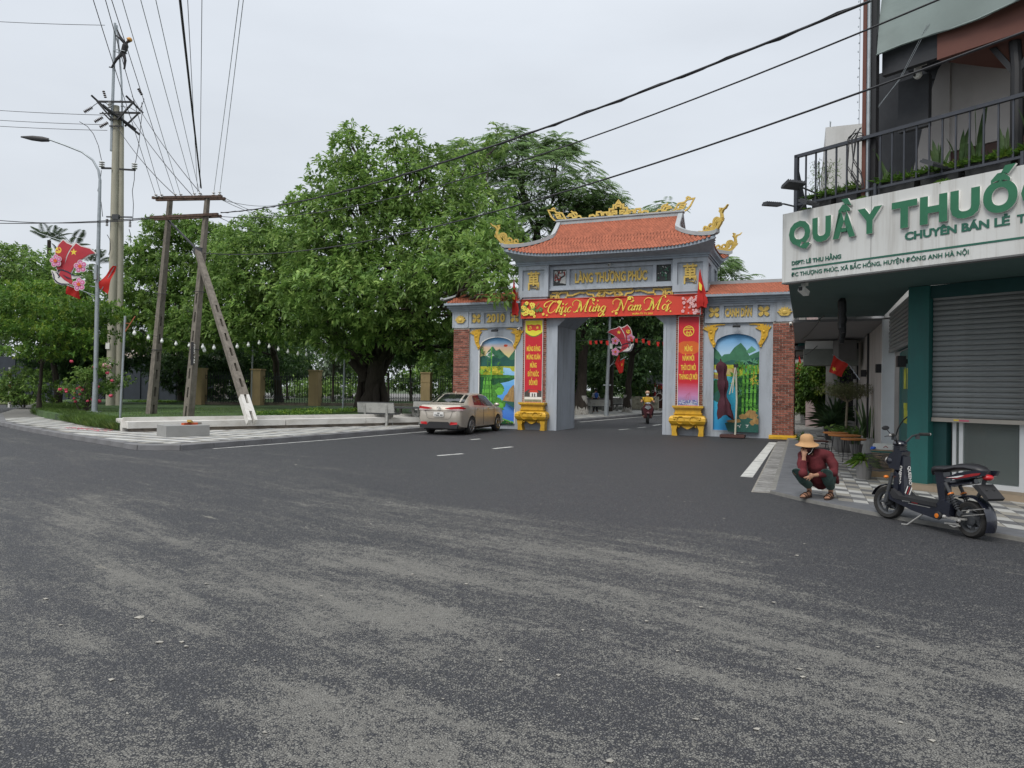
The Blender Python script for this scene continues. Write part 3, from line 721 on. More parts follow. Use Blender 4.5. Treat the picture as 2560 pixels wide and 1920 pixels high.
for i, (x, y, z, ln, face) in enumerate(bk):
 key = round(ln, 2); jx = rng.uniform(-.003, .003); jy = rng.uniform(-.004, .003); hh = ch-.019+rng.uniform(-.003, .003)
 if i < 300:
  if key not in bme: bme[key] = brick_mesh(ln, ch-.019).mesh('brick', M_brick)
  place('brick', bme[key], gate, M=Matrix.Translation((x+jx, y+jy, z)) @ Matrix.Rotation(rng.uniform(-.012, .012), 4, 'Y'))
 elif face == 'f': rest.box(x-ln/2, x+ln/2, y-.012+jy, y+.012, z-hh/2, z+hh/2)
 else: rest.box(x-.012, x+.012+jy, y-ln/2, y+ln/2, z-hh/2, z+hh/2)
rest.build('brick', M_brick, gate, kind='stuff')
# ---- incense urn pedestals
for s in (-1, 1):
 mb = MB(); cx = s*3.06
 def slab(hw, z0_, z1_, y0=-.42, sx=1): mb.box(cx-hw, cx+hw, y0, .0, z0_, z1_)
 slab(.56, 1.03, 1.10, -.34); slab(.52, .985, 1.03, -.30); slab(.47, .84, .985, -.25); slab(.51, .79, .84, -.29)
 prof = [(.47,.79,.24),(.50,.76,.27),(.60,.72,.38),(.655,.64,.44),(.665,.54,.45),(.62,.44,.40),(.55,.38,.34),(.50,.36,.28)]
 for (h1, z1_, y1), (h2, z2_, y2) in zip(prof[:-1], prof[1:]):
  mb.add([(cx-h1,-y1,z1_),(cx+h1,-y1,z1_),(cx+h1,0,z1_),(cx-h1,0,z1_),(cx-h2,-y2,z2_),(cx+h2,-y2,z2_),(cx+h2,0,z2_),(cx-h2,0,z2_)],
   [(0,4,5,1),(1,5,6,2),(3,7,4,0)])
 mb.prism([(cx-.5,.37),(cx-.24,.36),(cx-.1,.28),(cx,.24),(cx+.1,.28),(cx+.24,.36),(cx+.5,.37)], -.30, -.02)
 for e_ in (-1, 1):
  lx = cx+e_*.47
  mb.prism([(lx-.13*1,.40),(lx+.13,.40),(lx+.085+.02*e_,.2),(lx+.11,.0),(lx-.09,.0),(lx-.075+.02*e_,.2)], -.34, -.06)
  mb.ell((cx+e_*.30,-.30,.33), .045, 8, 6); mb.ell((cx+e_*.45,-.43,.62), .05, 8, 6)
  mb.stroke(arc(cx+e_*.23, .58, .14, 0, 300, 10), .022, -.468, -.44)
 mb.stroke([(cx-.5,.68),(cx-.3,.70),(cx,.675),(cx+.3,.70),(cx+.5,.68)], .02, -.455, -.42)
 gpart(mb, 'incense_urn_pedestal', M_goldy, smooth=45)
# ---- gilded ornaments
def fret(mb, pts, wd=.045, y0=-.03, y1=.03): mb.stroke(pts, wd*1.4, y0, y1)
def mir(pts, s): return [(x*s, z) for x, z in pts]
for s in (-1, 1):       # fret clouds at the ridge ends
 mb = MB(); b = 8.61
 P1 = [(1.30,b+.02),(1.52,b+.02),(1.60,b+.16),(1.80,b+.16),(1.86,b+.30),(2.05,b+.30),(2.12,b+.20),(1.94,b+.20),(1.90,b+.09),(1.72,b+.09)]
 P2 = [(1.95,b+.02),(2.20,b+.02),(2.38,b+.40),(2.62,b+.44),(2.70,b+.56),(2.98,b+.60),(2.84,b+.24),(2.72,b+.06),(2.62,b-.0)]
 P3 = [(2.30,b+.10),(2.56,b+.14),(2.66,b+.34),(2.48,b+.33),(2.44,b+.22),(2.56,b+.23)]
 P4 = [(2.66,b+.62),(2.74,b+.70),(2.84,b+.64)]
 P5 = [(1.72,b+.24),(1.78,b+.36),(1.9,b+.38),(1.98,b+.46)]
 for P in (P1, P2, P3, P4, P5): fret(mb, [(x, b+(z-b)*.76) for x, z in mir(P, s)], .042, VM-.04, VM+.04)
 gpart(mb, 'ridge_fret', M_gold)
mb = MB(); b = 8.61
for s in (-1, 1):
 for P in ([(0,b+.62),(.12,b+.44),(.20,b+.44),(.20,b+.30),(.36,b+.30),(.36,b+.18),(.62,b+.18),(.62,b+.06)],
   [(.0,b+.40),(.10,b+.40),(.10,b+.30)], [(.08,b+.06),(.08,b+.2),(.24,b+.2),(.24,b+.06),(.4,b+.06),(.46,b+.12)],
   [(.66,b+.05),(.72,b+.22),(.88,b+.22),(.90,b+.10),(.80,b+.10)], [(.92,b+.04),(1.04,b+.12),(1.18,b+.10),(1.2,b+.02)], [(.1,b+.1),(.3,b+.13),(.5,b+.1)]):
  fret(mb, mir(P, s), .05, VM-.045, VM+.045)
mb.prism([(-.1,b+.46),(.1,b+.46),(0,b+.68)], VM-.04, VM+.04); mb.box(-.9, .9, VM-.03, VM+.03, b-.005, b+.035)
gpart(mb, 'ridge_finial', M_gold)
def hip_dragon(s, side):   # scrolled phoenix tail at a hip tip
 tip = fpt(0, s, side); q = MB()
 d = Vector((s*.80, side*.60, 0)).normalized()
 main = [(-.95,.12),(-.75,.06),(-.55,.08),(-.35,.05),(-.1,.02),(.12,.10),(.28,.28),(.36,.50),(.33,.68),(.42,.82),(.56,.86),(.68,.98)]
 wds = [.05,.08,.10,.11,.13,.14,.14,.12,.10,.08,.06,.02]
 q.stroke(main, wds, -.05, .05)
 q.stroke([(.33,.66),(.24,.78),(.30,.88),(.20,.92)], [.07,.09,.08,.03], -.04, .04)
 q.stroke(arc(.06, .36, .17, -60, 230, 12), .09, -.04, .04); q.stroke(arc(.08, .38, .06, -60, 200, 8), .07, -.04, .04)
 q.stroke(arc(-.26, .20, .12, -80, 220, 9), .08, -.04, .04); q.stroke(arc(-.58, .18, .09, -90, 200, 9), .07, -.04, .04); q.stroke([(-.3,.1),(-.1,.22),(-.02,.4)], .1, -.03, .03)
 q.stroke([(-.15,.1),(0,.2),(.06,.34),(-.02,.46),(-.1,.52)], [.08,.06,.05,.05,.02], -.035, .035)
 q.stroke([(.30,.30),(.42,.34),(.47,.44)], [.05,.05,.02], -.03, .03)
 q.ell((.36,0,.5), .06, 8, 6)
 M_ = Matrix(((d.x, -d.y, 0, tip.x), (d.y, d.x, 0, tip.y), (0, 0, 1, tip.z+.13), (0,0,0,1)))
 q.build('hip_scroll', M_gold, gate, M=M_ @ Matrix.Diagonal((.84,.9,.82,1)))
for s in (-1, 1):
 for side in (-1, 1): hip_dragon(s, side)
mb = MB()                 # scrolled band above the banner
for s in (-1, 1):
 for P in ([(2.40,5.40),(2.40,5.10),(2.15,5.10),(2.15,5.38),(1.95,5.46),(1.7,5.46),(1.7,5.34),(1.45,5.34)], [(2.36,5.46),(2.1,5.46),(2.05,5.2)], arc(2.28, 5.25, .09, 0, 300, 10),
   [(1.95,5.2),(1.8,5.2),(1.74,5.30)], [(1.45,5.36),(1.2,5.44),(1.0,5.42)], [(0,5.2),(.35,5.14),(.6,5.2),(.66,5.34),(.86,5.36),(.96,5.46)], [(0,5.34),(.2,5.44),(.42,5.42),(.5,5.30),(.3,5.26),(.18,5.34)], arc(.3, 5.34, .10, 0, 320, 10),
   [(.0,5.48),(.3,5.50),(.6,5.48),(.9,5.5)]):
  mb.stroke(mir(P, s), .065, -.045, .0)
gpart(mb, 'frieze_scroll', M_gold)
def butterfly(cx, cz, r):
 q = MB()
 for a in range(4):
  A = math.pi/4+a*math.pi/2; ux, uz = math.cos(A), math.sin(A)
  q.prism([(cx,cz),(cx+r*(.5*ux-.35*uz), cz+r*(.5*uz+.35*ux)),(cx+r*(1.05*ux-.3*uz), cz+r*(1.0*uz+.3*ux)),(cx+r*1.1*ux, cz+r*1.1*uz),(cx+r*(1.05*ux+.3*uz), cz+r*(1.0*uz-.3*ux)),(cx+r*(.5*ux+.35*uz), cz+r*(.5*uz-.35*ux))][::-1], -.05, -.002)
 q.ell((cx,-.05,cz), r*.16, 8, 6); return q
for s in (-1, 1):
 for u in (3.93, 5.65): gpart(butterfly(s*u, 4.525, .20), 'gilded_flower', M_gold)
 q = MB(); cx = s*6.35       # lotus
 for k_ in range(-3, 4):
  A = k_*.42; q.prism([(cx+.03*math.sin(A), 4.40),(cx+.19*math.sin(A-.2), 4.42+.19*math.cos(A-.2)),(cx+.27*math.sin(A), 4.40+.27*math.cos(A)),(cx+.19*math.sin(A+.2), 4.42+.19*math.cos(A+.2))], -.150-.004*(3-abs(k_)), -.09)
 q.prism([(cx-.2,4.42),(cx-.12,4.34),(cx+.12,4.34),(cx+.2,4.42)][::-1], -.145, -.09); q.ell((cx,-.15,4.47), (.1,.03,.08), 8, 6)
 gpart(q, 'gilded_lotus', M_gold)
 for e_ in (-1, 1):          # phoenix reliefs at the niche shoulders
  q = MB(); cx = s*4.74+e_*.92
  body = [(0,4.02),(.03,3.85),(.02,3.68),(-.04*e_,3.5),(-.12*e_,3.36),(-.10*e_,3.25)]
  q.stroke([(cx+x, z) for x, z in body], [.12,.26,.22,.15,.13,.05], -.03, .02)
  for k_ in range(7):
   A = R(30+k_*20); q.stroke([(cx, 3.84),(cx+.2*math.cos(A), 3.84+.14*math.sin(A)),(cx+.31*math.cos(A+.15), 3.86+.22*math.sin(A+.1))], [.10,.07,.02], -.034-.003*(k_ % 3), .02)
  q.stroke([(cx,4.04),(cx-e_*.3,4.08),(cx-e_*.5,4.07)], [.06,.05,.02], -.02, .02)
  for (dx, dz, r_) in ((0,3.8,.06),(-.03*e_,3.55,.05),(-.11*e_,3.35,.05)): q.ell((cx+dx,-.03,dz), (r_,.03,r_), 8, 6)
  gpart(q, 'phoenix_relief', M_goldy)
# ---- lettering on the gate
letters('LÀNG THƯỢNG PHÚC', .50, M_gold, gate, (.02, -.004, 5.84), ext=.03, bold=.018, width=2.85)
letters('2010', .46, M_gold, gate, (-4.78, -.022, 4.37), ext=.022, bold=.02, width=.82)
letters('CANH DẦN', .40, M_gold, gate, (4.78, -.022, 4.37), ext=.022, bold=.016, width=.92)
for s in (-1, 1): letters('萬', .78, M_gold, gate, (s*3.075, -.20, 5.66), ext=.03, bold=.012, width=.50)
# picture reliefs beside the name
M_pic = mat('relief_black', (.03,.035,.035), .5, var=.3, scale=20)
M_picg = mat('relief_green', (.05,.15,.09), .5, var=.4, scale=16); M_picw = mat('relief_white', (.5,.5,.48), .6, var=.2, scale=10); M_picr = mat('relief_red', (.3,.04,.03), .6)
for s, mm in ((-1, M_picr), (1, M_picg)):
 q = MB(); c0 = -2.03 if s < 0 else 2.075; q.box(c0-.265, c0+.265, .004, .019, 5.74, 6.37, 0)
 r2 = random.Random(5+s)
 if s < 0:
  q.box(c0-.24, c0+.24, -.002, .004, 5.80, 6.33, 1)
  q.stroke([(c0-.18,5.78),(c0-.05,5.9),(c0+.02,6.05),(c0+.16,6.12),(c0+.2,6.22)], [.1,.09,.07,.05,.03], -.014, -.001, 0); q.stroke([(c0-.02,5.98),(c0-.16,6.1),(c0-.2,6.24)], [.06,.05,.02], -.013, -.001, 0)
  q.prism([(c0-.24,5.80),(c0-.24,5.95),(c0-.1,5.86),(c0+.1,5.84),(c0+.24,5.80)][::-1], -.012, -.001, 0)
 for k_ in range(26):
  x, z = c0+r2.uniform(-.21, .21), r2.uniform(5.95 if s < 0 else 5.82, 6.32); r_ = r2.uniform(.02, .045)
  A = r2.uniform(0, 6.28); q.stroke([(x-r_*math.cos(A), z-r_*math.sin(A)), (x+r_*math.cos(A), z+r_*math.sin(A))], r_*.9, -.022-.0004*k_, -.001, 2 if r2.random() < .75 else (0 if s < 0 else 1))
 gpart(q, 'picture_relief', [M_pic, M_picw, mm])
# ---- murals: painted panels, flat print in layers 1 mm apart
def flat(nm, c, **k): return mat(nm, c, .6, var=k.pop('var', .18), scale=k.pop('scale', 5), **k)
def grad(nm, stops, z0_, z1_):
 m = bpy.data.materials.new(nm); m.use_nodes = True; t = m.node_tree; n = t.nodes; l = t.links; b = n['Principled BSDF']; b.inputs['Roughness'].default_value = .55
 c = n.new('ShaderNodeTexCoord'); s_ = n.new('ShaderNodeSeparateXYZ'); l.new(c.outputs['Object'], s_.inputs[0])
 nz = n.new('ShaderNodeTexNoise'); nz.inputs['Scale'].default_value = 3; mp_ = n.new('ShaderNodeMapping'); mp_.inputs['Scale'].default_value = (1,1,7); l.new(c.outputs['Object'], mp_.inputs[0]); l.new(mp_.outputs[0], nz.inputs['Vector'])
 a = n.new('ShaderNodeMath'); a.operation = 'MULTIPLY_ADD'; l.new(nz.outputs['Fac'], a.inputs[0]); a.inputs[1].default_value = .35*(z1_-z0_)/2; l.new(s_.outputs['Z'], a.inputs[2])
 mr_ = n.new('ShaderNodeMapRange'); l.new(a.outputs[0], mr_.inputs['Value']); mr_.inputs['From Min'].default_value = z0_+.08*(z1_-z0_); mr_.inputs['From Max'].default_value = z1_+.08*(z1_-z0_)
 rp = n.new('ShaderNodeValToRGB'); l.new(mr_.outputs[0], rp.inputs[0]); el = rp.color_ramp.elements
 el[0].position = stops[0][0]; el[0].color = stops[0][1]+(1,); el[1].position = stops[-1][0]; el[1].color = stops[-1][1]+(1,)
 for p_, c_ in stops[1:-1]: x = el.new(p_); x.color = c_+(1,)
 l.new(rp.outputs[0], b.inputs['Base Color']); return m
MP = {'skyL': grad('mural_sunset_sky', [(0,(.75,.62,.28)),(.45,(.72,.50,.36)),(.75,(.25,.42,.62)),(1,(.08,.28,.55))], 3.0, 3.7), 'skyR': grad('mural_blue_sky', [(0,(.42,.62,.80)),(1,(.05,.30,.62))], 3.0, 3.75),
 'watL': grad('mural_river', [(0,(.05,.16,.62)),(.6,(.10,.36,.75)),(1,(.35,.62,.85))], .3, 2.6), 'watR': grad('mural_lake', [(0,(.02,.26,.55)),(.5,(.04,.42,.62)),(1,(.05,.38,.45))], .3, 2.4),
 'mtd': flat('mural_mountain_dark', (.02,.10,.08)), 'mt': flat('mural_mountain', (.045,.17,.09)), 'mtl': flat('mural_mountain_light', (.10,.30,.17)), 'fld': flat('mural_field', (.42,.44,.03), scale=12, var=.3),
 'sand': flat('mural_sand', (.45,.36,.16)), 'grn': flat('mural_green', (.06,.22,.03), scale=16, var=.5), 'grnd': flat('mural_dark_green', (.012,.09,.03), scale=14, var=.5), 'grnl': flat('mural_bright_green', (.13,.42,.05), scale=12),
 'rock': flat('mural_rock', (.33,.20,.07), scale=10, var=.35), 'red': flat('mural_sun', (.62,.07,.02)), 'yel': flat('mural_yellow', (.60,.48,.05)), 'wht': flat('mural_white', (.7,.7,.68)), 'pink': flat('mural_pink', (.5,.2,.18))}
mk = list(MP); mi_ = {k: i for i, k in enumerate(mk)}
def mural(s):
 q = MB(); cx = s*4.72; HW = .80; yl = [.118]
 def lay(poly, key, clip=True):
  yl[0] -= .0006
  P = [(cx+max(-HW, min(HW, x*HW)), min(z, 3.28+.46*math.sqrt(max(0, 1-min(1, abs(x))**2.1)))) for x, z in poly]
  q.add([(x, yl[0], z) for x, z in P], [tuple(range(len(P)))], mi_[key])
 r2 = random.Random(11*s+40)
 q.box(cx-HW-.02, cx+HW+.02, .12, .14, .2, 3.76, mi_['skyL' if s < 0 else 'skyR'])
 def blob(x, z, rx, rz, key, n=14, j=.25):
  lay([(x+rx*(1+r2.uniform(-j, j))*math.cos(2*math.pi*i/n), z+rz*(1+r2.uniform(-j, j))*math.sin(2*math.pi*i/n)) for i in range(n)], key)
 def bamboo(x, z0_, z1_, wd, lean=0):
  q_ = z0_; k_ = 0
  while q_ < z1_:
   h = .17; t = (q_-z0_)/(z1_-z0_); xx = x+lean*t*t
   lay([(xx-wd, q_), (xx+wd, q_), (xx+wd*.85, q_+h-.012), (xx-wd*.85, q_+h-.012)], 'grnl' if k_ % 2 else 'grn'); lay([(xx-wd*.3, q_+.01), (xx+wd*.2, q_+.01), (xx+wd*.2, q_+h-.03), (xx-wd*.3, q_+h-.03)], 'grnl'); q_ += h; k_ += 1
 def tuft(x, z, r_, key, n=9, up=0):
  for i in range(n):
   A = r2.uniform(-.3, math.pi+.3) if up else r2.uniform(0, 6.28); l_ = r_*r2.uniform(.6, 1.2); wd = r_*.10
   ex, ez = x+l_*math.cos(A)/HW, z+l_*math.sin(A); px_, pz_ = -math.sin(A)*wd/HW, math.cos(A)*wd
   lay([(x, z), ((x+ex)/2+px_, (z+ez)/2+pz_), (ex, ez), ((x+ex)/2-px_, (z+ez)/2-pz_)], key)
 if s < 0:
  blob(.42, 3.40, .11, .05, 'red', 16, .0)
  lay([(-1,2.95),(-.75,2.95),(-.55,3.2),(-.3,3.38),(-.12,3.2),(.1,3.25),(.35,3.05),(.6,2.9),(.8,3.1),(1,3.28),(1,2.6),(-1,2.6)], 'mt')
  lay([(-1,2.95),(-.8,3.0),(-.5,2.85),(-.2,2.95),(.1,2.85),(.4,2.98),(.7,2.8),(1,2.85),(1,2.5),(-1,2.5)], 'mtd')
  lay([(-.7,3.02),(-.45,3.22),(-.35,3.1),(-.2,3.0),(-.5,2.92)], 'wht'); lay([(-.62,3.0),(-.42,3.16),(-.3,3.04),(-.45,2.93)], 'mtl')
  lay([(-1,2.55),(1,2.55),(1,2.1),(-1,2.1)], 'fld'); lay([(.3,2.5),(1,2.45),(1,2.15),(.3,2.2)], 'watL'); lay([(.65,2.5),(1,2.52),(1,2.33),(.8,2.35)], 'fld')
  lay([(-1,2.12),(1,2.12),(1,.2),(-1,.2)], 'watL')
  lay([(-1,2.2),(.6,2.2),(1,2.15),(1,2.05),(.6,1.93),(.1,1.85),(-.2,1.7),(-1,1.7)], 'grnd'); lay([(-1,2.2),(1,2.18),(1,2.1),(-.2,2.05),(-1,2.12)], 'grn')
  lay([(-1,1.9),(-.1,1.9),(.05,1.5),(-.1,1.0),(-.05,.8),(-1,.4)], 'grnd')
  for (x, z, a_, b_) in ((.0,1.65,.34,.2),(.1,1.5,.28,.16),(-.2,1.1,.4,.25),(.12,1.0,.34,.18),(-.1,.85,.5,.15),(-.5,1.4,.45,.4),(.18,.95,.2,.12)): blob(x, z, a_, b_, 'grn' if a_ > .3 else 'grnl')
  for x, l_ in ((-.85,.15),(-.68,.12),(-.5,-.05),(-.34,-.08)): bamboo(x, .6, 2.1, .055, l_)
  for k_ in range(16): tuft(r2.uniform(-.9, .2), r2.uniform(2.1, 3.3), .13, 'grn' if k_ % 2 else 'grnd', 7)
  for k_ in range(8): tuft(r2.uniform(-.9, .5), r2.uniform(2.2, 2.45), .15, 'yel' if k_ % 2 else 'grnl', 7, 1)
  bamboo(-.28, 2.0, 3.2, .035); lay([(.38,1.15),(.5,1.35),(.62,1.42),(.75,1.62),(.9,1.75),(1,1.8),(1,1.1)], 'rock'); lay([(.4,1.14),(1,1.1),(1,.85),(.8,.95)], 'mtd')
  lay([(-1,.8),(-.6,.75),(-.2,.68),(.1,.55),(.5,.4),(1,.3),(1,.2),(-1,.2)], 'grnl'); lay([(-1,.7),(-.2,.58),(.2,.45),(.6,.33),(1,.25),(1,.2),(-1,.2)], 'grnd')
  for k_ in range(60): x = r2.uniform(-.9, .95); blob(x, .22+r2.uniform(0, .32*(1-x)/2+.06), .03, .014, r2.choice(['pink','rock','grn','wht','grnd']), 6)
 else:
  lay([(-1,3.26),(-.8,3.1),(-.65,2.92),(-.55,3.0),(-.3,3.02),(-.1,3.25),(.18,3.42),(.4,3.2),(.55,2.95),(.8,3.05),(1,3.12),(1,2.6),(-1,2.6)], 'mt')
  lay([(.4,3.1),(.65,3.3),(.85,3.15),(.7,3.08),(.55,3.02)], 'mtl'); lay([(-1,2.9),(-.6,2.7),(-.2,2.8),(.3,2.7),(.7,2.85),(1,2.9),(1,2.4),(-1,2.4)], 'mtd')
  lay([(-1,2.62),(1,2.62),(1,2.1),(-1,2.1)], 'fld'); lay([(-1,2.5),(-.3,2.48),(.2,2.35),(-.3,2.25),(-1,2.32)], 'sand'); lay([(-1,2.44),(-.6,2.42),(-.6,2.34),(-1,2.35)], 'skyR')
  lay([(-.2,2.5),(.15,2.5),(.1,2.34),(-.15,2.34)], 'rock')
  lay([(-1,2.2),(.4,2.2),(.4,.2),(-1,.2)], 'watR'); lay([(-1,2.28),(-.5,2.2),(-.55,2.05),(-1,2.12)], 'rock'); blob(-.82, 1.75, .33, .32, 'grnd'); blob(-.75, 1.45, .3, .2, 'mtd')
  lay([(0,2.2),(1,2.3),(1,.2),(-.1,.2),(.05,1.0)], 'grnd')
  for k_ in range(16): tuft(r2.uniform(-.1, .95), r2.uniform(1.6, 2.9), .22, 'grn' if k_ % 2 else 'mtl', 8)
  for x in (.3, .48, .66, .82): bamboo(x, .75, 2.45, .055, .04)
  for k_ in range(24): tuft(r2.uniform(.1, .95), r2.uniform(.9, 2.7), .13, 'grnl' if k_ % 3 == 0 else 'grn', 6)
  for k_ in range(9): tuft(r2.uniform(.6, .95), r2.uniform(1.9, 2.3), .1, 'yel', 5)
  lay([(-.45,.5),(-.1,.62),(.1,.78),(.5,.85),(1,.95),(1,.2),(-.3,.2)], 'mtd')
  for (x, z, a_, b_) in ((.35,.75,.2,.1),(.7,.82,.26,.16),(.9,.6,.15,.12),(.1,.6,.15,.07),(.75,.55,.12,.09),(-.15,.58,.2,.05)): blob(x, z, a_, b_, 'rock')
  for (x, z) in ((.18,.42),(.52,.42)): tuft(x, z, .08, 'wht', 7)
 q.build('mural', [MP[k] for k in mk], gate)
mural(-1); mural(1)
# spotlights over the niches, cameras
for s in (-1, 1):
 q = MB(); q.tube([(s*4.74,.02,4.08),(s*4.74,-.18,4.06)], .015, 6); q.obox((s*4.74,-.22,4.0), (.13,.06,.035), Matrix.Rotation(.4, 3, 'X')); tag(q.build('floodlight', M_dark, None, M=Matrix.Translation(GC) @ Matrix.Rotation(R(-22.5), 4, 'Z')), 'small dark floodlight over the %s niche mural of the gate' % ('sunset river' if s < 0 else 'blue lake and bamboo'), 'floodlight', 'floodlights over the gate murals')
GM = Matrix.Translation(GC) @ Matrix.Rotation(R(-22.5), 4, 'Z')
for (x, y, z, lb) in ((-3.72,-.12,4.07,'white security camera beside the left vertical banner of the gate'), (6.55,-.14,4.07,'white security camera on top of the right brick pillar of the gate'), (.0,-.14,6.47,'small security camera above the gilded village name')):
 q = MB(); q.box(x-.04, x+.04, y+.04, y+.12, z-.05, z+.05, 0); q.tube([(x, y+.05, z), (x, y-.06, z-.02), (x+.01, y-.16, z-.05)], .04, 8); q.tube([(x+.01, y-.14, z-.045), (x+.012, y-.17, z-.053)], .03, 8, 1)
 tag(q.build('security_camera', [M_white, M_black], None, M=GM), lb, 'camera')
# ---- banners
M_ban = mat('red_banner', (.60,.055,.03), .55, var=.06, scale=1.5, bump=.05, bscale=6)
M_ban2 = mat('crimson_banner', (.55,.018,.03), .5, var=.05, bump=.05, bscale=6)
M_flw = mat('banner_flower_yellow', (.80,.68,.10), .6); M_flwp = mat('banner_flower_pink', (.70,.42,.42), .6, var=.2, scale=20); M_gr = mat('banner_leaf_green', (.07,.22,.05), .6); M_or = mat('banner_orange', (.62,.12,.02), .6)
def flower(q, x, z, r, y, mi=0, n=5, ctr=None, ymi=.0012):
 for k_ in range(n):
  A = 2*math.pi*k_/n+.3; P = [(x+r*.55*math.cos(A)+r*.42*math.cos(B), z+r*.55*math.sin(A)+r*.42*math.sin(B)) for B in [2*math.pi*i/7 for i in range(7)]]
  q.add([(a, y-.0003*k_, b) for a, b in P], [tuple(range(7))], mi)
 if ctr is not None: q.add([(x+r*.25*math.cos(B), y-ymi-.001, z+r*.25*math.sin(B)) for B in [2*math.pi*i/7 for i in range(7)]], [tuple(range(7))], ctr)
bn = thing('banner', 'long red new year banner with yellow script strung across the gate', 'banner', GC, R(-22.5))
q = MB(); nx = 40
P = [(-3.57+7.11*i/nx, -.30+.012*math.sin(i*.9)+.02*math.sin(i*.37), 0) for i in range(nx+1)]
vs = [(x, y, 4.455) for x, y, _ in P]+[(x, y, 5.19) for x, y, _ in P]; q.add(vs, [(i, i+1, nx+2+i, nx+1+i) for i in range(nx)])
q.stroke([(-3.57,4.455),(3.54,4.455)], .02, -.33, -.28); q.stroke([(-3.57,5.19),(3.54,5.19)], .02, -.33, -.28); q.build('banner_cloth', M_ban, bn)
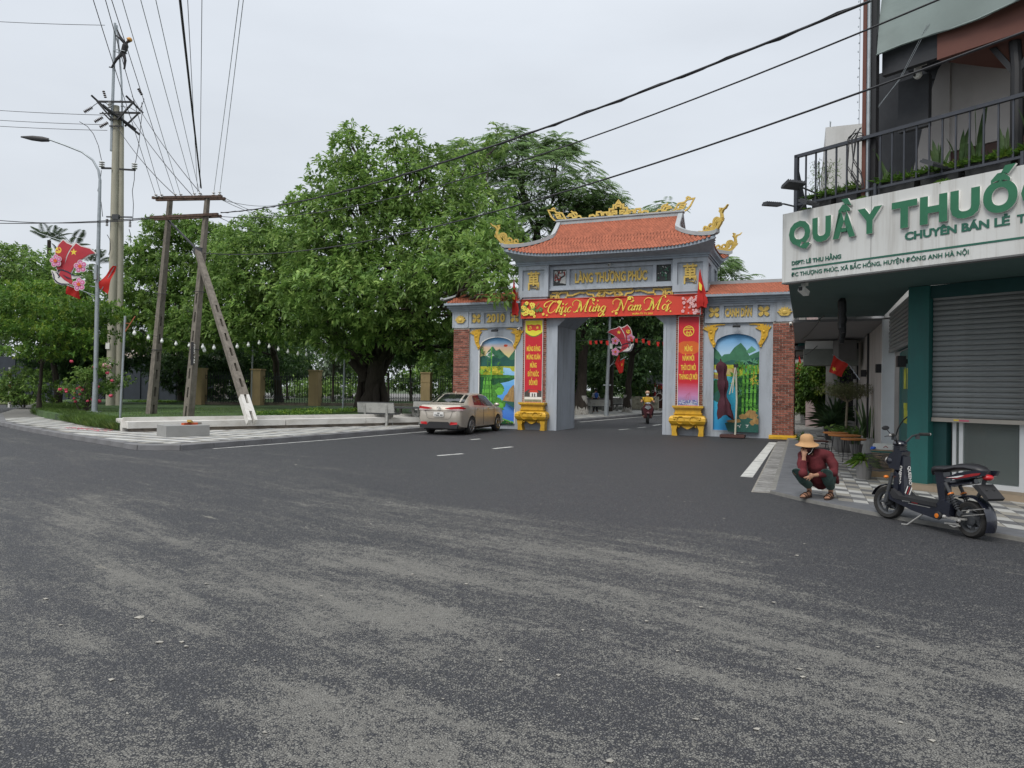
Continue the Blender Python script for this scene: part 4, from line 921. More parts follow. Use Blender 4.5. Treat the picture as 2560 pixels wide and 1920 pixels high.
# swash lettering built from pen strokes
def script(q, s_, x0, z0_, sc_, y, mi=0, wsc=1.0):
 """italic pen strokes with swelling width; returns pen x"""
 G = {
 'C': ([(1.35,.95),(1.15,1.12),(.75,1.05),(.35,.6),(.3,.15),(.6,-.03),(1.0,.12),(1.2,.35)], [(1.1,1.0),(.5,1.18),(-.15,1.0),(-.35,.72),(-.15,.55),(.1,.66)]),
 'M': ([(-.35,.62),(-.45,.9),(-.1,1.15),(.4,1.02),(.55,.7),(.35,.25),(.05,-.02),(-.2,.05)], [(.5,1.05),(.42,.5),(.3,0)], [(.5,1.05),(.72,.5),(.78,.02)], [(.78,.02),(1.15,.62),(1.5,1.1)], [(1.5,1.1),(1.35,.5),(1.3,.05),(1.5,.02)], [(1.1,.55),(1.5,1.15),(1.85,1.3),(2.0,1.1)]),
 'N': ([(-.35,.62),(-.45,.9),(-.1,1.15),(.4,1.02),(.5,.7),(.35,.25),(.05,-.02),(-.2,.05)], [(.5,1.05),(.45,.5),(.3,0)], [(.5,1.05),(.85,.4),(.98,.0)], [(.98,.0),(1.15,.62),(1.35,1.15),(1.7,1.3),(1.95,1.12)]),
 'h': ([(.1,0),(.35,.65),(.55,1.12),(.62,1.0),(.4,.5),(.22,0)], [(.3,.25),(.55,.52),(.68,.45),(.58,.1),(.75,.05),(.85,.2)]),
 'u': ([(.05,.35),(.2,.52),(.12,.12),(.28,.0),(.5,.2),(.65,.5)], [(.65,.5),(.55,.1),(.68,.0),(.82,.18)]),
 'c': ([(.55,.42),(.4,.52),(.18,.36),(.12,.12),(.3,0),(.55,.16)],),
 'n': ([(.05,.35),(.18,.5),(.1,0)], [(.14,.2),(.4,.5),(.54,.44),(.45,.08),(.58,.02),(.72,.2)]),
 'g': ([(.6,.44),(.42,.52),(.18,.34),(.14,.12),(.3,.02),(.52,.2),(.64,.48)], [(.64,.48),(.5,-.1),(.2,-.48),(-.05,-.4),(.1,-.15),(.7,.12)]),
 'a': ([(.6,.44),(.42,.52),(.18,.34),(.14,.12),(.3,.02),(.52,.2),(.64,.48)], [(.64,.48),(.54,.1),(.66,.0),(.8,.18)]),
 'm': ([(.05,.35),(.18,.5),(.1,0)], [(.14,.2),(.38,.5),(.48,.4),(.4,0)], [(.42,.2),(.66,.5),(.8,.42),(.7,.06),(.85,.02),(.98,.2)]),
 'o': ([(.4,.5),(.18,.36),(.14,.12),(.32,0),(.52,.16),(.54,.38),(.4,.5)],),
 'i': ([(.12,.5),(.05,.1),(.2,0),(.34,.18)], [(.14,.70),(.22,.80)])}
 adv = {'C':1.15,'M':1.7,'N':1.45,'h':.78,'u':.75,'c':.52,'n':.66,'g':.74,'a':.74,'m':.92,'o':.66,'i':.34}
 x = x0
 for chx in s_:
  base, mark = chx if isinstance(chx, tuple) else (chx, None)
  if base == ' ': x += .42*sc_*wsc; continue
  for st in G[base]:
   # Catmull-Rom smoothing
   S = []
   for i in range(len(st)-1):
    p0 = st[max(i-1, 0)]; p1 = st[i]; p2 = st[i+1]; p3 = st[min(i+2, len(st)-1)]
    for t in (0, .25, .5, .75):
     S.append(tuple(.5*((2*p1[k_])+(-p0[k_]+p2[k_])*t+(2*p0[k_]-5*p1[k_]+4*p2[k_]-p3[k_])*t*t+(-p0[k_]+3*p1[k_]-3*p2[k_]+p3[k_])*t**3) for k_ in (0, 1)))
   S.append(st[-1]); W = []
   for i in range(len(S)):
    d = (S[min(i+1, len(S)-1)][1]-S[max(i-1, 0)][1]); d2 = abs(S[min(i+1, len(S)-1)][0]-S[max(i-1, 0)][0])
    W.append(sc_*(.045+.085*max(0, -d)/(abs(d)+d2+1e-6)))
   q.stroke([(x+(a+.22*b)*sc_*wsc, z0_+b*sc_) for a, b in S], W, y, y+.004, mi)
  for mk_ in (mark or ''):
   if mk_ == '/': q.stroke([(x+.5*sc_,z0_+.68*sc_),(x+.72*sc_,z0_+.88*sc_)], .07*sc_, y, y+.004, mi)
   if mk_ == '\\': q.stroke([(x+.42*sc_,z0_+.88*sc_),(x+.6*sc_,z0_+.68*sc_)], .07*sc_, y, y+.004, mi)
   if mk_ == 'u': q.stroke([(x+(.35+a)*sc_,z0_+(.8+b)*sc_) for a, b in ((0,.08),(.12,-.02),(.26,.08))], .05*sc_, y, y+.004, mi)
   if mk_ == '+': q.stroke([(x+.78*sc_,z0_+.5*sc_),(x+.95*sc_,z0_+.62*sc_),(x+.9*sc_,z0_+.72*sc_)], .05*sc_, y, y+.004, mi)
  x += adv[base]*sc_*wsc
 return x
q = MB()
for wrd, x0 in ((['C','h',('u','/'),'c'], -2.50), (['M',('u','\\+'),'n','g'], -1.30), (['N',('a','u'),'m'], .30), (['M',('o','+/'),'i'], 1.50)):
 script(q, wrd, x0, 4.65, .40, -.345, 0, .80)
q.build('script_lettering', M_flw, bn)
letters('XUÂN ẤT TỴ 2025', .085, M_yel, bn, (1.35, -.335, 4.49), ext=.001, bold=.002, width=.78)
q = MB(); r2 = random.Random(3)
for (x, z, r_) in ((-1.95,5.06,.075),(-1.78,4.98,.04),(-1.86,4.60,.06),(-1.7,4.53,.04),(-.55,5.10,.07),(-.38,5.06,.035),(.85,5.12,.085),(1.0,5.02,.04),(.35,4.56,.06),(.2,4.62,.035),(-2.6,4.6,.06),(-2.45,4.55,.04),(2.25,4.62,.05),(2.4,4.58,.035),(-3.35,5.0,.05),(-.15,4.52,.05)):
 flower(q, x, z, r_, -.333, 0, 5, 3)
for k_ in range(34):
 x, z = -3.5+abs(r2.gauss(0, .42)), 4.52+r2.random()*.55*(1 if r2.random() < .5 else .7);
 if x < -2.6: flower(q, x, z, r2.uniform(.05, .11), -.332-.0004*k_, 0 if r2.random() < .6 else 2, 5, 3)
q.stroke([(-3.5,4.6),(-3.2,4.78),(-2.95,4.85),(-2.78,5.05)], .025, -.3308, -.33, 2)
for k_ in range(46):
 x, z = 3.42-abs(r2.gauss(0, .3)), 4.5+r2.random()*.6
 if x > 2.72: flower(q, x, z, r2.uniform(.03, .075), -.332-.0004*k_, 1, 5, 3 if r2.random() < .4 else None)
q.build('printed_flowers', [M_flw, M_flwp, M_gr, M_or], bn)
def vbanner(cx, lab, lines, zs, emb):
 b = thing('banner', lab, 'banner', GC, R(-22.5), 'vertical banners on the gate pilasters')
 q = MB(); q.box(cx-.375, cx+.375, -.075, -.055, 1.10, 4.395, 0); fr = .018
 for (x0, x1, z0_, z1_) in ((-.39,-.372,1.09,4.405),(.372,.39,1.09,4.405),(-.372,.372,1.09,1.105),(-.372,.372,4.39,4.405)): q.box(cx+x0, cx+x1, -.085, -.05, z0_, z1_, 1)
 q.build('banner_panel', [M_ban2, M_white], b)
 for t_, z in zip(lines, zs): letters(t_[0], .26, M_yel, b, (cx, -.079, z), ext=.0015, bold=.007, width=t_[1])
 return b
b1 = vbanner(-3.085, 'vertical red banner with yellow flag emblem on the left pilaster of the gate', [('MỪNG ĐẢNG',.58),('MỪNG XUÂN',.58),('MỪNG',.28),('ĐẤT NƯỚC',.48),('ĐỔI MỚI',.36)], [3.16,2.83,2.50,2.15,1.80], 0)
q = MB(); cx = -3.085
q.prism([(cx-.36,4.38)]+[(cx-.36+.72*i/10, 3.92-.16*math.sin(math.pi*i/10)) for i in range(11)]+[(cx+.36,4.38)], -.0775, -.0755, 0)
q.stroke([(cx-.36+.72*i/10, 3.90-.16*math.sin(math.pi*i/10)) for i in range(11)], .03, -.0785, -.0765, 3)
for e_ in (0, 1):
 ox = cx-.3+e_*.27; q.prism([(ox,4.22-e_*.01),(ox+.1,4.20),(ox+.2,4.23),(ox+.32,4.19),(ox+.33,3.98),(ox+.22,4.0),(ox+.12,3.96),(ox+.03,3.99)][::-1], -.0795-.002*e_, -.078, 1)
q.prism(star_poly(cx+.15, 4.10, .075), -.083, -.082, 2)
q.stroke(arc(cx-.16, 4.10, .06, -120, 60, 8), .018, -.0825, -.0815, 2); q.stroke([(cx-.22,4.04),(cx-.13,4.14)], .02, -.0825, -.0815, 2); q.stroke([(cx-.19,4.14),(cx-.12,4.16)], .025, -.0825, -.0815, 2)
q.prism([(cx-.37,1.12),(cx+.37,1.12),(cx+.37,1.38),(cx-.37,1.38)], -.0775, -.0755, 5); q.prism([(cx-.37,1.32),(cx+.37,1.32),(cx+.37,1.56),(cx+.2,1.60),(cx-.2,1.62),(cx-.37,1.5)], -.0785, -.0765, 4)
q.box(cx-.13, cx+.17, -.0800, -.0790, 1.33, 1.5, 6); q.prism([(cx-.2,1.5),(cx+.24,1.5),(cx+.17,1.6),(cx-.13,1.6)], -.0805, -.0795, 1); q.box(cx-.05, cx+.0, -.0815, -.0805, 1.33, 1.46, 4); q.box(cx+.05, cx+.1, -.0815, -.0805, 1.33, 1.46, 4); q.box(cx-.36, cx+.36, -.0795, -.0785, 1.22, 1.32, 6)
M_dg = mat('print_dark_grey', (.07,.06,.055), .6, var=.4, scale=20); M_gb = mat('print_grey_green', (.20,.22,.16), .6, var=.4, scale=16)
q.build('banner_emblem', [mat('print_lemon', (.78,.72,.05), .5), M_ban, M_yel, M_gr, M_dg, M_gb, M_white], b1)
b2 = vbanner(.0+3.03, 'vertical red banner with round pavilion emblem on the right pilaster of the gate', [('MỪNG',.28),('NĂM MỚI',.42),('THỜI CƠ MỚI',.54),('THẮNG LỢI MỚI',.66)], [3.12,2.77,2.42,2.08], 1)
q = MB(); cx = 3.03
q.prism(arc(cx, 3.45, .375, 180, 360, 12, .62)[::-1] if 0 else [(cx-.37,3.4),(cx-.2,3.48),(cx+.2,3.48),(cx+.37,3.4),(cx+.37,3.1),(cx+.2,3.0),(cx-.2,3.0),(cx-.37,3.1)], -.0775, -.0755, 0)
q.stroke(arc(cx, 3.86, .185, 0, 360, 28)[:-1], .03, -.080, -.078, 1, closed=True)
for P in ([(cx-.13,3.92),(cx+.13,3.92)], [(cx-.09,3.98),(cx+.09,3.98)], [(cx-.13,3.92),(cx-.15,3.88)], [(cx+.13,3.92),(cx+.15,3.88)], [(cx-.06,3.88),(cx-.06,3.82)], [(cx+.06,3.88),(cx+.06,3.82)], [(cx-.10,3.81),(cx+.10,3.81)], [(cx-.09,3.8),(cx-.09,3.70)], [(cx+.09,3.8),(cx+.09,3.70)], [(cx-.03,3.78),(cx-.03,3.69)], [(cx+.03,3.78),(cx+.03,3.69)]): q.stroke(P, .026, -.0805, -.0785, 1)
q.build('banner_emblem', [M_or, M_yel], b2)
M_pur = grad('print_city_haze', [(0,(.16,.20,.42)),(.35,(.50,.22,.42)),(1,(.55,.02,.035))], 1.2, 1.95)
q = MB(); q.add([(cx-.37,-.0768,1.12),(cx+.37,-.0768,1.12),(cx+.37,-.0768,1.95),(cx-.37,-.0768,1.95)], [(0,1,2,3)], 0)
r2 = random.Random(9)
for k_ in range(120):
 x, z = cx+r2.uniform(-.33, .33), r2.uniform(1.13, 1.30); a, b_ = r2.uniform(.012, .035), r2.uniform(.008, .02); q.box(x-a, x+a, -.0774-.00002*k_, -.0770, z-b_, z+b_, 1 if k_ % 2 else 2)
q.stroke([(cx+.02,1.3),(cx+.07,1.62),(cx+.12,1.3)], .014, -.0790, -.0782, 3); q.stroke([(cx-.08,1.3),(cx-.05,1.5),(cx-.02,1.3)], .01, -.0790, -.0782, 3)
for k_ in range(6): q.stroke([(cx+.07,1.6),(cx-.25+k_*.05,1.32)], .004, -.0786, -.0784, 3)
q.build('printed_picture', [M_pur, mat('print_blue', (.10,.14,.33), .6), mat('print_pale_blue', (.42,.46,.58), .6), mat('print_rose', (.42,.12,.2), .6)], b2)
# party flags on short poles either side of the banner
def flag_hang(base, top, w_, h_, lab, droop=.55, cat='flag', rz=0, star=True, name='flag', group=None):
 base = Vector(base); top = Vector(top); f = thing(name, lab, cat, base, 0, group)
 q = MB(); q.tube([(0,0,0), top-base], .014, 6); q.build('flagpole', M_steel, f)
 ax = (top-base).normalized(); d = Vector((math.cos(rz), math.sin(rz), 0)); q = MB(); NU, NV = 12, 10
 dn = Vector((0,0,-1))
 def pt(u, v_):
  p = (top-base) - ax*h_*u*.98
  out_ = (d*(1-droop)+dn*droop).normalized()
  fold = math.sin(v_*9+u*3)*.045*v_*(w_/.9); side = Vector((-d.y, d.x, 0))
  return p+out_*w_*v_*(1-.12*u)+side*fold+d*(-fold*.5)
 vs = [pt(i/NU, j/NV) for i in range(NU+1) for j in range(NV+1)]
 q.add(vs, [(i*(NV+1)+j, i*(NV+1)+j+1, (i+1)*(NV+1)+j+1, (i+1)*(NV+1)+j) for i in range(NU) for j in range(NV)])
 q.build('flag_cloth', M_red, f, smooth=60)
 if star:
  q = MB(); sp = star_poly(.5, .5, .27); n_ = len(sp)
  for sg in (1, -1):
   P = []
   for (v_, u) in sp+[(.5, .5)]:
    p = pt(u, .5+(v_-.5)*(h_/w_)); e1 = pt(u+.02, v_)-pt(u-.02, v_); e2 = pt(u, v_+.02)-pt(u, v_-.02); nn = e1.cross(e2).normalized()
    P.append(p+nn*sg*.012)
   q.add(P, [(i, (i+1) % n_, n_) for i in range(n_)])
  q.build('star', M_yel, f)
 return f
def GW(x, y, z): return GM @ Vector((x, y, z))
def furled_flag(base, h, lab, group=None, w_=.34, lean=(0,0)):
 f = thing('flag', lab, 'flag', base, R(-22.5), group)
 q = MB(); q.tube([(0,0,0),(lean[0],lean[1],h)], .014, 6); q.build('flagpole', M_steel, f)
 q = MB(); K = 16; n_ = 20; vs = []
 for i in range(K+1):
  t = i/K; z = h*.97-h*.80*t; wr = .02+w_*.5*min(1, t*1.15)**1.3*(1 if t < .93 else .8)
  for j in range(n_):
   A = 2*math.pi*j/n_; rr = wr*(1+.22*math.sin(5*A+3*t)+.1*math.sin(9*A))
   vs.append((lean[0]*(z/h)+wr*.35+rr*math.cos(A), lean[1]*(z/h)+rr*.45*math.sin(A), z+.03*math.sin(3*A)*t))
 fs = [(i*n_+j, i*n_+(j+1) % n_, (i+1)*n_+(j+1) % n_, (i+1)*n_+j) for i in range(K) for j in range(n_)]+[tuple(range(K*n_, K*n_+n_))]
 q.add(vs, fs); q.build('flag_cloth', M_red, f, smooth=50)
 q = MB(); q.prism([(lean[0]*.75-.01, h*.70),(lean[0]*.75+.10, h*.62),(lean[0]*.75+.09, h*.50),(lean[0]*.75-.0, h*.54)][::-1], -.14, -.115); q.build('star', M_yel, f)
 return f
furled_flag(GW(3.50,-.42,4.40), 1.72, 'furled red flag with yellow star hanging at the right end of the new year banner', lean=(-.06,0))
furled_flag(GW(-3.78,-.42,4.30), 1.75, 'furled red flag with yellow star hanging at the left end of the new year banner', w_=.24, lean=(-.08,0))
# ================================================================= TREES AND PLANTS
LF = {'ficus': leafmat('ficus_leaf', (.065,.135,.034), (.18,.30,.068), (.38,.51,.15), .42),
 'dark': leafmat('dark_leaf', (.036,.080,.030), (.070,.140,.042), (.15,.25,.07), .35),
 'feather': leafmat('feathery_leaf', (.13,.20,.09), (.18,.28,.11), (.26,.37,.14), .5),
 'bright': leafmat('bright_leaf', (.055,.130,.026), (.13,.25,.04), (.34,.43,.06), .4),
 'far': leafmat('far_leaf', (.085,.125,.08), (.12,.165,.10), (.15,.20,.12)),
 'mid': leafmat('mid_leaf', (.070,.145,.036), (.17,.285,.066), (.33,.45,.12), .42),
 'palm': leafmat('palm_leaf', (.035,.075,.032), (.055,.105,.04), (.08,.14,.05)),
 'grass': leafmat('grass_blade', (.060,.11,.022), (.09,.16,.03), (.15,.21,.04)),
 'snake': leafmat('striped_leaf', (.035,.08,.03), (.07,.12,.04), (.30,.30,.08), trans=.1)}
def leaves(P, Dr, Ln, Wd, droop=.25, fold=.35, seed=1):
 """P base points, Dr directions, arrays -> verts, faces (two triangles folded on the midrib)"""
 rs = np.random.RandomState(seed); n = len(P)
 D_ = Dr/np.linalg.norm(Dr, axis=1, keepdims=True); up = rs.normal(size=(n,3))*.35+np.array([0,0,1.0])
 S = np.cross(D_, up); S /= (np.linalg.norm(S, axis=1, keepdims=True)+1e-9); Nn = np.cross(S, D_)
 Ln = Ln[:,None]; Wd = Wd[:,None]
 tip = P+D_*Ln-np.array([0,0,1.])*droop*Ln; mid = P+D_*Ln*.5-np.array([0,0,1.])*droop*Ln*.25
 l_ = mid+S*Wd*.5+Nn*Wd*fold*.5; r_ = mid-S*Wd*.5+Nn*Wd*fold*.5
 V = np.stack([P, l_, tip, r_], 1).reshape(-1, 3)
 b = (np.arange(n)*4)[:,None]; F = np.concatenate([b+np.array([[0,1,2]]), b+np.array([[0,2,3]])], 1).reshape(-1, 3)
 return V, F
def np_mesh(name, V, F, m):
 me = bpy.data.meshes.new(name); me.vertices.add(len(V)); me.vertices.foreach_set('co', V.astype('f').ravel())
 k = F.shape[1]; me.loops.add(F.size); me.loops.foreach_set('vertex_index', F.astype('i').ravel())
 me.polygons.add(len(F)); me.polygons.foreach_set('loop_start', (np.arange(len(F))*k).astype('i')); me.polygons.foreach_set('loop_total', np.full(len(F), k, 'i'))
 me.update(calc_edges=True); me.materials.append(m); return me
def crown_cloud(clumps, ntw, per, ln, wd, seed=1, spread=1.0, droop=.25, shell=.55, flat_=0.0, var=.35):
 """clumps: (centre, (rx,ry,rz)); twigs scattered through every clump, a rosette of leaves at each twig tip"""
 rs = np.random.RandomState(seed); PP, DD = [], []
 vol = np.array([c[1][0]*c[1][1]*c[1][2] for c in clumps])**(2/3.); num = np.maximum(3, (ntw*vol/vol.sum()).astype(int))
 for (c, r_), n in zip(clumps, num):
  d = rs.normal(size=(n,3)); d /= np.linalg.norm(d, axis=1, keepdims=True)
  rad = shell+(1-shell)*rs.rand(n, 1)**.5; rad *= (1+.16*np.sin(d[:, :1]*7+seed)+.14*np.sin(d[:,2:3]*9+2*seed))
  p = np.array(c)+d*rad*np.array(r_); ax = d*np.array([1,1,.7])+np.array([0,0,.45-flat_]); ax += rs.normal(size=(n,3))*.35
  ax /= np.linalg.norm(ax, axis=1, keepdims=True)
  for k in range(per):
   u = rs.normal(size=(n,3)); u -= ax*(u*ax).sum(1, keepdims=True); u /= np.linalg.norm(u, axis=1, keepdims=True)
   dd = ax*.45+u*spread; PP.append(p+ax*rs.uniform(-.6, .3, (n,1))*ln); DD.append(dd)
 P = np.concatenate(PP); D_ = np.concatenate(DD); n = len(P)
 return leaves(P, D_, ln*(1+rs.uniform(-var, var, n)), wd*(1+rs.uniform(-var, var, n)), droop, seed=seed)
def limb(mb, a, b, r0, r1, wob=.08, n=7, seed=0):
 r2 = random.Random(seed); a = Vector(a); b = Vector(b); L_ = (b-a).length; pts = []
 for i in range(n+1):
  t = i/n; p = a.lerp(b, t);
  if 0 < i < n: p = p+Vector((r2.gauss(0, wob), r2.gauss(0, wob), r2.gauss(0, wob*.5)))*L_*.35
  p.z += math.sin(math.pi*t)*L_*.05; pts.append(p)
 mb.tube(pts, [r0+(r1-r0)*(i/n)**.8 for i in range(n+1)], 8); return pts
def tree(name, lab, base, clumps, tr, leaf, ntw, per, ln, wd, seed, fork=.35, trunk_mat=None, group=None, cat='tree', twigs=True, white=0, **kw):
 base = Vector(base); t = thing(name, lab, cat, base, 0, group)
 rel = [((Vector(c)-base), r_) for c, r_ in clumps]
 cz = sum(c.z for c, _ in rel)/len(rel); cx = sum(c.x for c, _ in rel)/len(rel); cy = sum(c.y for c, _ in rel)/len(rel)
 lo = min(c.z-r_[2] for c, r_ in rel); fk = Vector((cx*.25, cy*.25, max(.6, lo*.9 if fork is None else fork*cz)))
 mb = MB(); rr = random.Random(seed); n = 9; pts = [Vector((fk.x*(i/n)**1.5+rr.gauss(0, tr*.12)*(i > 0), fk.y*(i/n)**1.5, fk.z*i/n-.05)) for i in range(n+1)]
 mb.tube(pts, [tr*(1.35-.5*min(1, i/n*3) if i < 3 else .85-.15*i/n) for i in range(n+1)], 12)
 for i, (c, r_) in enumerate(rel):
  st = fk if i % 2 else pts[-2]; q = limb(mb, st, c-Vector((0,0,r_[2]*.2)), tr*.38*(.6+.4*rr.random()), tr*.07, .09, 8, seed*7+i)
  if twigs:
   for k in range(3):
    d = Vector((rr.gauss(0,1), rr.gauss(0,1), rr.gauss(.2,.7))).normalized(); limb(mb, q[5+k % 3], c+Vector((d.x*r_[0], d.y*r_[1], d.z*r_[2]))*.85, tr*.11, tr*.03, .08, 5, seed*31+i*3+k)
 mb.build('trunk', trunk_mat or M_bark, t, smooth=60)
 if white:
  w_ = MB(); w_.tube([pts[0], pts[1]*1.0, Vector((pts[1].x, pts[1].y, white))], [tr*1.42, tr*1.15, tr*.98], 14); w_.build('lime_wash', mat('trunk_lime_wash', (.45,.43,.39), .9, var=.2, scale=5, bump=.6, bscale=20, dirt=((.10,.08,.06), (7,7,7), .95)), t)
 V, F = crown_cloud([((c.x, c.y, c.z), r_) for c, r_ in rel], ntw, per, ln, wd, seed, **kw)
 place('crown', np_mesh('crown', V, F, LF[leaf]), t, kind='stuff')
 return t
def cl(px, py, Y, r, rz=None, ry=None):   # clump centred on a surveyed bearing, radii in metres
 p = at(px, py, Y); return (p, (r, ry or r, rz or r*.85))
_r = random.Random(8); _c = [((_x+_r.uniform(-.8,.8), 78+.25*(_x+20)+_r.uniform(-2,2), _r.uniform(.8,2.9)), (1.9,1.5,1.3)) for _x in range(-62, 26, 2)]
V, F = crown_cloud(_c, 4200, 6, .45, .22, 33, shell=.3); _o = place('undergrowth', np_mesh('undergrowth', V, F, LF['mid'])); tag(_o, 'band of mixed undergrowth beyond the park behind the iron fence', 'undergrowth', kind='stuff')
# --- the big banyan beside the gate
bany = [cl(1010,640,38,3.6,3.2), cl(900,560,37,3.0,2.6), cl(870,440,38,2.0,2.0), cl(960,455,39,2.4,2.2), cl(1060,470,38,2.6,2.2), cl(1130,570,37,2.7,2.4), cl(1200,560,39,2.4,2.2), cl(800,520,38,1.7,1.3), cl(860,385,39,.9,1.3), cl(866,335,39,.45,.8),
  cl(1005,370,39,.9,.95), cl(1060,400,39,1.1,.8), cl(830,640,36,2.6,2.0), cl(820,740,35,2.7,1.8), cl(930,740,34.5,2.9,2.0), cl(1040,740,34,2.4,1.9), cl(1110,690,33,1.9,1.6), cl(1190,680,31.8,1.7,1.3), cl(1210,700,29.8,1.2,.6,.9),
  cl(1245,735,29.3,.75,.38,.5), cl(1150,640,35,2.2,1.8), cl(760,500,37,.8,.6), cl(780,700,37,2.2,2.0), cl(1080,800,36.5,1.3,1.2), cl(940,830,35,1.3,.8), cl(1240,620,34,1.6,1.4), cl(830,850,36.5,1.2,.9), cl(1100,870,38,1.2,.9), cl(1170,800,36,1.1,1.1), cl(1150,870,37,.8,.8), cl(880,880,35.5,.8,.5), cl(1000,850,34.5,1.0,.5), cl(1165,410,40,1.3,1.0), cl(1238,360,42,.7,1.1)]
tb = gp(925,1026,.37)
ban = tree('banyan_tree', 'huge spreading banyan with thick fused trunk and large leaf rosettes left of the gate', tb, bany, .52, 'ficus', 6200, 8, .31, .12, 3, fork=.36, twigs=True, droop=.18, shell=.45)
mb = MB(); rr = random.Random(4)       # fused stems and aerial roots
for k in range(15):
 A = rr.uniform(0, 6.28); r_ = rr.uniform(.35, 1.0); x, y = r_*math.cos(A)*1.05, r_*math.sin(A)*.7; h = rr.uniform(2.0, 5.2)
 mb.tube([(x*1.15, y*1.15, -.05), (x*.95, y*.95, .5), (x*.72+rr.gauss(0,.08), y*.7, h*.5), (x*.75+rr.gauss(0,.12), y*.6, h)], [rr.uniform(.16,.30), rr.uniform(.12,.22), rr.uniform(.09,.18), .07], 8)
for e_ in (-1, 1):
 for k in range(3): limb(mb, (e_*.3, 0, 1.6+k*.4), (e_*(2.4+k*.6), rr.uniform(-1.5, .5), 4.6+k*.8), .30, .12, .05, 8, 90+k+e_)
mb.build('aerial_roots', M_bark, ban, smooth=60)
# feathery flame tree behind the roof
def feather_tree(name, lab, base, clumps, tr, seed, nf=900, group=None):
 base = Vector(base); t = thing(name, lab, 'tree', base, 0, group); rs = np.random.RandomState(seed); rr = random.Random(seed)
 rel = [(Vector(c)-base, r_) for c, r_ in clumps]; cz = sum(c.z for c, _ in rel)/len(rel); fk = Vector((0, 0, cz*.45)); mb = MB()
 mb.tube([(0,0,-.05),(.1,0,fk.z*.5),fk], [tr*1.2, tr, tr*.8], 10)
 PP, DD = [], []
 for i, (c, r_) in enumerate(rel):
  q = limb(mb, fk, c, tr*.5, tr*.12, .07, 8, seed+i)
  for k in range(5):
   d = Vector((rr.gauss(0,1), rr.gauss(0,1), rr.gauss(.1,.5))).normalized(); limb(mb, q[5], c+Vector((d.x*r_[0], d.y*r_[1], d.z*r_[2]))*.9, tr*.13, tr*.03, .08, 5, seed*9+i*5+k)
  n = int(nf/len(rel)); d = rs.normal(size=(n,3)); d /= np.linalg.norm(d, axis=1, keepdims=True)
  p = np.array(c)+d*(.35+.65*rs.rand(n,1))*np.array(r_)
  for a in range(n):           # a flat arching compound leaf: pinnae either side of a rachis
   u = d[a]*np.array([1,1,.25])+rs.normal(size=3)*.3; u[2] *= .5; u /= np.linalg.norm(u); sd_ = np.cross(u, [0,0,1]); sd_ /= np.linalg.norm(sd_)+1e-9; Lr = rs.uniform(.7, 1.2)
   for j in range(9):
    tt = (j+.5)/9; o = p[a]+u*Lr*tt-np.array([0,0,1])*.45*tt*tt*Lr
    for sg in (-1, 1): PP.append(o); DD.append((sd_*sg+u*.45-np.array([0,0,.15]))*(.34*math.sin(math.pi*(.12+.8*tt))))
 mb.build('trunk', M_bark, t, smooth=60)
 P = np.array(PP); D_ = np.array(DD); l_ = np.linalg.norm(D_, axis=1)
 V, F = leaves(P, D_, l_*1.15, l_*.26, .15, .2, seed); place('crown', np_mesh('crown', V, F, LF['feather']), t, kind='stuff'); return t
fl = [cl(1200,420,50,3.2,1.3), cl(1290,395,50,3.0,1.2), cl(1380,420,50,3.0,1.1), cl(1440,470,49,2.4,.9), cl(1330,480,50,3.6,1.3), cl(1400,535,50,2.6,.9), cl(1240,500,50,3.0,1.6), cl(1480,530,50,1.5,.6), cl(1270,350,51,1.8,.7), cl(1398,365,51,1.2,.7), cl(1160,380,51,1.5,.7), cl(1500,500,50,1.4,.6), cl(1330,560,50,3.0,1.2)]
feather_tree('flame_tree', 'tall feathery leaved flame tree rising behind the gate roof', (2.6, 50, .1), fl, .36, 5, 2100)
feather_tree('flame_tree', 'feathery treetop showing just right of the ridge centre ornament', (6.8, 52, .1), [cl(1660,520,52,1.1,.5), cl(1625,545,52,1.0,.4), cl(1580,540,52,.8,.4)], .25, 8, 170)
feather_tree('flame_tree', 'feathery treetop peeping out between the main roof and the right wing roof', (13.5, 46, .1), [cl(1830,710,46,1.5,.9), cl(1800,660,46,1.0,.5), cl(1860,735,46,.9,.4)], .25, 9, 260)
# round leafed trees between the poles
tree('almond_tree', 'broad leafy tree with a rounded crown directly behind the leaning brace pole', gp(697,1012,.37), [cl(690,690,40,3.0,2.6), cl(620,650,41,2.4,2.0), cl(600,740,40,2.6,2.0), cl(700,590,42,2.2,1.5), cl(640,590,43,1.8,1.1), cl(560,740,40,2.0,1.6), cl(700,800,39,2.6,1.5), cl(600,820,39,2.2,1.2), cl(520,800,39,1.6,1.2), cl(760,650,40,2.2,2.0), cl(560,620,43,1.3,.9)], .26, 'ficus', 4600, 8, .27, .105, 12, fork=.5, droop=.2)
tree('almond_tree', 'dark green tree with tiered branches rising between the tall pole and the wooden frame poles', gp(455,1005,.37), [cl(450,570,46,1.7,.7), cl(510,590,46,2.0,1.0), cl(400,620,46,1.8,.9), cl(350,650,45,1.5,.8), cl(450,680,45,2.4,1.2), cl(380,720,45,2.2,1.1), cl(330,760,44,1.6,1.0), cl(430,780,44,2.4,1.2), cl(350,830,44,1.8,1.0), cl(470,840,43,2.0,1.0), cl(395,560,47,.9,.5), cl(540,680,45,1.8,1.2)], .28, 'mid', 3600, 8, .26, .12, 14, fork=.42, droop=.1, flat_=.3)
tree('almond_tree', 'dark leafy understorey tree behind the iron fence left of the banyan', gp(620,1004,.37), [cl(600,880,50,3.0,1.8), cl(520,900,50,2.6,1.5), cl(690,900,50,2.5,1.6), cl(560,960,49,2.2,1.2), cl(450,930,50,2.4,1.2)], .22, 'dark', 2800, 7, .25, .11, 15, fork=.5)
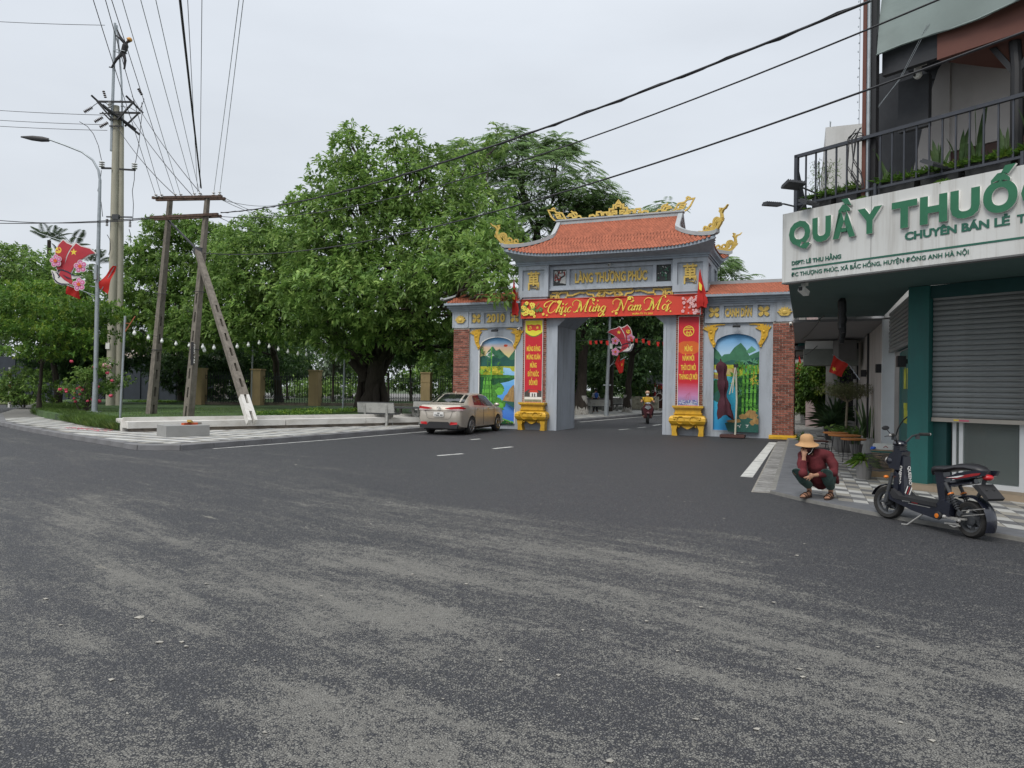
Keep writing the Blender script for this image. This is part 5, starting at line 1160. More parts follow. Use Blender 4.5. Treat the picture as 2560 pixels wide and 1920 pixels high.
# small tiered tree at far left on the verge
tree('terminalia_tree', 'small tiered umbrella tree with bright leaf tips on the left verge', gp(97,1014,.37)*.9, [cl(90,760,35,3.2,.45), cl(200,790,35,2.2,.40), cl(30,730,36,2.0,.45), cl(150,720,36,1.6,.35), cl(240,770,35,1.5,.3), cl(60,820,34.5,2.8,.4), cl(180,840,34.5,2.2,.38), cl(110,880,34,2.0,.35), cl(-30,790,35,2.4,.45), cl(280,800,34.5,.9,.22)], .10, 'bright', 2600, 8, .17, .08, 21, fork=.55, droop=.0, flat_=.35, shell=.2)
tree('leafy_tree', 'medium green tree behind the tiered tree at the left edge', (-27, 44, .3), [cl(60,690,44,3.2,1.6), cl(-20,680,45,2.8,1.7), cl(150,730,43,2.2,1.3), cl(200,700,45,1.2,.8), cl(30,760,43,3.2,2.0), cl(120,800,43,3,1.8)], .22, 'mid', 3600, 7, .27, .12, 22, fork=.45)
tree('leafy_tree', 'dark leaved low tree behind the rose bush and street lamp', (-24.5, 46, .3), [cl(230,900,46,2.2,1.3), cl(150,900,47,2.4,1.4), cl(320,880,47,2.0,1.2), cl(240,830,47,2.2,1.2)], .18, 'dark', 2200, 7, .27, .12, 23, fork=.45)
# far tree belt, each tree with its own crown
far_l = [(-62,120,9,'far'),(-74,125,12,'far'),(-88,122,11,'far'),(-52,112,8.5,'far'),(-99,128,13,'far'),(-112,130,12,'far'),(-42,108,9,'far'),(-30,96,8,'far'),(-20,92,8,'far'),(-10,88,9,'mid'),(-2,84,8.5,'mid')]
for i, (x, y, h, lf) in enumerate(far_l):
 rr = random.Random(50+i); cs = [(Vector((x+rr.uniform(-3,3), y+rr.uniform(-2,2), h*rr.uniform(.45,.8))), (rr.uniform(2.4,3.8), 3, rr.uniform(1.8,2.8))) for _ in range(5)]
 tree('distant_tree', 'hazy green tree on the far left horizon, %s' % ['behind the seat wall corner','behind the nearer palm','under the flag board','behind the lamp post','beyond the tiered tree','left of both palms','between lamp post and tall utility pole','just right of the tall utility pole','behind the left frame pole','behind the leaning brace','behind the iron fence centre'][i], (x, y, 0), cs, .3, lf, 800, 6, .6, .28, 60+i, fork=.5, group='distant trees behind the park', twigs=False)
# park trees behind fence and banyan, seen under the canopies
park = [(-14.5,60),(-9,66),(-4,60),(-12,72),(-6,75),(0,66),(-20,66),(-26,60),(3,74),(-1,56)]
for i, (x, y) in enumerate(park):
 rr = random.Random(80+i); cs = [(Vector((x+rr.uniform(-2.2,2.2), y+rr.uniform(-2,2), rr.uniform(4.0,7.5))), (rr.uniform(1.8,2.8), 2.4, rr.uniform(1.4,2.0))) for _ in range(5)]
 tree('park_tree', 'slender park tree behind the iron fence, %s' % ['left of the nearest fence pillar','midway along the fence run','behind the right fence pillar','deep in the park at centre left','deep in the park behind the banyan stems','behind the parked car','seen between the frame poles','left of the frame poles','behind the gate left wing','nearest the gate left wing'][i], (x, y, .1), cs, .13, 'dark' if i % 2 else 'mid', 1100, 6, .34, .16, 90+i, fork=.55, group='park trees behind the iron fence', twigs=False)
# trees along the street seen through the arch
tree('street_tree', 'thick street tree with lime washed base seen at the left of the archway', gp(1452,1036,.12), [cl(1440,780,44,2.6,2.0), cl(1500,720,46,3.0,2.2), cl(1560,760,44,1.8,1.0), cl(1400,700,46,3.0,2.4), cl(1500,850,47,1.2,.9), cl(1460,640,46,2.0,1.4)], .36, 'dark', 3000, 7, .26, .11, 31, fork=.75, white=1.15)
tree('street_tree', 'leaning street tree with lime washed base in the middle of the archway', gp(1567,1031,.12), [cl(1600,770,49,3.4,1.8), cl(1660,790,48,2.4,1.4), cl(1540,800,50,2.0,1.3), cl(1640,860,50,1.4,.9), cl(1700,730,48,3,2), cl(1590,680,50,3,2.0)], .26, 'dark', 2600, 7, .26, .11, 32, fork=.62, white=1.2)
for i, (x, y, h) in enumerate([(2,60,8),(7,64,9),(12.5,72,9),(17.5,80,10),(4.5,75,9),(10,86,10),(22,92,11),(14,66,8),(28,100,12),(9.5,60,7),(18,68,7.5),(0,50,6.5),(35,110,12),(30,84,11),(24,72,9)]):
 rr = random.Random(130+i); cs = [(Vector((x+rr.uniform(-2.6,2.6), y+rr.uniform(-2,2), h*rr.uniform(.35,.85))), (rr.uniform(2.0,3.0), 2.4, rr.uniform(1.4,2.2))) for _ in range(6)]
 tree('street_tree', 'leafy street tree beyond the archway, %s' % ['behind the first lime washed trunk','between the two lime washed trunks','behind the leaning trunk','above the kiosk roof','left behind the flag board','far centre of the archway','far right of the archway','right behind the rider','farthest right down the street','just past the leaning trunk','behind the roadside sign','hidden by the left archway pier','farthest down the street','behind the kiosk','tall one above the road bend'][i], (x, y, .1), cs, .2, ['dark','mid','dark'][i % 3], 1500, 6, .36, .16, 140+i, fork=.5, group='trees beyond the archway', twigs=False)
# fan palms on the skyline at far left
def palm(name, lab, base, h, n=16, R_=2.2, seed=1, group=None):
 base = Vector(base); t = thing(name, lab, 'palm', base, 0, group); rs = random.Random(seed)
 mb = MB(); mb.tube([(0,0,0),(.15,0,h*.5),(.1,.1,h)], [.22,.17,.14], 8); mb.build('trunk', M_bark, t)
 PP, DD, LL, WW = [], [], [], []
 for k in range(n):
  A = rs.uniform(0, 6.28); el = rs.uniform(-.25, 1.35); d = Vector((math.cos(A)*math.cos(el), math.sin(A)*math.cos(el), math.sin(el)));
  sd_ = d.cross(Vector((0,0,1))); sd_ = sd_.normalized() if sd_.length > .01 else Vector((1,0,0)); o = Vector((.1,.1,h)); L_ = R_*rs.uniform(.75,1.1)
  for j in range(16):
   tt = .15+.85*j/16; p = o+d*L_*tt-Vector((0,0,1))*L_*.35*tt*tt
   for sg in (-1, 1): dd = sd_*sg*.75+d*.65-Vector((0,0,.25)); PP.append(p); DD.append(dd); LL.append(R_*.30*math.sin(math.pi*(.2+.7*tt))); WW.append(.045*R_/2)
 V, F = leaves(np.array(PP), np.array(DD), np.array(LL), np.array(WW), .25, .3, seed); place('fronds', np_mesh('fronds', V, F, LF['far']), t, kind='stuff'); return t
palm('palm_tree', 'tall palm on the left skyline above the flower shaped flag board', at(118,600,60)-Vector((0,0,at(118,600,60).z)), at(118,600,60).z, 12, 2.3, 3)
palm('palm_tree', 'tall palm on the left skyline between the flag board and the lamp post', at(178,615,60)-Vector((0,0,at(178,615,60).z)), at(178,615,60).z, 12, 2.3, 4)
palm('palm_tree', 'lower palm half hidden beside the street lamp post', at(222,660,58)-Vector((0,0,at(222,660,58).z)), at(222,660,58).z, 14, 2.2, 5)
# ---- grasses, shrubs and roses on the verge
def tufts(name, lab, poly, z, n, h, mt, seed=1, w_=.018, cat='grass'):
 rs = np.random.RandomState(seed); xs = [p[0] for p in poly]; ys = [p[1] for p in poly]; PP = []
 while len(PP) < n:
  x, y = rs.uniform(min(xs), max(xs)), rs.uniform(min(ys), max(ys))
  if inside((x, y), poly): PP.append((x, y, z))
 P = np.array(PP); D_ = rs.normal(size=(n,3))*.35; D_[:,2] = 1
 V, F = leaves(P, D_, h*rs.uniform(.5, 1.2, n), np.full(n, w_), .2, .3, seed)
 o = place(name, np_mesh(name, V, F, LF[mt] if mt in LF else mt)); o['kind'] = 'stuff'; o['label'] = lab; o['category'] = cat; return o
def disc(px, py, z, rx, ry, n=12):
 c = gp(px, py, z); return [(c.x+rx*math.cos(6.2832*i/n), c.y+ry*math.sin(6.2832*i/n)) for i in range(n)]
tufts('grass', 'long grass clump at the foot of the rose bush beside the seat wall', [(-12.6,23.6),(-14.6,25.4),(-17.8,29.2),(-17.2,30.0),(-13.2,26.0),(-12.1,24.6)], .13, 9000, .42, 'grass', 2)
tufts('grass', 'long grass strip along the curved verge under the small tiered tree', [(-17.9,29.6),(-20.5,32.6),(-22.5,34.6),(-21.2,35.4),(-17.4,31.0)], .13, 7000, .42, 'grass', 3)
tufts('grass', 'long grass clump at the left edge of the verge', [(-21.8,34.9),(-26,40.2),(-24.4,41),(-20.5,36)], .13, 8000, .5, 'grass', 4)
tufts('grass', 'thin short grass over the turf by the poles', [(-12.3,24.6),(-17,30),(-21,36),(-14,42),(-6,36),(-3.4,31.4),(-4.5,30.2)], .365, 16000, .07, 'grass', 5, .012)
def shrub(name, lab, c, r, n, leaf, ln, wd, seed, cat='shrub', group=None, per=6, stems=6, **kw):
 c = Vector(c); t = thing(name, lab, cat, c, 0, group); mb = MB(); rr = random.Random(seed)
 for k in range(stems): A = rr.uniform(0, 6.28); limb(mb, (rr.gauss(0,.05), rr.gauss(0,.05), -.02), (r[0]*.75*math.cos(A), r[1]*.75*math.sin(A), r[2]*rr.uniform(.8, 1.6)), .018*max(1, r[2]), .006, .06, 5, seed+k)
 mb.build('stems', M_bark, t)
 V, F = crown_cloud([((0, 0, r[2]*1.05), r)], n, per, ln, wd, seed, **kw); place('foliage', np_mesh('foliage', V, F, LF[leaf]), t, kind='stuff'); return t
M_rose = mat('rose_petals', (.62,.085,.14), .6, var=.3, scale=12, trans=.2); M_rosep = mat('pale_rose_petals', (.68,.38,.40), .6, var=.2, trans=.2)
rb = gp(207,1035,.25); rose = thing('rose_bush', 'rose bush with pink blooms beside the street lamp', 'rose bush', rb)
mb = MB(); rr = random.Random(6); cs = []
for k in range(11):
 A = rr.uniform(0, 6.28); e_ = Vector((rr.uniform(-1.5, 1.7), rr.uniform(-.7,.7), rr.uniform(.7, 2.3))); limb(mb, (0,0,-.1), e_, .03, .01, .05, 6, k); cs.append(((e_.x, e_.y, e_.z), (.42,.4,.32)))
mb.build('canes', M_bark, rose)
V, F = crown_cloud(cs+[((0,0,1.0),(.8,.6,.7))], 900, 6, .10, .06, 7, shell=.2); place('foliage', np_mesh('foliage', V, F, LF['mid']), rose, kind='stuff')
bl = MB(); bl.ell((0,0,0), (.085,.085,.07), 8, 6); bl.ell((.02,-.03,.02), (.06,.06,.06), 7, 5); bl.ell((-.03,.02,.015), (.06,.055,.06), 7, 5); bme1 = bl.mesh('bloom', M_rose, 60)
for (px, py) in [(150,974),(166,980),(186,983),(200,968),(206,975),(200,986),(186,997),(189,1004),(219,1003),(226,998),(234,1000),(248,1003),(179,904),(226,924),(236,918),(245,967),(280,952),(277,990),(268,933),(165,975),(193,972)]:
 p = at(px, py, rb.y-.3+rr.uniform(-.3, .3))-rb; place('bloom', bme1, rose, M=Matrix.Translation(p) @ Matrix.Rotation(rr.uniform(0,6), 4, 'Z') @ Matrix.Scale(rr.uniform(.7, 1.15), 4))
bm2 = bl.mesh('bloom', M_rosep, 60)
for (px, py) in [(262,914),(256,920),(272,918)]: place('bloom', bm2, rose, M=Matrix.Translation(at(px, py, rb.y)-rb) @ Matrix.Scale(1.5, 4))
for (px, py, r_, lf, sd_, lb) in ((60,1000,(1.6,1.2,1.1),'mid',41,'dense green shrub at the left edge of the verge'), (20,985,(1.3,1.1,.9),'dark',42,'darker shrub at the far left edge beside the pavement'), (130,975,(1.7,1.0,1.0),'dark',43,'tall dark shrub behind the small tiered tree trunk'), (180,960,(1.5,1.0,.9),'mid',44,'leafy shrub behind the rose blooms')):
 shrub('shrub', lb, gp(px, py+18, .2), r_, 700, lf, .16, .08, sd_)
pt_ = MB(); rr = random.Random(14)
for k in range(170):
 t = rr.random(); c = gp(165+t*115+rr.gauss(0, 8), 1069+t*8+rr.gauss(0, 1.6), .135); A = rr.uniform(0, 6.28); r_ = rr.uniform(.02, .045)
 pt_.add([(c.x+r_*math.cos(A+q), c.y+r_*math.sin(A+q), .137+.01*rr.random()) for q in (0, 1.6, 3.1, 4.7)], [(0,1,2,3)])
tag(pt_.build('fallen_petals', M_rose), 'pink rose petals scattered on the pavement by the seat wall', 'petals', kind='stuff')
for (a, b, sd_, lb) in ((800, 640, 1, 'low yellow green weeds behind the seat wall beside the painted pole foot'), (895, 720, 2, 'low yellow green weeds behind the seat wall in front of the fence pillar')):
 P = [gp(b, 1043, .37), gp(a, 1030, .37)]; poly = [(P[0].x, P[0].y+.1), (P[1].x, P[1].y+.1), (P[1].x+.1, P[1].y+1.3), (P[0].x, P[0].y+1.5)]
 rs = np.random.RandomState(sd_); n = 1500; PP = np.array([[P[0].x+(P[1].x-P[0].x)*t+rs.uniform(-.3,.3), P[0].y+(P[1].y-P[0].y)*t+rs.uniform(.1, 1.0), .40+.12*rs.rand()] for t in rs.rand(n)]); D_ = rs.normal(size=(n,3)); D_[:,2] = abs(D_[:,2])+.4
 V, F = leaves(PP, D_, rs.uniform(.08,.2,n), rs.uniform(.04,.07,n), .2, .3, sd_); o = place('weeds', np_mesh('weeds', V, F, LF['bright'])); tag(o, lb, 'weeds', kind='stuff')
# ================================================================= CORNER SHOP
S0 = Vector((6.82, 12.55, 0)); SHM = Matrix.Translation(S0) @ Matrix.Rotation(R(-54), 4, 'Z')
sd_dir = Vector((math.sin(R(21.4)), math.cos(R(21.4)), 0)); sd_out = Vector((-math.cos(R(21.4)), math.sin(R(21.4)), 0))
SDM = Matrix.Translation(S0) @ Matrix(((sd_dir.x, -sd_out.x, 0), (sd_dir.y, -sd_out.y, 0), (0, 0, 1))).to_4x4()   # x along street, y into the building
def SH(s, y, z=0): return SHM @ Vector((s, y, z))
def SD(t, o, z=0): return S0+sd_dir*t+sd_out*o+Vector((0,0,z))
M_teal = mat('teal_paint', (.018,.115,.105), .55, var=.07, scale=2, bump=.05, dirt=((.02,.05,.05), (3,3,1), .4))
M_teald = mat('dark_teal_paint', (.010,.055,.055), .6, var=.1)
M_shut = mat('grey_roller_shutter', (.235,.25,.25), .5, metal=.25, var=.1, scale=2, dirt=((.06,.055,.05), (1,1,6), .5))
M_sign = mat('sign_white_panel', (.56,.565,.55), .55, var=.05, scale=1.2, dirt=((.26,.235,.20), (9,9,.35), .55))
M_green = mat('sign_green_letter', (.010,.125,.055), .35, var=.12, spec=.6, dirt=((.03,.2,.1), (5,5,5), .3))
M_greenp = mat('sign_green_print', (.02,.11,.075), .5, var=.08)
M_soff = mat('green_soffit', (.055,.105,.10), .7, var=.08)
M_soffw = mat('pale_soffit', (.24,.235,.24), .8, var=.06)
M_beige = mat('beige_step_stone', (.30,.235,.165), .6, var=.1, dirt=((.14,.11,.08), (3,3,3), .5))
M_frame = mat('white_aluminium', (.62,.64,.65), .4, var=.05)
M_glass = glassmat('shop_glass', (.05,.058,.055), .06, .7)
M_wallp = mat('pale_wall_panel', (.42,.385,.36), .7, var=.07, scale=1.4, dirt=((.15,.13,.12), (2,2,.6), .4))
M_brown = mat('brown_fascia', (.13,.048,.034), .6, var=.12, scale=1.5)
M_tarp = mat('grey_green_tarpaulin', (.26,.315,.30), .5, var=.12, scale=.9, bump=.4, bscale=2.5, trans=.25, dirt=((.17,.21,.20), (.8,.8,2.5), .5))
M_railm = mat('railing_metal', (.055,.06,.072), .5, metal=.3, var=.15, scale=6)
shop = thing('shop_building', 'corner pharmacy with grey roller shutters, teal pillar and plant filled balcony', 'building', S0, 0)
def sp_(mb, name, m, fr='f', **k):
 Mx = Matrix.Translation(-S0) @ (SHM if fr == 'f' else SDM); return mb.build(name, m, shop, M=Mx, **k)
mb = MB(); mb.box(-.08, .26, -.06, .30, .0, 3.46); sp_(mb, 'corner_pillar', M_teal)
mb = MB(); mb.box(.262, 7, -.02, .4, 3.25, 3.46); mb.box(.262, .47, .12, .3, .03, 3.25); sp_(mb, 'shutter_surround', M_teald)
mb = MB(); mb.box(-.14, 7, -.28, .6, -.0, .155, 0); sp_(mb, 'door_step', M_beige)
# roller shutter, slat by slat
k = 0; z = 1.27
slat = MB();
slat.prism([(0,.0),(-.012,.012),(-.022,.04),(-.012,.068),(0,.079),(.012,.079),(.012,.0)], .272, 5.2, ax='yz'); sl_me = slat.mesh('shutter_slat', M_shut)
while z < 3.24:
 place('shutter_slat', sl_me, shop, M=Matrix.Translation(-S0) @ SHM @ Matrix.Translation((0, .07+rng.uniform(-.002,.002), z))); z += .0845
mb = MB(); mb.box(.272, 5.2, .03, .10, 1.20, 1.265); sp_(mb, 'shutter_bottom_rail', mat('shutter_rail', (.36,.33,.29), .5, var=.1))
q = MB(); q.box(.62, .70, .024, .029, 1.222, 1.245, 0); q.box(.70, .85, .024, .029, 1.218, 1.24, 1); sp_(q, 'shutter_sticker', [M_yel, mat('sticker_pink', (.6,.1,.18), .5)])
# glazed shopfront below
for (x0, x1) in ((.53, .585), (.63, .69), (1.50, 1.60), (1.62, 1.72), (2.6, 2.7), (3.6,3.7)):
 mb = MB(); mb.box(x0, x1, .20, .27, .155, 1.5); sp_(mb, 'window_mullion', M_frame)
mb = MB(); mb.box(.53, 5.2, .19, .28, .155, .235); sp_(mb, 'window_sill', M_frame)
for (x0, x1) in ((.69, 1.50), (1.72, 2.6), (2.7, 3.6), (.585, .63)):
 mb = MB(); mb.box(x0, x1, .225, .24, .235, 3.2); o = sp_(mb, 'window_pane', bpy.data.materials.get('see_glass') or (lambda m: m)(glassmat('see_glass', (.30,.33,.32), .05, .6)))
mg = bpy.data.materials['see_glass']; nt2 = mg.node_tree; pb = nt2.nodes['Principled BSDF']; ms = nt2.nodes.new('ShaderNodeMixShader'); tb_ = nt2.nodes.new('ShaderNodeBsdfTransparent'); tb_.inputs[0].default_value = (.75,.8,.79,1)
ms.inputs[0].default_value = .72; nt2.links.new(pb.outputs[0], ms.inputs[1]); nt2.links.new(tb_.outputs[0], ms.inputs[2]); nt2.links.new(ms.outputs[0], nt2.nodes['Material Output'].inputs['Surface'])
M_int = mat('interior_wall', (.19,.20,.19), .8, var=.1); M_intd = mat('interior_dark', (.06,.06,.06), .8, var=.2)
mb = MB(); mb.box(.3, 5.2, 2.6, 2.7, .1, 3.4, 0); mb.box(.3, 5.2, .3, 2.6, .1, .16, 0); mb.box(.75, 1.25, .9, 1.5, .16, 1.08, 0); mb.box(1.28, 1.55, .8, 1.3, .16, .95, 1); mb.box(.3, .34, .3, 2.6, .1, 3.4, 0); mb.box(.3,5.2,.3,2.7,3.25,3.3,1)
sp_(mb, 'interior_wall', [M_int, M_brown])
ch_ = thing('cafe_chair', 'white wire backed chair seen through the shop window under the shutter', 'chair', SH(1.50,.62,.16), R(20))
q = MB(); q.tube([( .2*math.cos(A), .02, .58+.22*math.sin(A)) for A in [R(a) for a in range(-60, 241, 20)]], .013, 6); q.build('backrest', M_white, ch_)
q = MB(); q.lathe([(.02,.40),(.21,.405),(.22,.42),(.0,.43)], 16, (0,-.15,0)); q.build('seat', M_white, ch_)
for sx in (-1, 1):
 for sy in (-1, 1): q = MB(); q.tube([(sx*.12,-.15+sy*.12,.41),(sx*.2,-.15+sy*.2,0)], .012, 6); q.build('leg', M_white, ch_)
# canopy slab with soffit, signboard
ca = [SH(-1.1,-2.0), SH(5.0,-2.0), SH(5.0,.25), SH(-.08,.02), SD(5.15,.0), SD(5.15,1.98)]
pl = [((p-S0).x, (p-S0).y) for p in ca]
mb = MB(); mb.prism(pl[::-1], 3.47, 3.50, 0, ax='xy'); mb.build('canopy_soffit', M_soff, shop)
mb = MB(); mb.prism(pl[::-1], 3.505, 4.60, 0, ax='xy'); mb.build('canopy_slab', mat('fascia_concrete', (.33,.32,.30), .8, var=.12, dirt=((.16,.15,.13), (2,2,.6), .6)), shop)
mb = MB(); mb.box(-1.12, 4.6, -2.14, -2.01, 3.455, 4.585); sp_(mb, 'signboard', M_sign)
mb = MB(); mb.box(-1.125, 4.6, -2.145, -2.0, 3.43, 3.453); mb.box(-1.122, -1.085, -2.0, .2, 3.44, 4.58) if 0 else None; sp_(mb, 'sign_trim', mat('sign_trim', (.12,.12,.12), .5))
mb = MB(); mb.box(.372, .376, -2.143, -2.139, 3.47, 4.58); sp_(mb, 'panel_seam', M_dark)
def sign_text(s, x, z, size, width, ext, bold, m=M_green, name='sign_letter', y=-2.155, split=True):
 me = text_mesh(s, size, ext=ext, bold=bold, width=width, align='LEFT'); me.materials.append(m)
 place(name, me, shop, M=Matrix.Translation(-S0) @ SHM @ Matrix.Translation((x, y, z)))
def letter_by_letter(word, x0, x1, z, size, ext, bold):
 """separate fret-cut letters: measured advance widths scaled to the board"""
 ws = [];
 for ch_x in word:
  me = text_mesh(ch_x, size, ext=ext, bold=bold, align='CENTER'); n = len(me.vertices); co = np.empty(n*3, 'f'); me.vertices.foreach_get('co', co); co = co.reshape(-1, 3); ws.append((me, co[:,0].max()-co[:,0].min()))
 gap_ = size*.07; tot = sum(w_ for _, w_ in ws)+gap_*(len(ws)-1); k = (x1-x0)/tot; x = x0
 for me, w_ in ws:
  n = len(me.vertices); co = np.empty(n*3, 'f'); me.vertices.foreach_get('co', co); co = co.reshape(-1, 3); co[:,0] *= k; me.vertices.foreach_set('co', co.ravel()); me.update()
  me.materials.append(M_green); me.materials.append(M_white)
  for p_ in me.polygons: p_.material_index = 0 if p_.normal.y < -.5 else 1
  place('sign_letter', me, shop, M=Matrix.Translation(-S0) @ SHM @ Matrix.Translation((x+w_*k/2, -2.165, z))); x += (w_+gap_)*k
mb = MB(); mb.box(-.135, .03, -2.187, -2.15, 4.115, 4.168); mb.v = [(x-.02, y, z) for x, y, z in mb.v]; sp_(mb, 'sign_letter', M_green)
letter_by_letter('QUẦY', -.97, .56, 4.045, .495, .024, .026)
letter_by_letter('THUỐC', .70, 2.72, 4.045, .495, .024, .026)
sign_text('CHUYÊN BÁN LẺ', .87, 3.852, .150, 1.33, .004, .006, M_greenp, 'sign_lettering', -2.146)
sign_text('THUỐC', 2.28, 3.852, .150, .55, .004, .004, M_greenp, 'sign_lettering', -2.146)
sign_text('DSPT: LÊ THU HẰNG', -.94, 3.722, .088, .85, .003, .003, M_greenp, 'sign_lettering', -2.146)
sign_text('ĐC THƯỢNG PHÚC, XÃ BẮC HỒNG, HUYỆN ĐÔNG ANH HÀ NỘI', -.945, 3.535, .088, 2.66, .003, .0015, M_greenp, 'sign_lettering', -2.146)
mb = MB(); mb.box(-.94, 3.4, -2.146, -2.141, 3.645, 3.672); sp_(mb, 'sign_line', M_greenp)
# balcony railing
zr = 5.58
mb = MB(); mb.box(-1.06, 4.5, -1.93, -1.87, zr-.04, zr+.01); mb.box(-1.06, 4.5, -1.915, -1.885, 4.74, 4.775); sp_(mb, 'handrail', M_railm)
x = -.86
while x < 4.4:
 mb = MB(); mb.box(x-.011, x+.011, -1.912, -1.888, 4.776, zr-.041); sp_(mb, 'baluster', M_railm); x += .1765
for x in (.32, 2.26): mb = MB(); mb.box(x-.018, x+.018, -1.955, -1.92, 4.58, 4.82); sp_(mb, 'rail_bracket', M_railm)
mb = MB(); mb.box(-1.06, -1.0, -1.93, -1.87, 4.60, zr+.0); mb.prism([(-1.9,4.62),(-1.9,zr-.1),(-1.55,4.62)][::-1], -1.05, -1.02, ax='yz'); sp_(mb, 'corner_post', M_railm)
a0 = SH(-1.03,-1.9) ;
def sbar(name, p, q, wd, m=M_railm, par=shop): mb = MB(); mb.bar(p-S0, q-S0, wd, wd); mb.build(name, m, par)
sbar('side_handrail', a0+Vector((0,0,zr-.015)), a0+sd_dir*5.0+Vector((0,0,zr-.015)), .045); sbar('side_handrail', a0+Vector((0,0,4.76)), a0+sd_dir*5.0+Vector((0,0,4.76)), .03)
for i in range(1, 26): sbar('baluster', a0+sd_dir*(i*.19)+Vector((0,0,4.775)), a0+sd_dir*(i*.19)+Vector((0,0,zr-.04)), .02)
# terrace: posts, dark ceiling, white pier, brown curved fascia, back wall
mb = MB(); mb.box(.06, .12, -1.86, -1.78, 4.6, 9.2, 0); mb.box(.13, .19, -1.80, -1.72, 4.6, 9.2, 1); mb.box(.20, .27, -1.85, -1.76, 4.6, 9.2, 2); mb.tube([(.165,-1.87,4.6),(.165,-1.87,9.2)], .028, 8, 3)
sp_(mb, 'terrace_post', [M_brown, M_dark, M_black, M_steel])
M_blk = mat('charcoal_ceiling', (.035,.037,.042), .7, var=.25, scale=3)
mb = MB(); mb.box(.28, 1.25, -1.6, 2.2, 6.95, 7.15)
for i in range(6): mb.box(.28, 1.35, -1.5+i*.6, -1.42+i*.6, 6.80, 6.95)
mb.box(.28, 1.30, -1.7, -1.6, 6.52, 7.2); sp_(mb, 'terrace_ceiling', M_blk)
mb = MB(); mb.box(-.55, .75, -.27, -.2, 4.6, 7.2); mb.box(.2, 5, 2.2, 2.3, 4.6, 7.2); mb.box(.28, .74, -1.2, -1.1, 5.75, 6.55); mb.box(-1.4, .5, 1.5, 1.6, 4.6, 7.0); sp_(mb, 'terrace_back_wall', M_blk)
M_pier = mat('white_pier', (.42,.395,.385), .8, var=.05, scale=1.5, dirt=((.24,.22,.21), (1,1,.5), .4))
mb = MB(); mb.prism([(.12,4.6),(.29,5.49),(.47,6.36),(.61,6.79),(.73,6.95),(.79,6.95),(.79,4.6)][::-1], -.62, -.3); mb.box(.79, 1.62, -.60, -.3, 5.45, 7.0); mb.box(1.9, 4, -.55, -.3, 5.6, 7.0); sp_(mb, 'pier_wall', M_pier)
mb = MB(); mb.box(.80, 4.5, -.58, -.5, 4.6, 5.44); sp_(mb, 'parapet', mat('dark_brown_wood', (.06,.028,.022), .6, var=.2))
mb = MB(); pts = [(1.09+.04*math.sin(0)*0, -1.73)]
pts = [(1.10,-1.74),(1.22,-1.40),(1.42,-.95),(1.74,-.33),(2.2,.4)]
outer = [(x, y) for x, y in pts]; inner = [(x+.5, y-.2) for x, y in reversed(pts)]
mb.prism(outer+[(5,.4),(5,-1.74)], 6.47, 8.8, ax='xy'); sp_(mb, 'curved_fascia', M_brown)
mb = MB(); mb.prism([(1.0,6.9),(1.0,7.35),(.5,7.2),(.3,6.98)], -1.45, -1.35); sp_(mb, 'fascia_edge', M_brown)
mb = MB(); mb.tube([(2.03,-1.5,4.6),(2.03,-1.5,6.1),(2.0,-1.5,6.5)], .075, 10); mb.bar((2.03,-1.5,6.0), (1.72,-1.5,6.5), .07, .07); mb.bar((2.03,-1.5,6.0), (2.35,-1.5,6.5), .07, .07); sp_(mb, 'tree_column', M_black)
mb = MB(); nx, nz = 26, 14; P = []
for i in range(nx+1):
 for j in range(nz+1):
  u = i/nx; v = j/nz; x = .28+4.2*u; z_ = 6.80+.12*u*0+.07*u+v*2.4+.03*math.sin(u*14)*(1-v); P.append((x, -1.86+.05*math.sin(u*9+v*4)+.03*math.sin(u*23-v*7)+.25*v, z_))
mb.add(P, [(i*(nz+1)+j, (i+1)*(nz+1)+j, (i+1)*(nz+1)+j+1, i*(nz+1)+j+1) for i in range(nx) for j in range(nz)])
mb.tube([(.28+4.2*i/12, -1.865+.05*math.sin(i/12*9), 6.80+.07*i/12+.03*math.sin(i/12*14)) for i in range(13)], .014, 6)
tp = mb.build('tarpaulin', M_tarp, None, M=SHM, smooth=60); tag(tp, 'grey green tarpaulin hanging along the balcony above the pharmacy sign', 'tarpaulin')
q = MB(); q.tube([(.30,-1.84,6.0),(.6,-1.80,6.35),(1.0,-1.82,7.0)], .0035, 5); q.tube([(.30,-1.83,6.03),(.63,-1.80,6.36),(1.03,-1.82,7.0)], .0035, 5); tag(q.build('tie_rope', M_steel, None, M=SHM), 'pale rope tying the tarpaulin to the balcony post', 'rope')
q = MB(); q.box(.60,.78,-1.5,-1.35,6.62,6.68,0); q.tube([(.68,-1.42,6.62),(.68,-1.42,6.50)], .05, 12, 0); q.ell((.68,-1.42,6.48), (.062,.062,.065), 12, 8, None, 0); q.ell((.66,-1.475,6.47), (.025,.02,.025), 8, 6, None, 1)
tag(q.build('security_camera', [M_white, M_black], None, M=SHM), 'white dome security camera under the dark balcony ceiling', 'camera')
q = MB(); rr = random.Random(2)
for k in range(7): x = .02+rr.uniform(-.05,.05); q.tube([(x, -1.88, 5.75),(x-.14+.02*k,-1.93,5.6),(x-.1,-1.94,5.3-.05*k),(x+.02,-1.92,5.05-.04*k),(x+.06,-1.9,4.8)], .007, 5)
q.tube([(.0,-1.92,5.62+.0)]+[(.0+.13*math.cos(R(a)), -1.93, 5.60+.07*math.sin(R(a))) for a in range(0, 360, 30)], .008, 5)
tag(q.build('cable_bundle', M_wire, None, M=SHM), 'tangle of grey cables wound on the balcony rail beside the post', 'cable')
q = MB()
for k in range(26):
 z_ = 5.9+k*.13; q.ell((.02+.012*math.sin(k*2.1), -1.9, z_), (.012,.012,.02), 6, 5, None, 1)
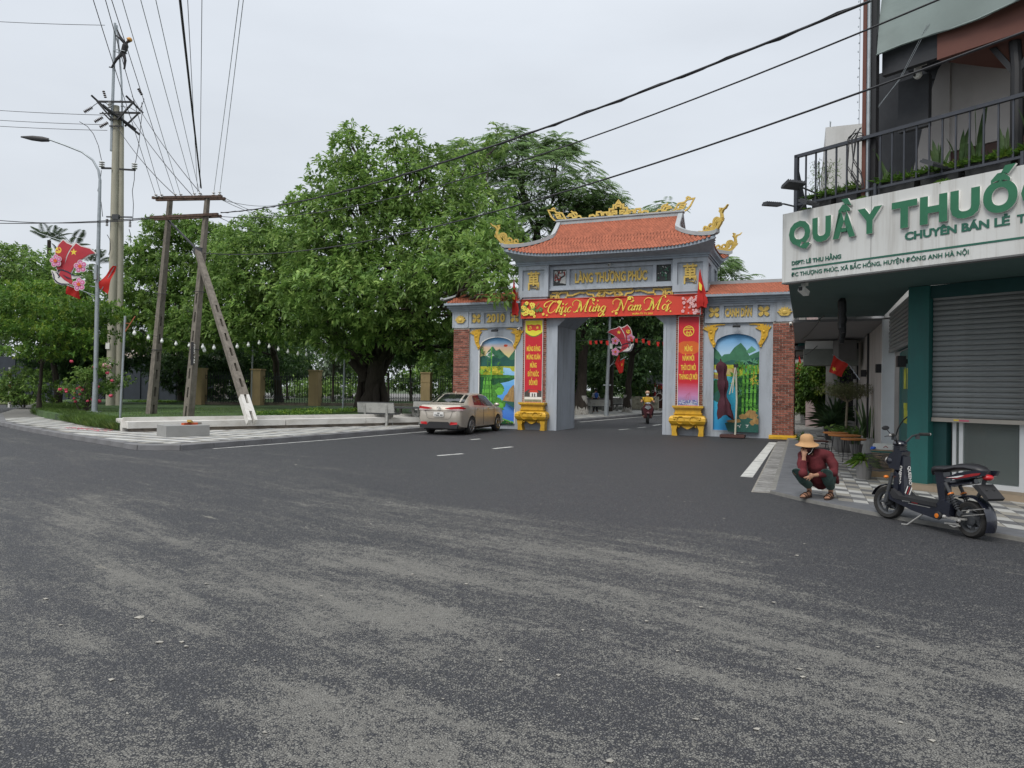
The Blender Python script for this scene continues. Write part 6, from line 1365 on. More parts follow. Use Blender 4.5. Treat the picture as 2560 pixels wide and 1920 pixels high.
q.tube([(.035,-1.9,5.8+.13*k+.0) for k in range(28)], .004, 4, 0); tag(q.build('bulb_string', [M_wire, mat('frosted_bulb', (.55,.6,.65), .3)], None, M=SHM), 'string of small bulbs hanging down the brown balcony post', 'string lights')
# planters along the balcony
M_trough = mat('black_planter', (.03,.032,.035), .7, var=.2)
for i, (x0, x1) in enumerate(((-.82,-.45), (-.40,-.02), (.3,.85), (.9,1.45), (1.5,2.1), (2.15,2.75))):
 t = thing('planter_trough', 'black plastic planter trough on the balcony floor, %s' % ['at the far left corner','left of the terrace post','just right of the terrace post','in front of the slanted white pier','below the white pier wall','by the black forked column'][i], 'planter', SH((x0+x1)/2, -1.70, 4.6), R(-54), 'planter troughs along the balcony')
 q = MB(); hx = (x1-x0)/2-.01; q.prism([(-hx*.92,0),(-hx,.24),(hx,.24),(hx*.92,0)][::-1], -.11, .11); q.build('trough', M_trough, t)
 rs = np.random.RandomState(300+i); n = 130+60*i; P = np.stack([rs.uniform(-hx, hx, n), rs.uniform(-.1, .1, n), np.full(n, .24)], 1); D_ = rs.normal(size=(n,3))*.75; D_[:,2] = abs(D_[:,2])*.6+.35; D_[:,1] -= .25
 V, F = leaves(P, D_, rs.uniform(.12,.30,n), rs.uniform(.012,.03,n), .35, .4, i); place('foliage', np_mesh('foliage', V, F, LF['bright'] if i != 1 else LF['mid']), t, kind='stuff')
def snake_plant(name, lab, loc, n, h, seed, potr=.12, poth=.2, pot=None, group=None):
 t = thing(name, lab, 'potted plant', loc, 0, group); rr = random.Random(seed)
 if pot: q = MB(); q.lathe([(potr*.7,0),(potr,poth),(potr*1.05,poth),(potr*1.05,poth*.93),(potr*.9,poth*.9),(0.001,poth*.88)], 16); q.build('pot', pot, t)
 for k in range(n):
  q = MB(); A = rr.uniform(0, 6.28); L_ = h*rr.uniform(.6,1.1); ln = rr.uniform(.05,.38); w_ = rr.uniform(.025,.04)*max(1, h); tw = rr.uniform(0, 3); b = Vector((potr*.5*math.cos(A), potr*.5*math.sin(A), poth*.85)); V = []
  for i in range(7):
   t_ = i/6; c = b+Vector((math.cos(A)*ln*L_*t_*t_, math.sin(A)*ln*L_*t_*t_, L_*t_)); ww = w_*(.55+.9*t_ if t_ < .5 else 1.0*(1-((t_-.5)/.5)**2.2)+.02)
   u = Vector((math.cos(tw+t_), math.sin(tw+t_), 0)); V += [c-u*ww, c+Vector((u.y,-u.x,0))*ww*.25, c+u*ww]
  q.add(V, [(i*3+j, i*3+j+1, i*3+j+4, i*3+j+3) for i in range(6) for j in range(2)]); q.build('leaf', LF['snake'], t)
 return t
for i, (x, h) in enumerate(((.42,.55), (1.15,.5), (1.42,.62), (1.62,.75), (1.98,.6), (2.3,.85), (2.42,.7))):
 snake_plant('snake_plant', 'yellow edged snake plant in the balcony trough, %s' % ['beside the dark terrace post','left of the white pier','in front of the white pier','tallest before the white pier','under the brown parapet','beside the forked column','at the right edge of the view'][i], SH(x,-1.72,4.66), 5, h, 400+i, .08, .16)
for i, (x, y_) in enumerate(((-.78,-1.98),( .16,-2.0),(1.35,-2.02))):
 t = thing('spider_plant', 'pale spider plant spilling over the sign top, %s' % ['near the floodlights at the sign corner','above the letter Y of the sign','above the letter U of the sign'][i], 'plant', SH(x, y_, 4.60), 0, 'spider plants on the sign edge')
 rs = np.random.RandomState(330+i); n = 60; P = np.zeros((n,3)); D_ = rs.normal(size=(n,3)); D_[:,2] = abs(D_[:,2])*.8+.2; V, F = leaves(P, D_, rs.uniform(.08,.2,n), np.full(n,.015), .6, .4, i); place('foliage', np_mesh('foliage', V, F, LF['bright']), t, kind='stuff')
t = thing('bamboo_shrub', 'tall wispy bamboo plant at the balcony corner', 'plant', SH(-.66,-1.72,4.8)); rs = np.random.RandomState(77); n = 420
P = np.stack([rs.uniform(-.22,.25,n), rs.uniform(-.12,.12,n), rs.uniform(0,.62,n)], 1); D_ = rs.normal(size=(n,3)); V, F = leaves(P, D_, rs.uniform(.04,.09,n), np.full(n,.012), .2, .3, 5); place('foliage', np_mesh('foliage', V, F, LF['mid']), t, kind='stuff')
q = MB();
for k in range(9): q.tube([(rs.uniform(-.15,.15),0,-.02),(rs.uniform(-.22,.22),rs.uniform(-.1,.1),.62)], .004, 4)
q.build('stems', M_bark, t)
# floodlights of the sign
def led_flood(px, py, Y, yaw, tilt, lab, sc_=1.0, arm=None):
 p = at(px, py, Y); t = thing('sign_floodlight', lab, 'floodlight', p, yaw, 'floodlights lighting the pharmacy sign'); Mx = Matrix.Rotation(tilt, 3, 'X'); q = MB()
 q.obox((0,0,0), (.17*sc_,.10*sc_,.018), Mx); q.build('housing', M_dark, t); q = MB()
 for k in range(8): q.obox(Mx @ Vector((-.15*sc_+.043*sc_*k, 0, .028)), (.006,.09*sc_,.014), Mx)
 q.build('cooling_fin', M_dark, t, kind='stuff')
 if arm: q = MB(); q.tube([(0,0,.02), Vector(arm)*.5+Vector((0,0,.03)), arm], .014, 6); q.build('arm', M_dark, t)
def rel(a, px, py, Y): v = at(px, py, Y)-a; return v
c1_ = at(1984,463,11.9); led_flood(1984,463,11.9, .3, -.35, 'flat floodlight with pale rim on an arm at the upper left sign corner', 1.0, Matrix.Rotation(-.3, 3, 'Z') @ rel(c1_, 2095,512,12.1))
c2_ = at(1930,512,12.0); led_flood(1930,512,12.0, .2, .1, 'leftmost finned floodlight sticking out beyond the sign corner', .8, Matrix.Rotation(-.2, 3, 'Z') @ rel(c2_, 1990,517,12.3))
c3_ = at(2022,508,11.8); led_flood(2022,508,11.8, .5, .5, 'finned floodlight tucked below the balcony corner post', .9, Matrix.Rotation(-.5, 3, 'Z') @ rel(c3_, 1995,530,12.2))
c4_ = at(2335,412,10.4); led_flood(2335,412,10.4, .5, .5, 'finned floodlight on an arm above the middle of the sign', 1.05, Matrix.Rotation(-.5, 3, 'Z') @ rel(c4_, 2432,447,10.4))
q = MB(); q.box(-.95,-.87,-1.86,-1.78,3.41,3.465,0); q.tube([(-.91,-1.82,3.42),(-.91,-1.84,3.36)], .02, 8, 0); q.obox((-.90,-1.86,3.32), (.05,.09,.04), Matrix.Rotation(-.4,3,'X'), 0); q.box(-.93,-.87,-1.965,-1.95,3.32,3.38,1)
tag(q.build('security_camera', [M_white, M_black], None, M=SHM), 'white box security camera under the left end of the shop canopy', 'camera')
# hanging rolled screens under the canopy
for i, (t_, zt_, zb) in enumerate(((1.6,3.46,3.05), (3.6,3.46,2.86))):
 p = at(2104, 0, 1); q = MB()
 yy = 14.2+i*2.9; b = gp(2104,900, .1); X_ = (2104-1280)/FPX*yy; c = Vector((X_, yy, 3.15-.0*i)); rr = random.Random(i)
 q.tube([c+Vector((rr.gauss(0,.008), rr.gauss(0,.008), .34-k*.085)) for k in range(9)], [.03]+[.07+.012*rr.random() for _ in range(7)]+[.05], 10); q.tube([c+Vector((0,0,.34)), Vector((X_, yy, 3.47))], .012, 6)
 tag(q.build('hanging_lantern', M_black, None), ['black ribbed lantern hanging from the canopy, nearer of two','black ribbed lantern hanging from the canopy, farther of two'][i], 'lantern', 'black lanterns under the canopy')
# ---- side facade along the street
mb = MB(); mb.box(.35, 4.9, .12, .3, 2.62, 3.46); sp_(mb, 'side_lintel', M_teald, 's')
k = 0; z = 2.64; slat = MB(); slat.prism([(0,.0),(-.012,.012),(-.022,.04),(-.012,.068),(0,.079),(.012,.079),(.012,.0)], .36, 4.55, ax='yz'); sl2 = slat.mesh('shutter_slat', M_shut)
sl2.transform(Matrix.Identity(4))
while z < 3.44:
 o = place('shutter_slat', sl2, shop, M=Matrix.Translation(-S0) @ SDM @ Matrix.Translation((0, .07, z))); z += .0845
mb = MB(); mb.box(.36, 4.55, .05, .12, 2.57, 2.63); sp_(mb, 'shutter_bottom_rail', M_shut, 's')
mb = MB(); mb.box(.80, 3.1, .14, .19, .12, 2.52); sp_(mb, 'door', M_teal, 's'); mb = MB(); mb.box(.35,.80,.10,.25,.12,2.6); mb.box(3.1, 4.5, .30, .40, .12, 2.6); sp_(mb, 'door_recess', M_teald, 's')
mb = MB(); mb.box(.86,.89,.11,.14,.12,2.5); mb.box(3.02,3.05,.11,.14,.12,2.5); sp_(mb, 'door_frame_strip', mat('pale_teal_trim', (.12,.24,.24), .4), 's')
M_dy = mat('door_yellow_print', (.62,.62,.06), .5, var=.1)
for s_, x_, z_, w_ in (('BÁN', 2.38, 1.78, .36), ('THUỐC', 1.72, 1.78, .72), ('&', 1.92, 1.55, .1), ('THU', 2.35, 1.10, .40), ('HÀNG', 1.75, 1.10, .68)):
 me = text_mesh(s_, .50 if s_ != '&' else .2, ext=.002, bold=.03 if s_ != '&' else .005, width=w_); me.materials.append(M_dy)
 # the side wall is seen from the street: mirror so the text reads from outside
 n = len(me.vertices); co = np.empty(n*3, 'f'); me.vertices.foreach_get('co', co); co = co.reshape(-1, 3); co[:,0] *= -1; me.vertices.foreach_set('co', co.ravel()); me.flip_normals(); me.update()
 place('door_lettering', me, shop, M=Matrix.Translation(-S0) @ SDM @ Matrix.Translation((x_, .136, z_)))
# ---- neighbouring white fronted house
nb = thing('shop_house', 'pale neighbouring house with black seams and small square wall lamps beside the pharmacy', 'building', S0, 0)
def np_(mb, name, m, **k): return mb.build(name, m, nb, M=Matrix.Translation(-S0) @ SDM, **k)
for (a, b) in ((4.9, 9.1), (9.25, 13.4), (13.55, 16)):
 mb = MB(); mb.box(a, b, .0, .3, .1, 3.35); np_(mb, 'wall_panel', M_wallp)
for a in (9.1, 13.4): mb = MB(); mb.box(a, a+.15, -.05, .2, .1, 3.35); np_(mb, 'black_post', M_black)
mb = MB(); mb.box(4.78, 4.9, -.06, .2, .1, 3.36); np_(mb, 'white_post', M_frame)
mb = MB(); mb.box(5.17, 16, -2.0, .0, 3.36, 3.42); np_(mb, 'balcony_soffit', M_soffw)
mb = MB(); mb.box(5.17, 16, -2.0, -1.9, 3.42, 4.3); mb.box(5.0, 16, 0, 6, 3.42, 9.2); mb.box(8, 16, -1.24, 0, 4.4, 9.0); np_(mb, 'upper_wall', mat('off_white_render', (.50,.50,.49), .85, var=.06, scale=1, dirt=((.3,.29,.27), (1,1,.4), .4)))
mb = MB(); mb.tube([(9,-1.1,9.0),(9,-1.1,9.5)], .012, 5); mb.tube([(8.2,-1.1,9.2),(12,-1.1,9.2)], .012, 5); mb.tube([(8.8,-1.1,9.0),(8.8,-1.1,9.3)], .012, 5); np_(mb, 'roof_railing', M_steel)
for i, (x, lb) in enumerate(((1.0,'black square wall lamp on the teal door frame of the pharmacy'), (5.2,'black square wall lamp on the white post, nearest pale panel'), (9.9,'black square wall lamp on the second pale wall panel'), (14.2,'black square wall lamp on the farthest pale wall panel'))):
 q = MB(); q.box(x-.12, x+.12, -.16, -.02, 2.14, 2.34); q.box(x-.05, x+.05, -.03, .14, 2.2, 2.28); tag(q.build('wall_lamp', M_black, None, M=SDM), lb, 'wall lamp', 'square wall lamps along the house fronts')
# ================================================================= POLES, WIRES, LAMP
M_ins = mat('insulator_porcelain', (.45,.45,.44), .25, var=.1, spec=.6); M_insd = mat('insulator_dark', (.05,.035,.035), .3, spec=.6)
# --- twin tall concrete pole with lineman
bp = at(283,975,42); bp.z = .1; big = thing('utility_pole', 'tall twin concrete utility pole with steel crossarms and two pipes on top', 'utility pole', bp)
hz_ = lambda py, Y=42, px=283: at(px, py, Y).z-bp.z
M_pole = mat('pale_concrete_pole', (.36,.34,.27), .85, var=.1, scale=.8, bump=.15, dirt=((.2,.19,.16), (4,4,.25), .6))
H1 = hz_(265)
q = MB(); q.tube([(-.14,0,0),(-.12,0,H1*.5),(-.10,0,H1)], [.25,.21,.165], 16); q.build('pole_shaft', M_pole, big, smooth=50)
q = MB(); q.tube([(.20,.2,0),(.17,.18,H1*.5),(.12,.16,H1-.3)], [.22,.18,.13], 16); q.build('pole_shaft', M_pole, big, smooth=50)
top = hz_(60)
q = MB(); q.tube([(-.28,-.1,H1-2.6),(-.26,-.1,H1),(-.20,-.1,top)], [.085,.085,.07], 8); q.tube([(.30,-.05,H1-1.2),(.20,-.05,H1+1.4),(-.12,-.05,top-.1)], .05, 6); q.build('top_pipe', M_steel, big)
q = MB(); za = H1-.15
q.bar((-1.05,-.3,za+.28), (1.05,-.3,za+.28), .09, .09); q.bar((-.75,.35,za-.1), (1.1,.35,za-.1), .09, .09); q.bar((-1.25,-.5,za+.55), (-.7,.4,za-.05), .08, .08); q.bar((.7,-.5,za+.55), (1.25,.35,za-.1), .08, .08)
for s in (-1, 1): q.bar((s*1.0,-.3,za+.25), (s*.12,-.3,za-.75), .08, .08); q.bar((s*1.05,.3,za-.1), (s*.25,.3,za-.9), .07, .07)
zb = hz_(310); q.bar((-.6,-.5,zb+.9), (1.05,.4,zb-.45), .1, .1); q.bar((-.2,-.5,zb+.6), (.9,.3,zb-.2), .09, .09); q.bar((-.9,-.25,hz_(288)), (.3,-.25,hz_(288)), .05, .05)
for z_ in (zb-.2, zb+.2, zb+.6, za-.4): q.bar((-.35,-.24,z_), (.4,-.24,z_), .05, .06)
zc = hz_(424); q.bar((-.75,-.25,zc), (-.2,-.25,zc), .09, .09); q.bar((.25,-.2,zc-.03), (1.2,-.3,zc-.1), .09, .09)
q.build('crossarm', M_black, big)
def insul(par, p, d=(0,0,1), n=5, r=.09, L_=.34, m=None, nm='insulator'):
 q = MB(); p = Vector(p); d = Vector(d).normalized(); M3 = d.to_track_quat('Z', 'Y').to_matrix(); prof = []
 for k in range(n): prof += [(r*.35, L_*k/n), (r, L_*(k+.25)/n), (r*.9, L_*(k+.5)/n), (r*.35, L_*(k+.6)/n)]
 q.lathe(prof+[(.01, L_)], 10, p, M3); return q.build(nm, m or M_ins, par)
insul(big, (-.72,-.25,zc+.05), n=3, r=.16, L_=.36); insul(big, (1.15,-.3,zc-.04), n=3, r=.16, L_=.36); insul(big, (-.3,-.3,hz_(275)), n=4, r=.11, L_=.35)
for (x, z_) in ((-1.75, hz_(286)), (-1.15, hz_(310)), (-.85, hz_(323))): insul(big, (x,-.3,z_), (.85,0,.5), 6, .10, .55, M_insd)
for (x, z_) in ((-.55, hz_(250)), (1.28, hz_(226))): insul(big, (x,-.3,z_), (-.3,0,.9) if x < 0 else (.5,0,-.8), 4, .08, .45, M_insd)
for (x, z_) in ((-.35, hz_(555)), (.95, hz_(557))): insul(big, (x,-.3,z_-.3), (0,0,1), 5, .08, .42, M_insd)
q = MB(); q.bar((-.4,-.28,hz_(545)), (1.05,-.28,hz_(545)), .07, .07); q.box(.0,.35,-.45,-.25,hz_(552),hz_(540)); q.build('crossarm', M_dark, big)
q = MB(); q.box(-.32,-.1,-.29,-.27,hz_(873)-0,hz_(862)+.1); q.box(-.30,.0,-.30,-.275,hz_(925),hz_(908)); q.build('paper_notice', M_white, big)
for k, P in enumerate([[(-.3,-.3,hz_(270)),(-.9,-.35,hz_(262)),(-1.5,-.35,hz_(283))], [(.3,-.3,hz_(270)),(1.3,-.3,hz_(285)),(1.55,-.3,hz_(262)),(1.6,-.3,hz_(250))], [(1.5,-.3,hz_(260)),(1.45,-.3,hz_(320)),(1.2,-.3,hz_(410))],
  [(-2.0,-.3,hz_(310)),(-1.2,-.3,hz_(340)),(-.72,-.3,hz_(405))], [(-.72,-.3,hz_(430)),(-.9,-.3,hz_(480)),(-.6,-.3,hz_(545))], [(1.15,-.3,hz_(430)),(1.05,-.3,hz_(480)),(1.1,-.3,hz_(555))], [(-.3,-.35,hz_(590)),(-.1,-.35,hz_(620)),(-.2,-.35,hz_(640))], [(.9,-.3,hz_(575)),(1.0,-.3,hz_(610))]]):
 q = MB(); S = [Vector(p) for p in P]; S2 = []
 for a, b in zip(S[:-1], S[1:]): S2 += [a, a.lerp(b, .5)+Vector((.05,0,.08))]
 q.tube(S2+[S[-1]], .018, 5); q.build('jumper_wire', M_wire, big)
# --- the lineman (one continuous body, remeshed) --------------------------------------------
def body_from(parts, name, m, parent, vox=.018, smooth_it=3, Mx=None):
 mb = MB()
 for p in parts:
  if p[0] == 't': mb.tube(p[1], p[2], 12)
  elif p[0] == 'e': mb.ell(p[1], p[2], 14, 10, p[3] if len(p) > 3 else None)
 me = mb.mesh(name, m); ob = bpy.data.objects.new(name, me); COL.objects.link(ob)
 md = ob.modifiers.new('r', 'REMESH'); md.mode = 'VOXEL'; md.voxel_size = vox; md.use_smooth_shade = True
 if smooth_it: m2 = ob.modifiers.new('s', 'SMOOTH'); m2.iterations = smooth_it; m2.factor = .5
 dg = bpy.context.evaluated_depsgraph_get(); dg.update(); me2 = bpy.data.meshes.new_from_object(ob.evaluated_get(dg), depsgraph=dg)
 bpy.data.objects.remove(ob); me2.materials.clear(); me2.materials.append(m); me2.polygons.foreach_set('use_smooth', [True]*len(me2.polygons)); me2.name = name
 return place(name, me2, parent, M=Mx)
M_navy = mat('dark_work_cloth', (.035,.033,.036), .9, var=.25, scale=8); M_helm = mat('orange_helmet', (.60,.30,.06), .4)
lp = Vector((bp.x+.05, bp.y-.05, at(277,178,42).z)); lm = thing('person', 'lineman in dark clothes and orange helmet clinging to the top of the tall pole', 'person', lp)
J = dict(hip=Vector((.30,-.15,.98)), chest=Vector((.42,-.15,1.38)), neck=Vector((.48,-.15,1.54)), head=Vector((.62,-.15,1.68)))
fl_, fr_ = Vector((-.32,-.2,.10)), Vector((.38,-.15,.05)); kl_, kr_ = Vector((.02,-.3,.55)), Vector((.44,-.2,.52))
hl_, hr_ = Vector((-.10,-.2,1.92)), Vector((-.02,-.2,2.22)); el_, er_ = Vector((.16,-.3,1.72)), Vector((.12,-.2,1.9))
body_from([('t', [J['hip'], J['chest'], J['neck'], J['head']], [.15,.17,.07,.08]), ('e', J['head'], (.10,.11,.13)), ('t', [J['hip'], kl_, fl_, fl_+Vector((-.14,-.02,.03))], [.11,.08,.05,.04]), ('t', [J['hip'], kr_, fr_, fr_+Vector((.02,-.12,-.03))], [.11,.08,.05,.04]),
 ('t', [J['chest']+Vector((0,0,.08)), el_, hl_], [.075,.055,.035]), ('t', [J['chest']+Vector((0,0,.08)), er_, hr_], [.075,.055,.035]), ('e', hl_, (.045,.03,.06)), ('e', hr_, (.045,.03,.06))], 'body', M_navy, lm, .02, 2)
q = MB(); q.ell(J['head']+Vector((.03,0,.05)), (.15,.14,.12), 12, 8, Matrix.Rotation(.5, 3, 'Y')); q.lathe([(.17,0),(.17,.012)], 14, J['head']+Vector((.0,0,.02)), Matrix.Rotation(.5, 3, 'Y')); q.build('helmet', M_helm, lm, smooth=60)
q = MB(); q.ell(J['head']+Vector((-.04,-.03,-.02)), (.075,.07,.09), 10, 8); q.build('face', M_skin, lm, smooth=60)
q = MB(); q.tube([(-.25,-.2,1.05),(.1,-.38,1.05),(.45,-.3,1.0),(.42,.05,1.0),(.0,.1,1.05),(-.25,-.2,1.05)], .02, 6); q.build('safety_strap', M_steel, lm)
# --- leaning concrete frame pole
fr = thing('utility_pole', 'weathered concrete H frame pole with steel crossarms and a leaning white footed brace', 'utility pole', gp(471,1042,.37))
fo = Vector(fr.location)
def V_(px, py, Y): return at(px, py, Y)-fo
M_holes = mat('slot_shadowed_concrete', (.06,.053,.045), .95, var=.2)
def slotted(a, b, wa, wb, nm, slots, paint=0.0):
 """tapered square concrete post whose lower web is pierced by slots"""
 a = Vector(a); b = Vector(b); d = b-a; L_ = d.length; q3 = d.to_track_quat('Z', 'Y').to_matrix()
 def ring(t, k=1.0, dp=1.0):
  w_ = (wa+(wb-wa)*t)/2; c = a+d*t; return [c+q3 @ Vector((sx*w_*k, sy*w_*dp, 0)) for sx, sy in ((-1,-1),(1,-1),(1,1),(-1,1))]
 q = MB(); F4 = [(0,4,5,1),(1,5,6,2),(2,6,7,3),(3,7,4,0),(0,1,2,3),(4,7,6,5)]
 def seg(t0, t1, x0, x1, mi=0):
  w0, w1 = (wa+(wb-wa)*t0)/2, (wa+(wb-wa)*t1)/2; c0, c1 = a+d*t0, a+d*t1; P = []
  for c, w_ in ((c0, w0), (c1, w1)): P += [c+q3 @ Vector((x0*w_, -w_*.8, 0)), c+q3 @ Vector((x1*w_, -w_*.8, 0)), c+q3 @ Vector((x1*w_, w_*.8, 0)), c+q3 @ Vector((x0*w_, w_*.8, 0))]
  q.add(P, F4, mi)
 t = 0.0; hs = .40/L_; gs = .34/L_; pt = paint/L_
 for k in range(slots):
  mi = 1 if t < pt else 0
  seg(t, t+hs, -1, -.35, mi); seg(t, t+hs, .25, 1, mi); seg(t+hs, t+hs+gs, -1, 1, 1 if t+hs < pt else 0); t += hs+gs
 seg(t, 1, -1, 1)
 return q.build(nm, [M_conc_old, M_wallw], fr)
p1b, p1t = Vector((-16.6*31/34.1, 31.0, .37))-fo, V_(425.6,498,30.6); p2b, p2t = Vector((0,0,0)), V_(519,490,29.35)
slotted(p1b, p1t, .34, .17, 'post', 6); slotted(p2b, p2t, .34, .17, 'post', 7)
brb = gp(630,1056,.40)-fo; jn = V_(498,628,29.2); slotted(brb, jn+Vector((-.02,-.12,0)), .31, .19, 'brace_post', 8, .85)
q = MB()
for (a, b, Y) in (((386,497),(559,494),29.9), ((381,546),(549,538),29.8)):
 A, B = V_(*a, Y), V_(*b, Y-.6); q.bar(A+Vector((0,-.16,0)), B+Vector((0,-.16,0)), .10, .10); q.bar(A+Vector((0,.16,0)), B+Vector((0,.16,0)), .10, .10)
q.build('crossarm', mat('rusty_steel', (.10,.065,.05), .8, metal=.3, var=.5, scale=9), fr)
q = MB(); q.bar(V_(418,548,30), V_(497,628,29.3), .06, .06); q.bar(V_(500,630,29.2), V_(518,705,28.9), .10, .05); q.tube([jn+Vector((0,0,-.1)), jn+Vector((0,0,.12))], .22, 10); q.build('strut', M_dark, fr)
ins_px = [(390,491),(404,491),(438,490),(452,490),(486,488),(500,487),(534,486),(549,485)]
for (px, py) in ins_px: insul(fr, V_(px, py+3, 29.6), n=2, r=.07, L_=.16)
q = MB(); q.box(.16,.26,-.25,-.225,2.0,2.9); q.build('number_plate', M_black, fr)
letters('ĐNG 7.84', .11, M_white, fr, (.21,-.232,2.05), ext=.002, name='plate_lettering', rz=0) if 0 else None
me_ = text_mesh('ĐNG 7.84', .10, ext=.002, width=.75); me_.materials.append(M_white); place('plate_lettering', me_, fr, M=Matrix.Translation((.245,-.228,2.45)) @ Matrix.Rotation(R(90), 4, 'Y'))
for (a, b) in ((p1b, p1t), (p2b, p2t)):
 for t_ in (.56, .30):
  c = a.lerp(b, t_); q = MB(); q.tube([c+Vector((.22*math.cos(A), .19*math.sin(A), 0)) for A in [R(k) for k in range(0, 361, 30)]], .014, 5); q.build('wire_wrap', M_wire, fr)
# --- overhead conductors: pole to pole, continuing over the viewer
def through(px0, py0, Y0, px1, py1, zt=None, ext=1.0):
 """line from a surveyed insulator to where it leaves the sky overhead at height zt"""
 A = at(px0, py0, Y0); d = FW+RT*((px1-1280)/FPX)-UP*((py1-960)/FPX); t = (zt-EYE)/d.z; B = EYEV+d*t
 return A, A+(B-A)*ext
gtop = 'thin conductors running overhead from the concrete frame pole'
for i, ((px, py), x2) in enumerate(zip(ins_px, (238, 268, 284, 310, 356, 393, 596, 607))):
 A, B = through(px, py, 29.6, x2, 0, 9.6 if i < 6 else 10.2, 1.9); side_ = ['leftmost','second','third','fourth','fifth','sixth','seventh','rightmost'][i]
 wire('conductor', A, B, .12, .009, M_steel if i > 2 else M_wire, '%s bare conductor running overhead from the concrete frame pole crossarm' % side_, gtop)
A, B = through(503, 470, 29.4, 452, 0, 9.2, 1.9); wire('insulated_cable', A, B, .1, .028, M_wire, 'thick black cable running overhead above the concrete frame pole')
A, B = through(494, 480, 29.4, 470, 0, 9.8, 1.9); wire('conductor', A, B, .1, .008, M_wire, 'thin conductor just right of the thick black overhead cable')
A, B = through(500, 470, 29.4, 505, 0, 9.8, 1.9); wire('conductor', A, B, .1, .008, M_wire, 'thin conductor rising almost vertically right of the thick black cable')
for i, (y0, z_, lb) in enumerate(((53, 60, 'topmost'), (272, 285, 'upper of three'), (297, 309, 'middle of three'), (313, 323, 'lowest of three'))):
 wire('conductor', at(-300, y0-22, 46), at(262 if i == 0 else 268, z_+3, 42), .15, .016, M_wire, '%s conductor entering from the left to the tall twin pole' % lb, 'conductors left of the tall pole')
wire('conductor', at(-200, 520, 40), at(385, 546, 30), .45, .02, M_wire, 'upper low cable from the left edge to the frame pole crossarm', 'low cables at left'); wire('conductor', at(-200, 548, 40), at(400, 542, 30), .25, .02, M_wire, 'lower low cable from the left edge to the frame pole crossarm', 'low cables at left')
for i, (a, b) in enumerate((((330,240,42),(505,487,29.6)), ((300,250,42),(480,488,29.6)), ((288,310,42),(440,490,29.6)))):
 wire('conductor', at(*a), at(*b), .25, .016, M_wire, '%s conductor dropping from the tall pole to the frame pole' % ['right hand','middle','left hand'][i], 'conductors between the two poles')
for i, (a, b) in enumerate((((545,497,29.6),(745,492,60)), ((555,500,29.6),(760,540,60)), ((540,540,29.6),(800,600,60)), ((560,494,29.6),(720,530,70)))):
 wire('conductor', at(*a), at(*b), .5, .012, M_wire, '%s faint conductor running from the frame pole into the banyan crown' % ['uppermost','second','lowest','farthest'][i], 'conductors behind the frame pole')
# big cables crossing to the upper right
cabs = [((552,532,29.5),(2175,3,9.5),.55,.020,'uppermost twisted cable crossing the sky from the frame pole to the balcony corner'), ((540,540,29.5),(2350,-2,9.0),.9,.013,'middle cable crossing in front of the banyan up to the tarpaulin'), ((505,632,29.3),(2600,65,8.6),.9,.016,'lowest cable crossing above the gate roof to the balcony')]
for a, b, sg, r_, lb in cabs: wire('overhead_cable', at(*a), at(*b), sg, r_, M_wire, lb, None, n=30)
A = at(552,532,29.5); B = at(2175,3,9.5); pts = [A.lerp(B, i/60)-Vector((0,0,.55*4*(i/60)*(1-i/60)))+Vector((.02*math.sin(i*1.7), 0, .03*math.cos(i*1.7))) for i in range(61)]
q = MB(); q.tube(pts, .010, 5); tag(q.build('messenger_wire', M_wire), 'thin messenger wire wound around the uppermost cable', 'cable')
# --- street lamp with flag board
lb_ = gp(236,1030,.37); lamp = thing('street_lamp', 'tall grey street lamp with curved arm on the lawn corner', 'street lamp', lb_)
L0 = lb_; lz = lambda py, px=240, Y=None: at(px, py, Y or L0.y).z-L0.z
zT = lz(450, 250)
q = MB(); q.tube([(0,0,0),(.03,0,1.3)], [.12,.11], 12); ap = [at(250,450,L0.y), at(246,425,L0.y), at(232,400,L0.y), at(205,380,L0.y), at(160,362,L0.y), at(115,346,L0.y+.0)]; ap = [p-L0 for p in ap]; q.tube([(.03,0,1.3), (ap[0].x*.55,0,zT*.6), ap[0]], [.095,.085,.06], 12)
q.tube(ap, [.055,.05,.045,.042,.04,.036], 10); q.box(-.25,.25,-.2,.2,-.02,.03); q.build('pole', M_steel, lamp, smooth=50)
h0, h1 = at(122,350,L0.y)-L0, at(52,342,L0.y)-L0; q = MB(); d = (h1-h0); q.tube([h0, h0+d*.25, h0+d*.6, h1], [(.07,.08),(.05,.12),(.04,.11),(.012,.03)], 12); q.build('lamp_head', M_black, lamp, smooth=60)
q = MB(); q.box(-.02,.10,-.2,-.1,lz(700),lz(664)); q.build('control_box', M_steel, lamp)
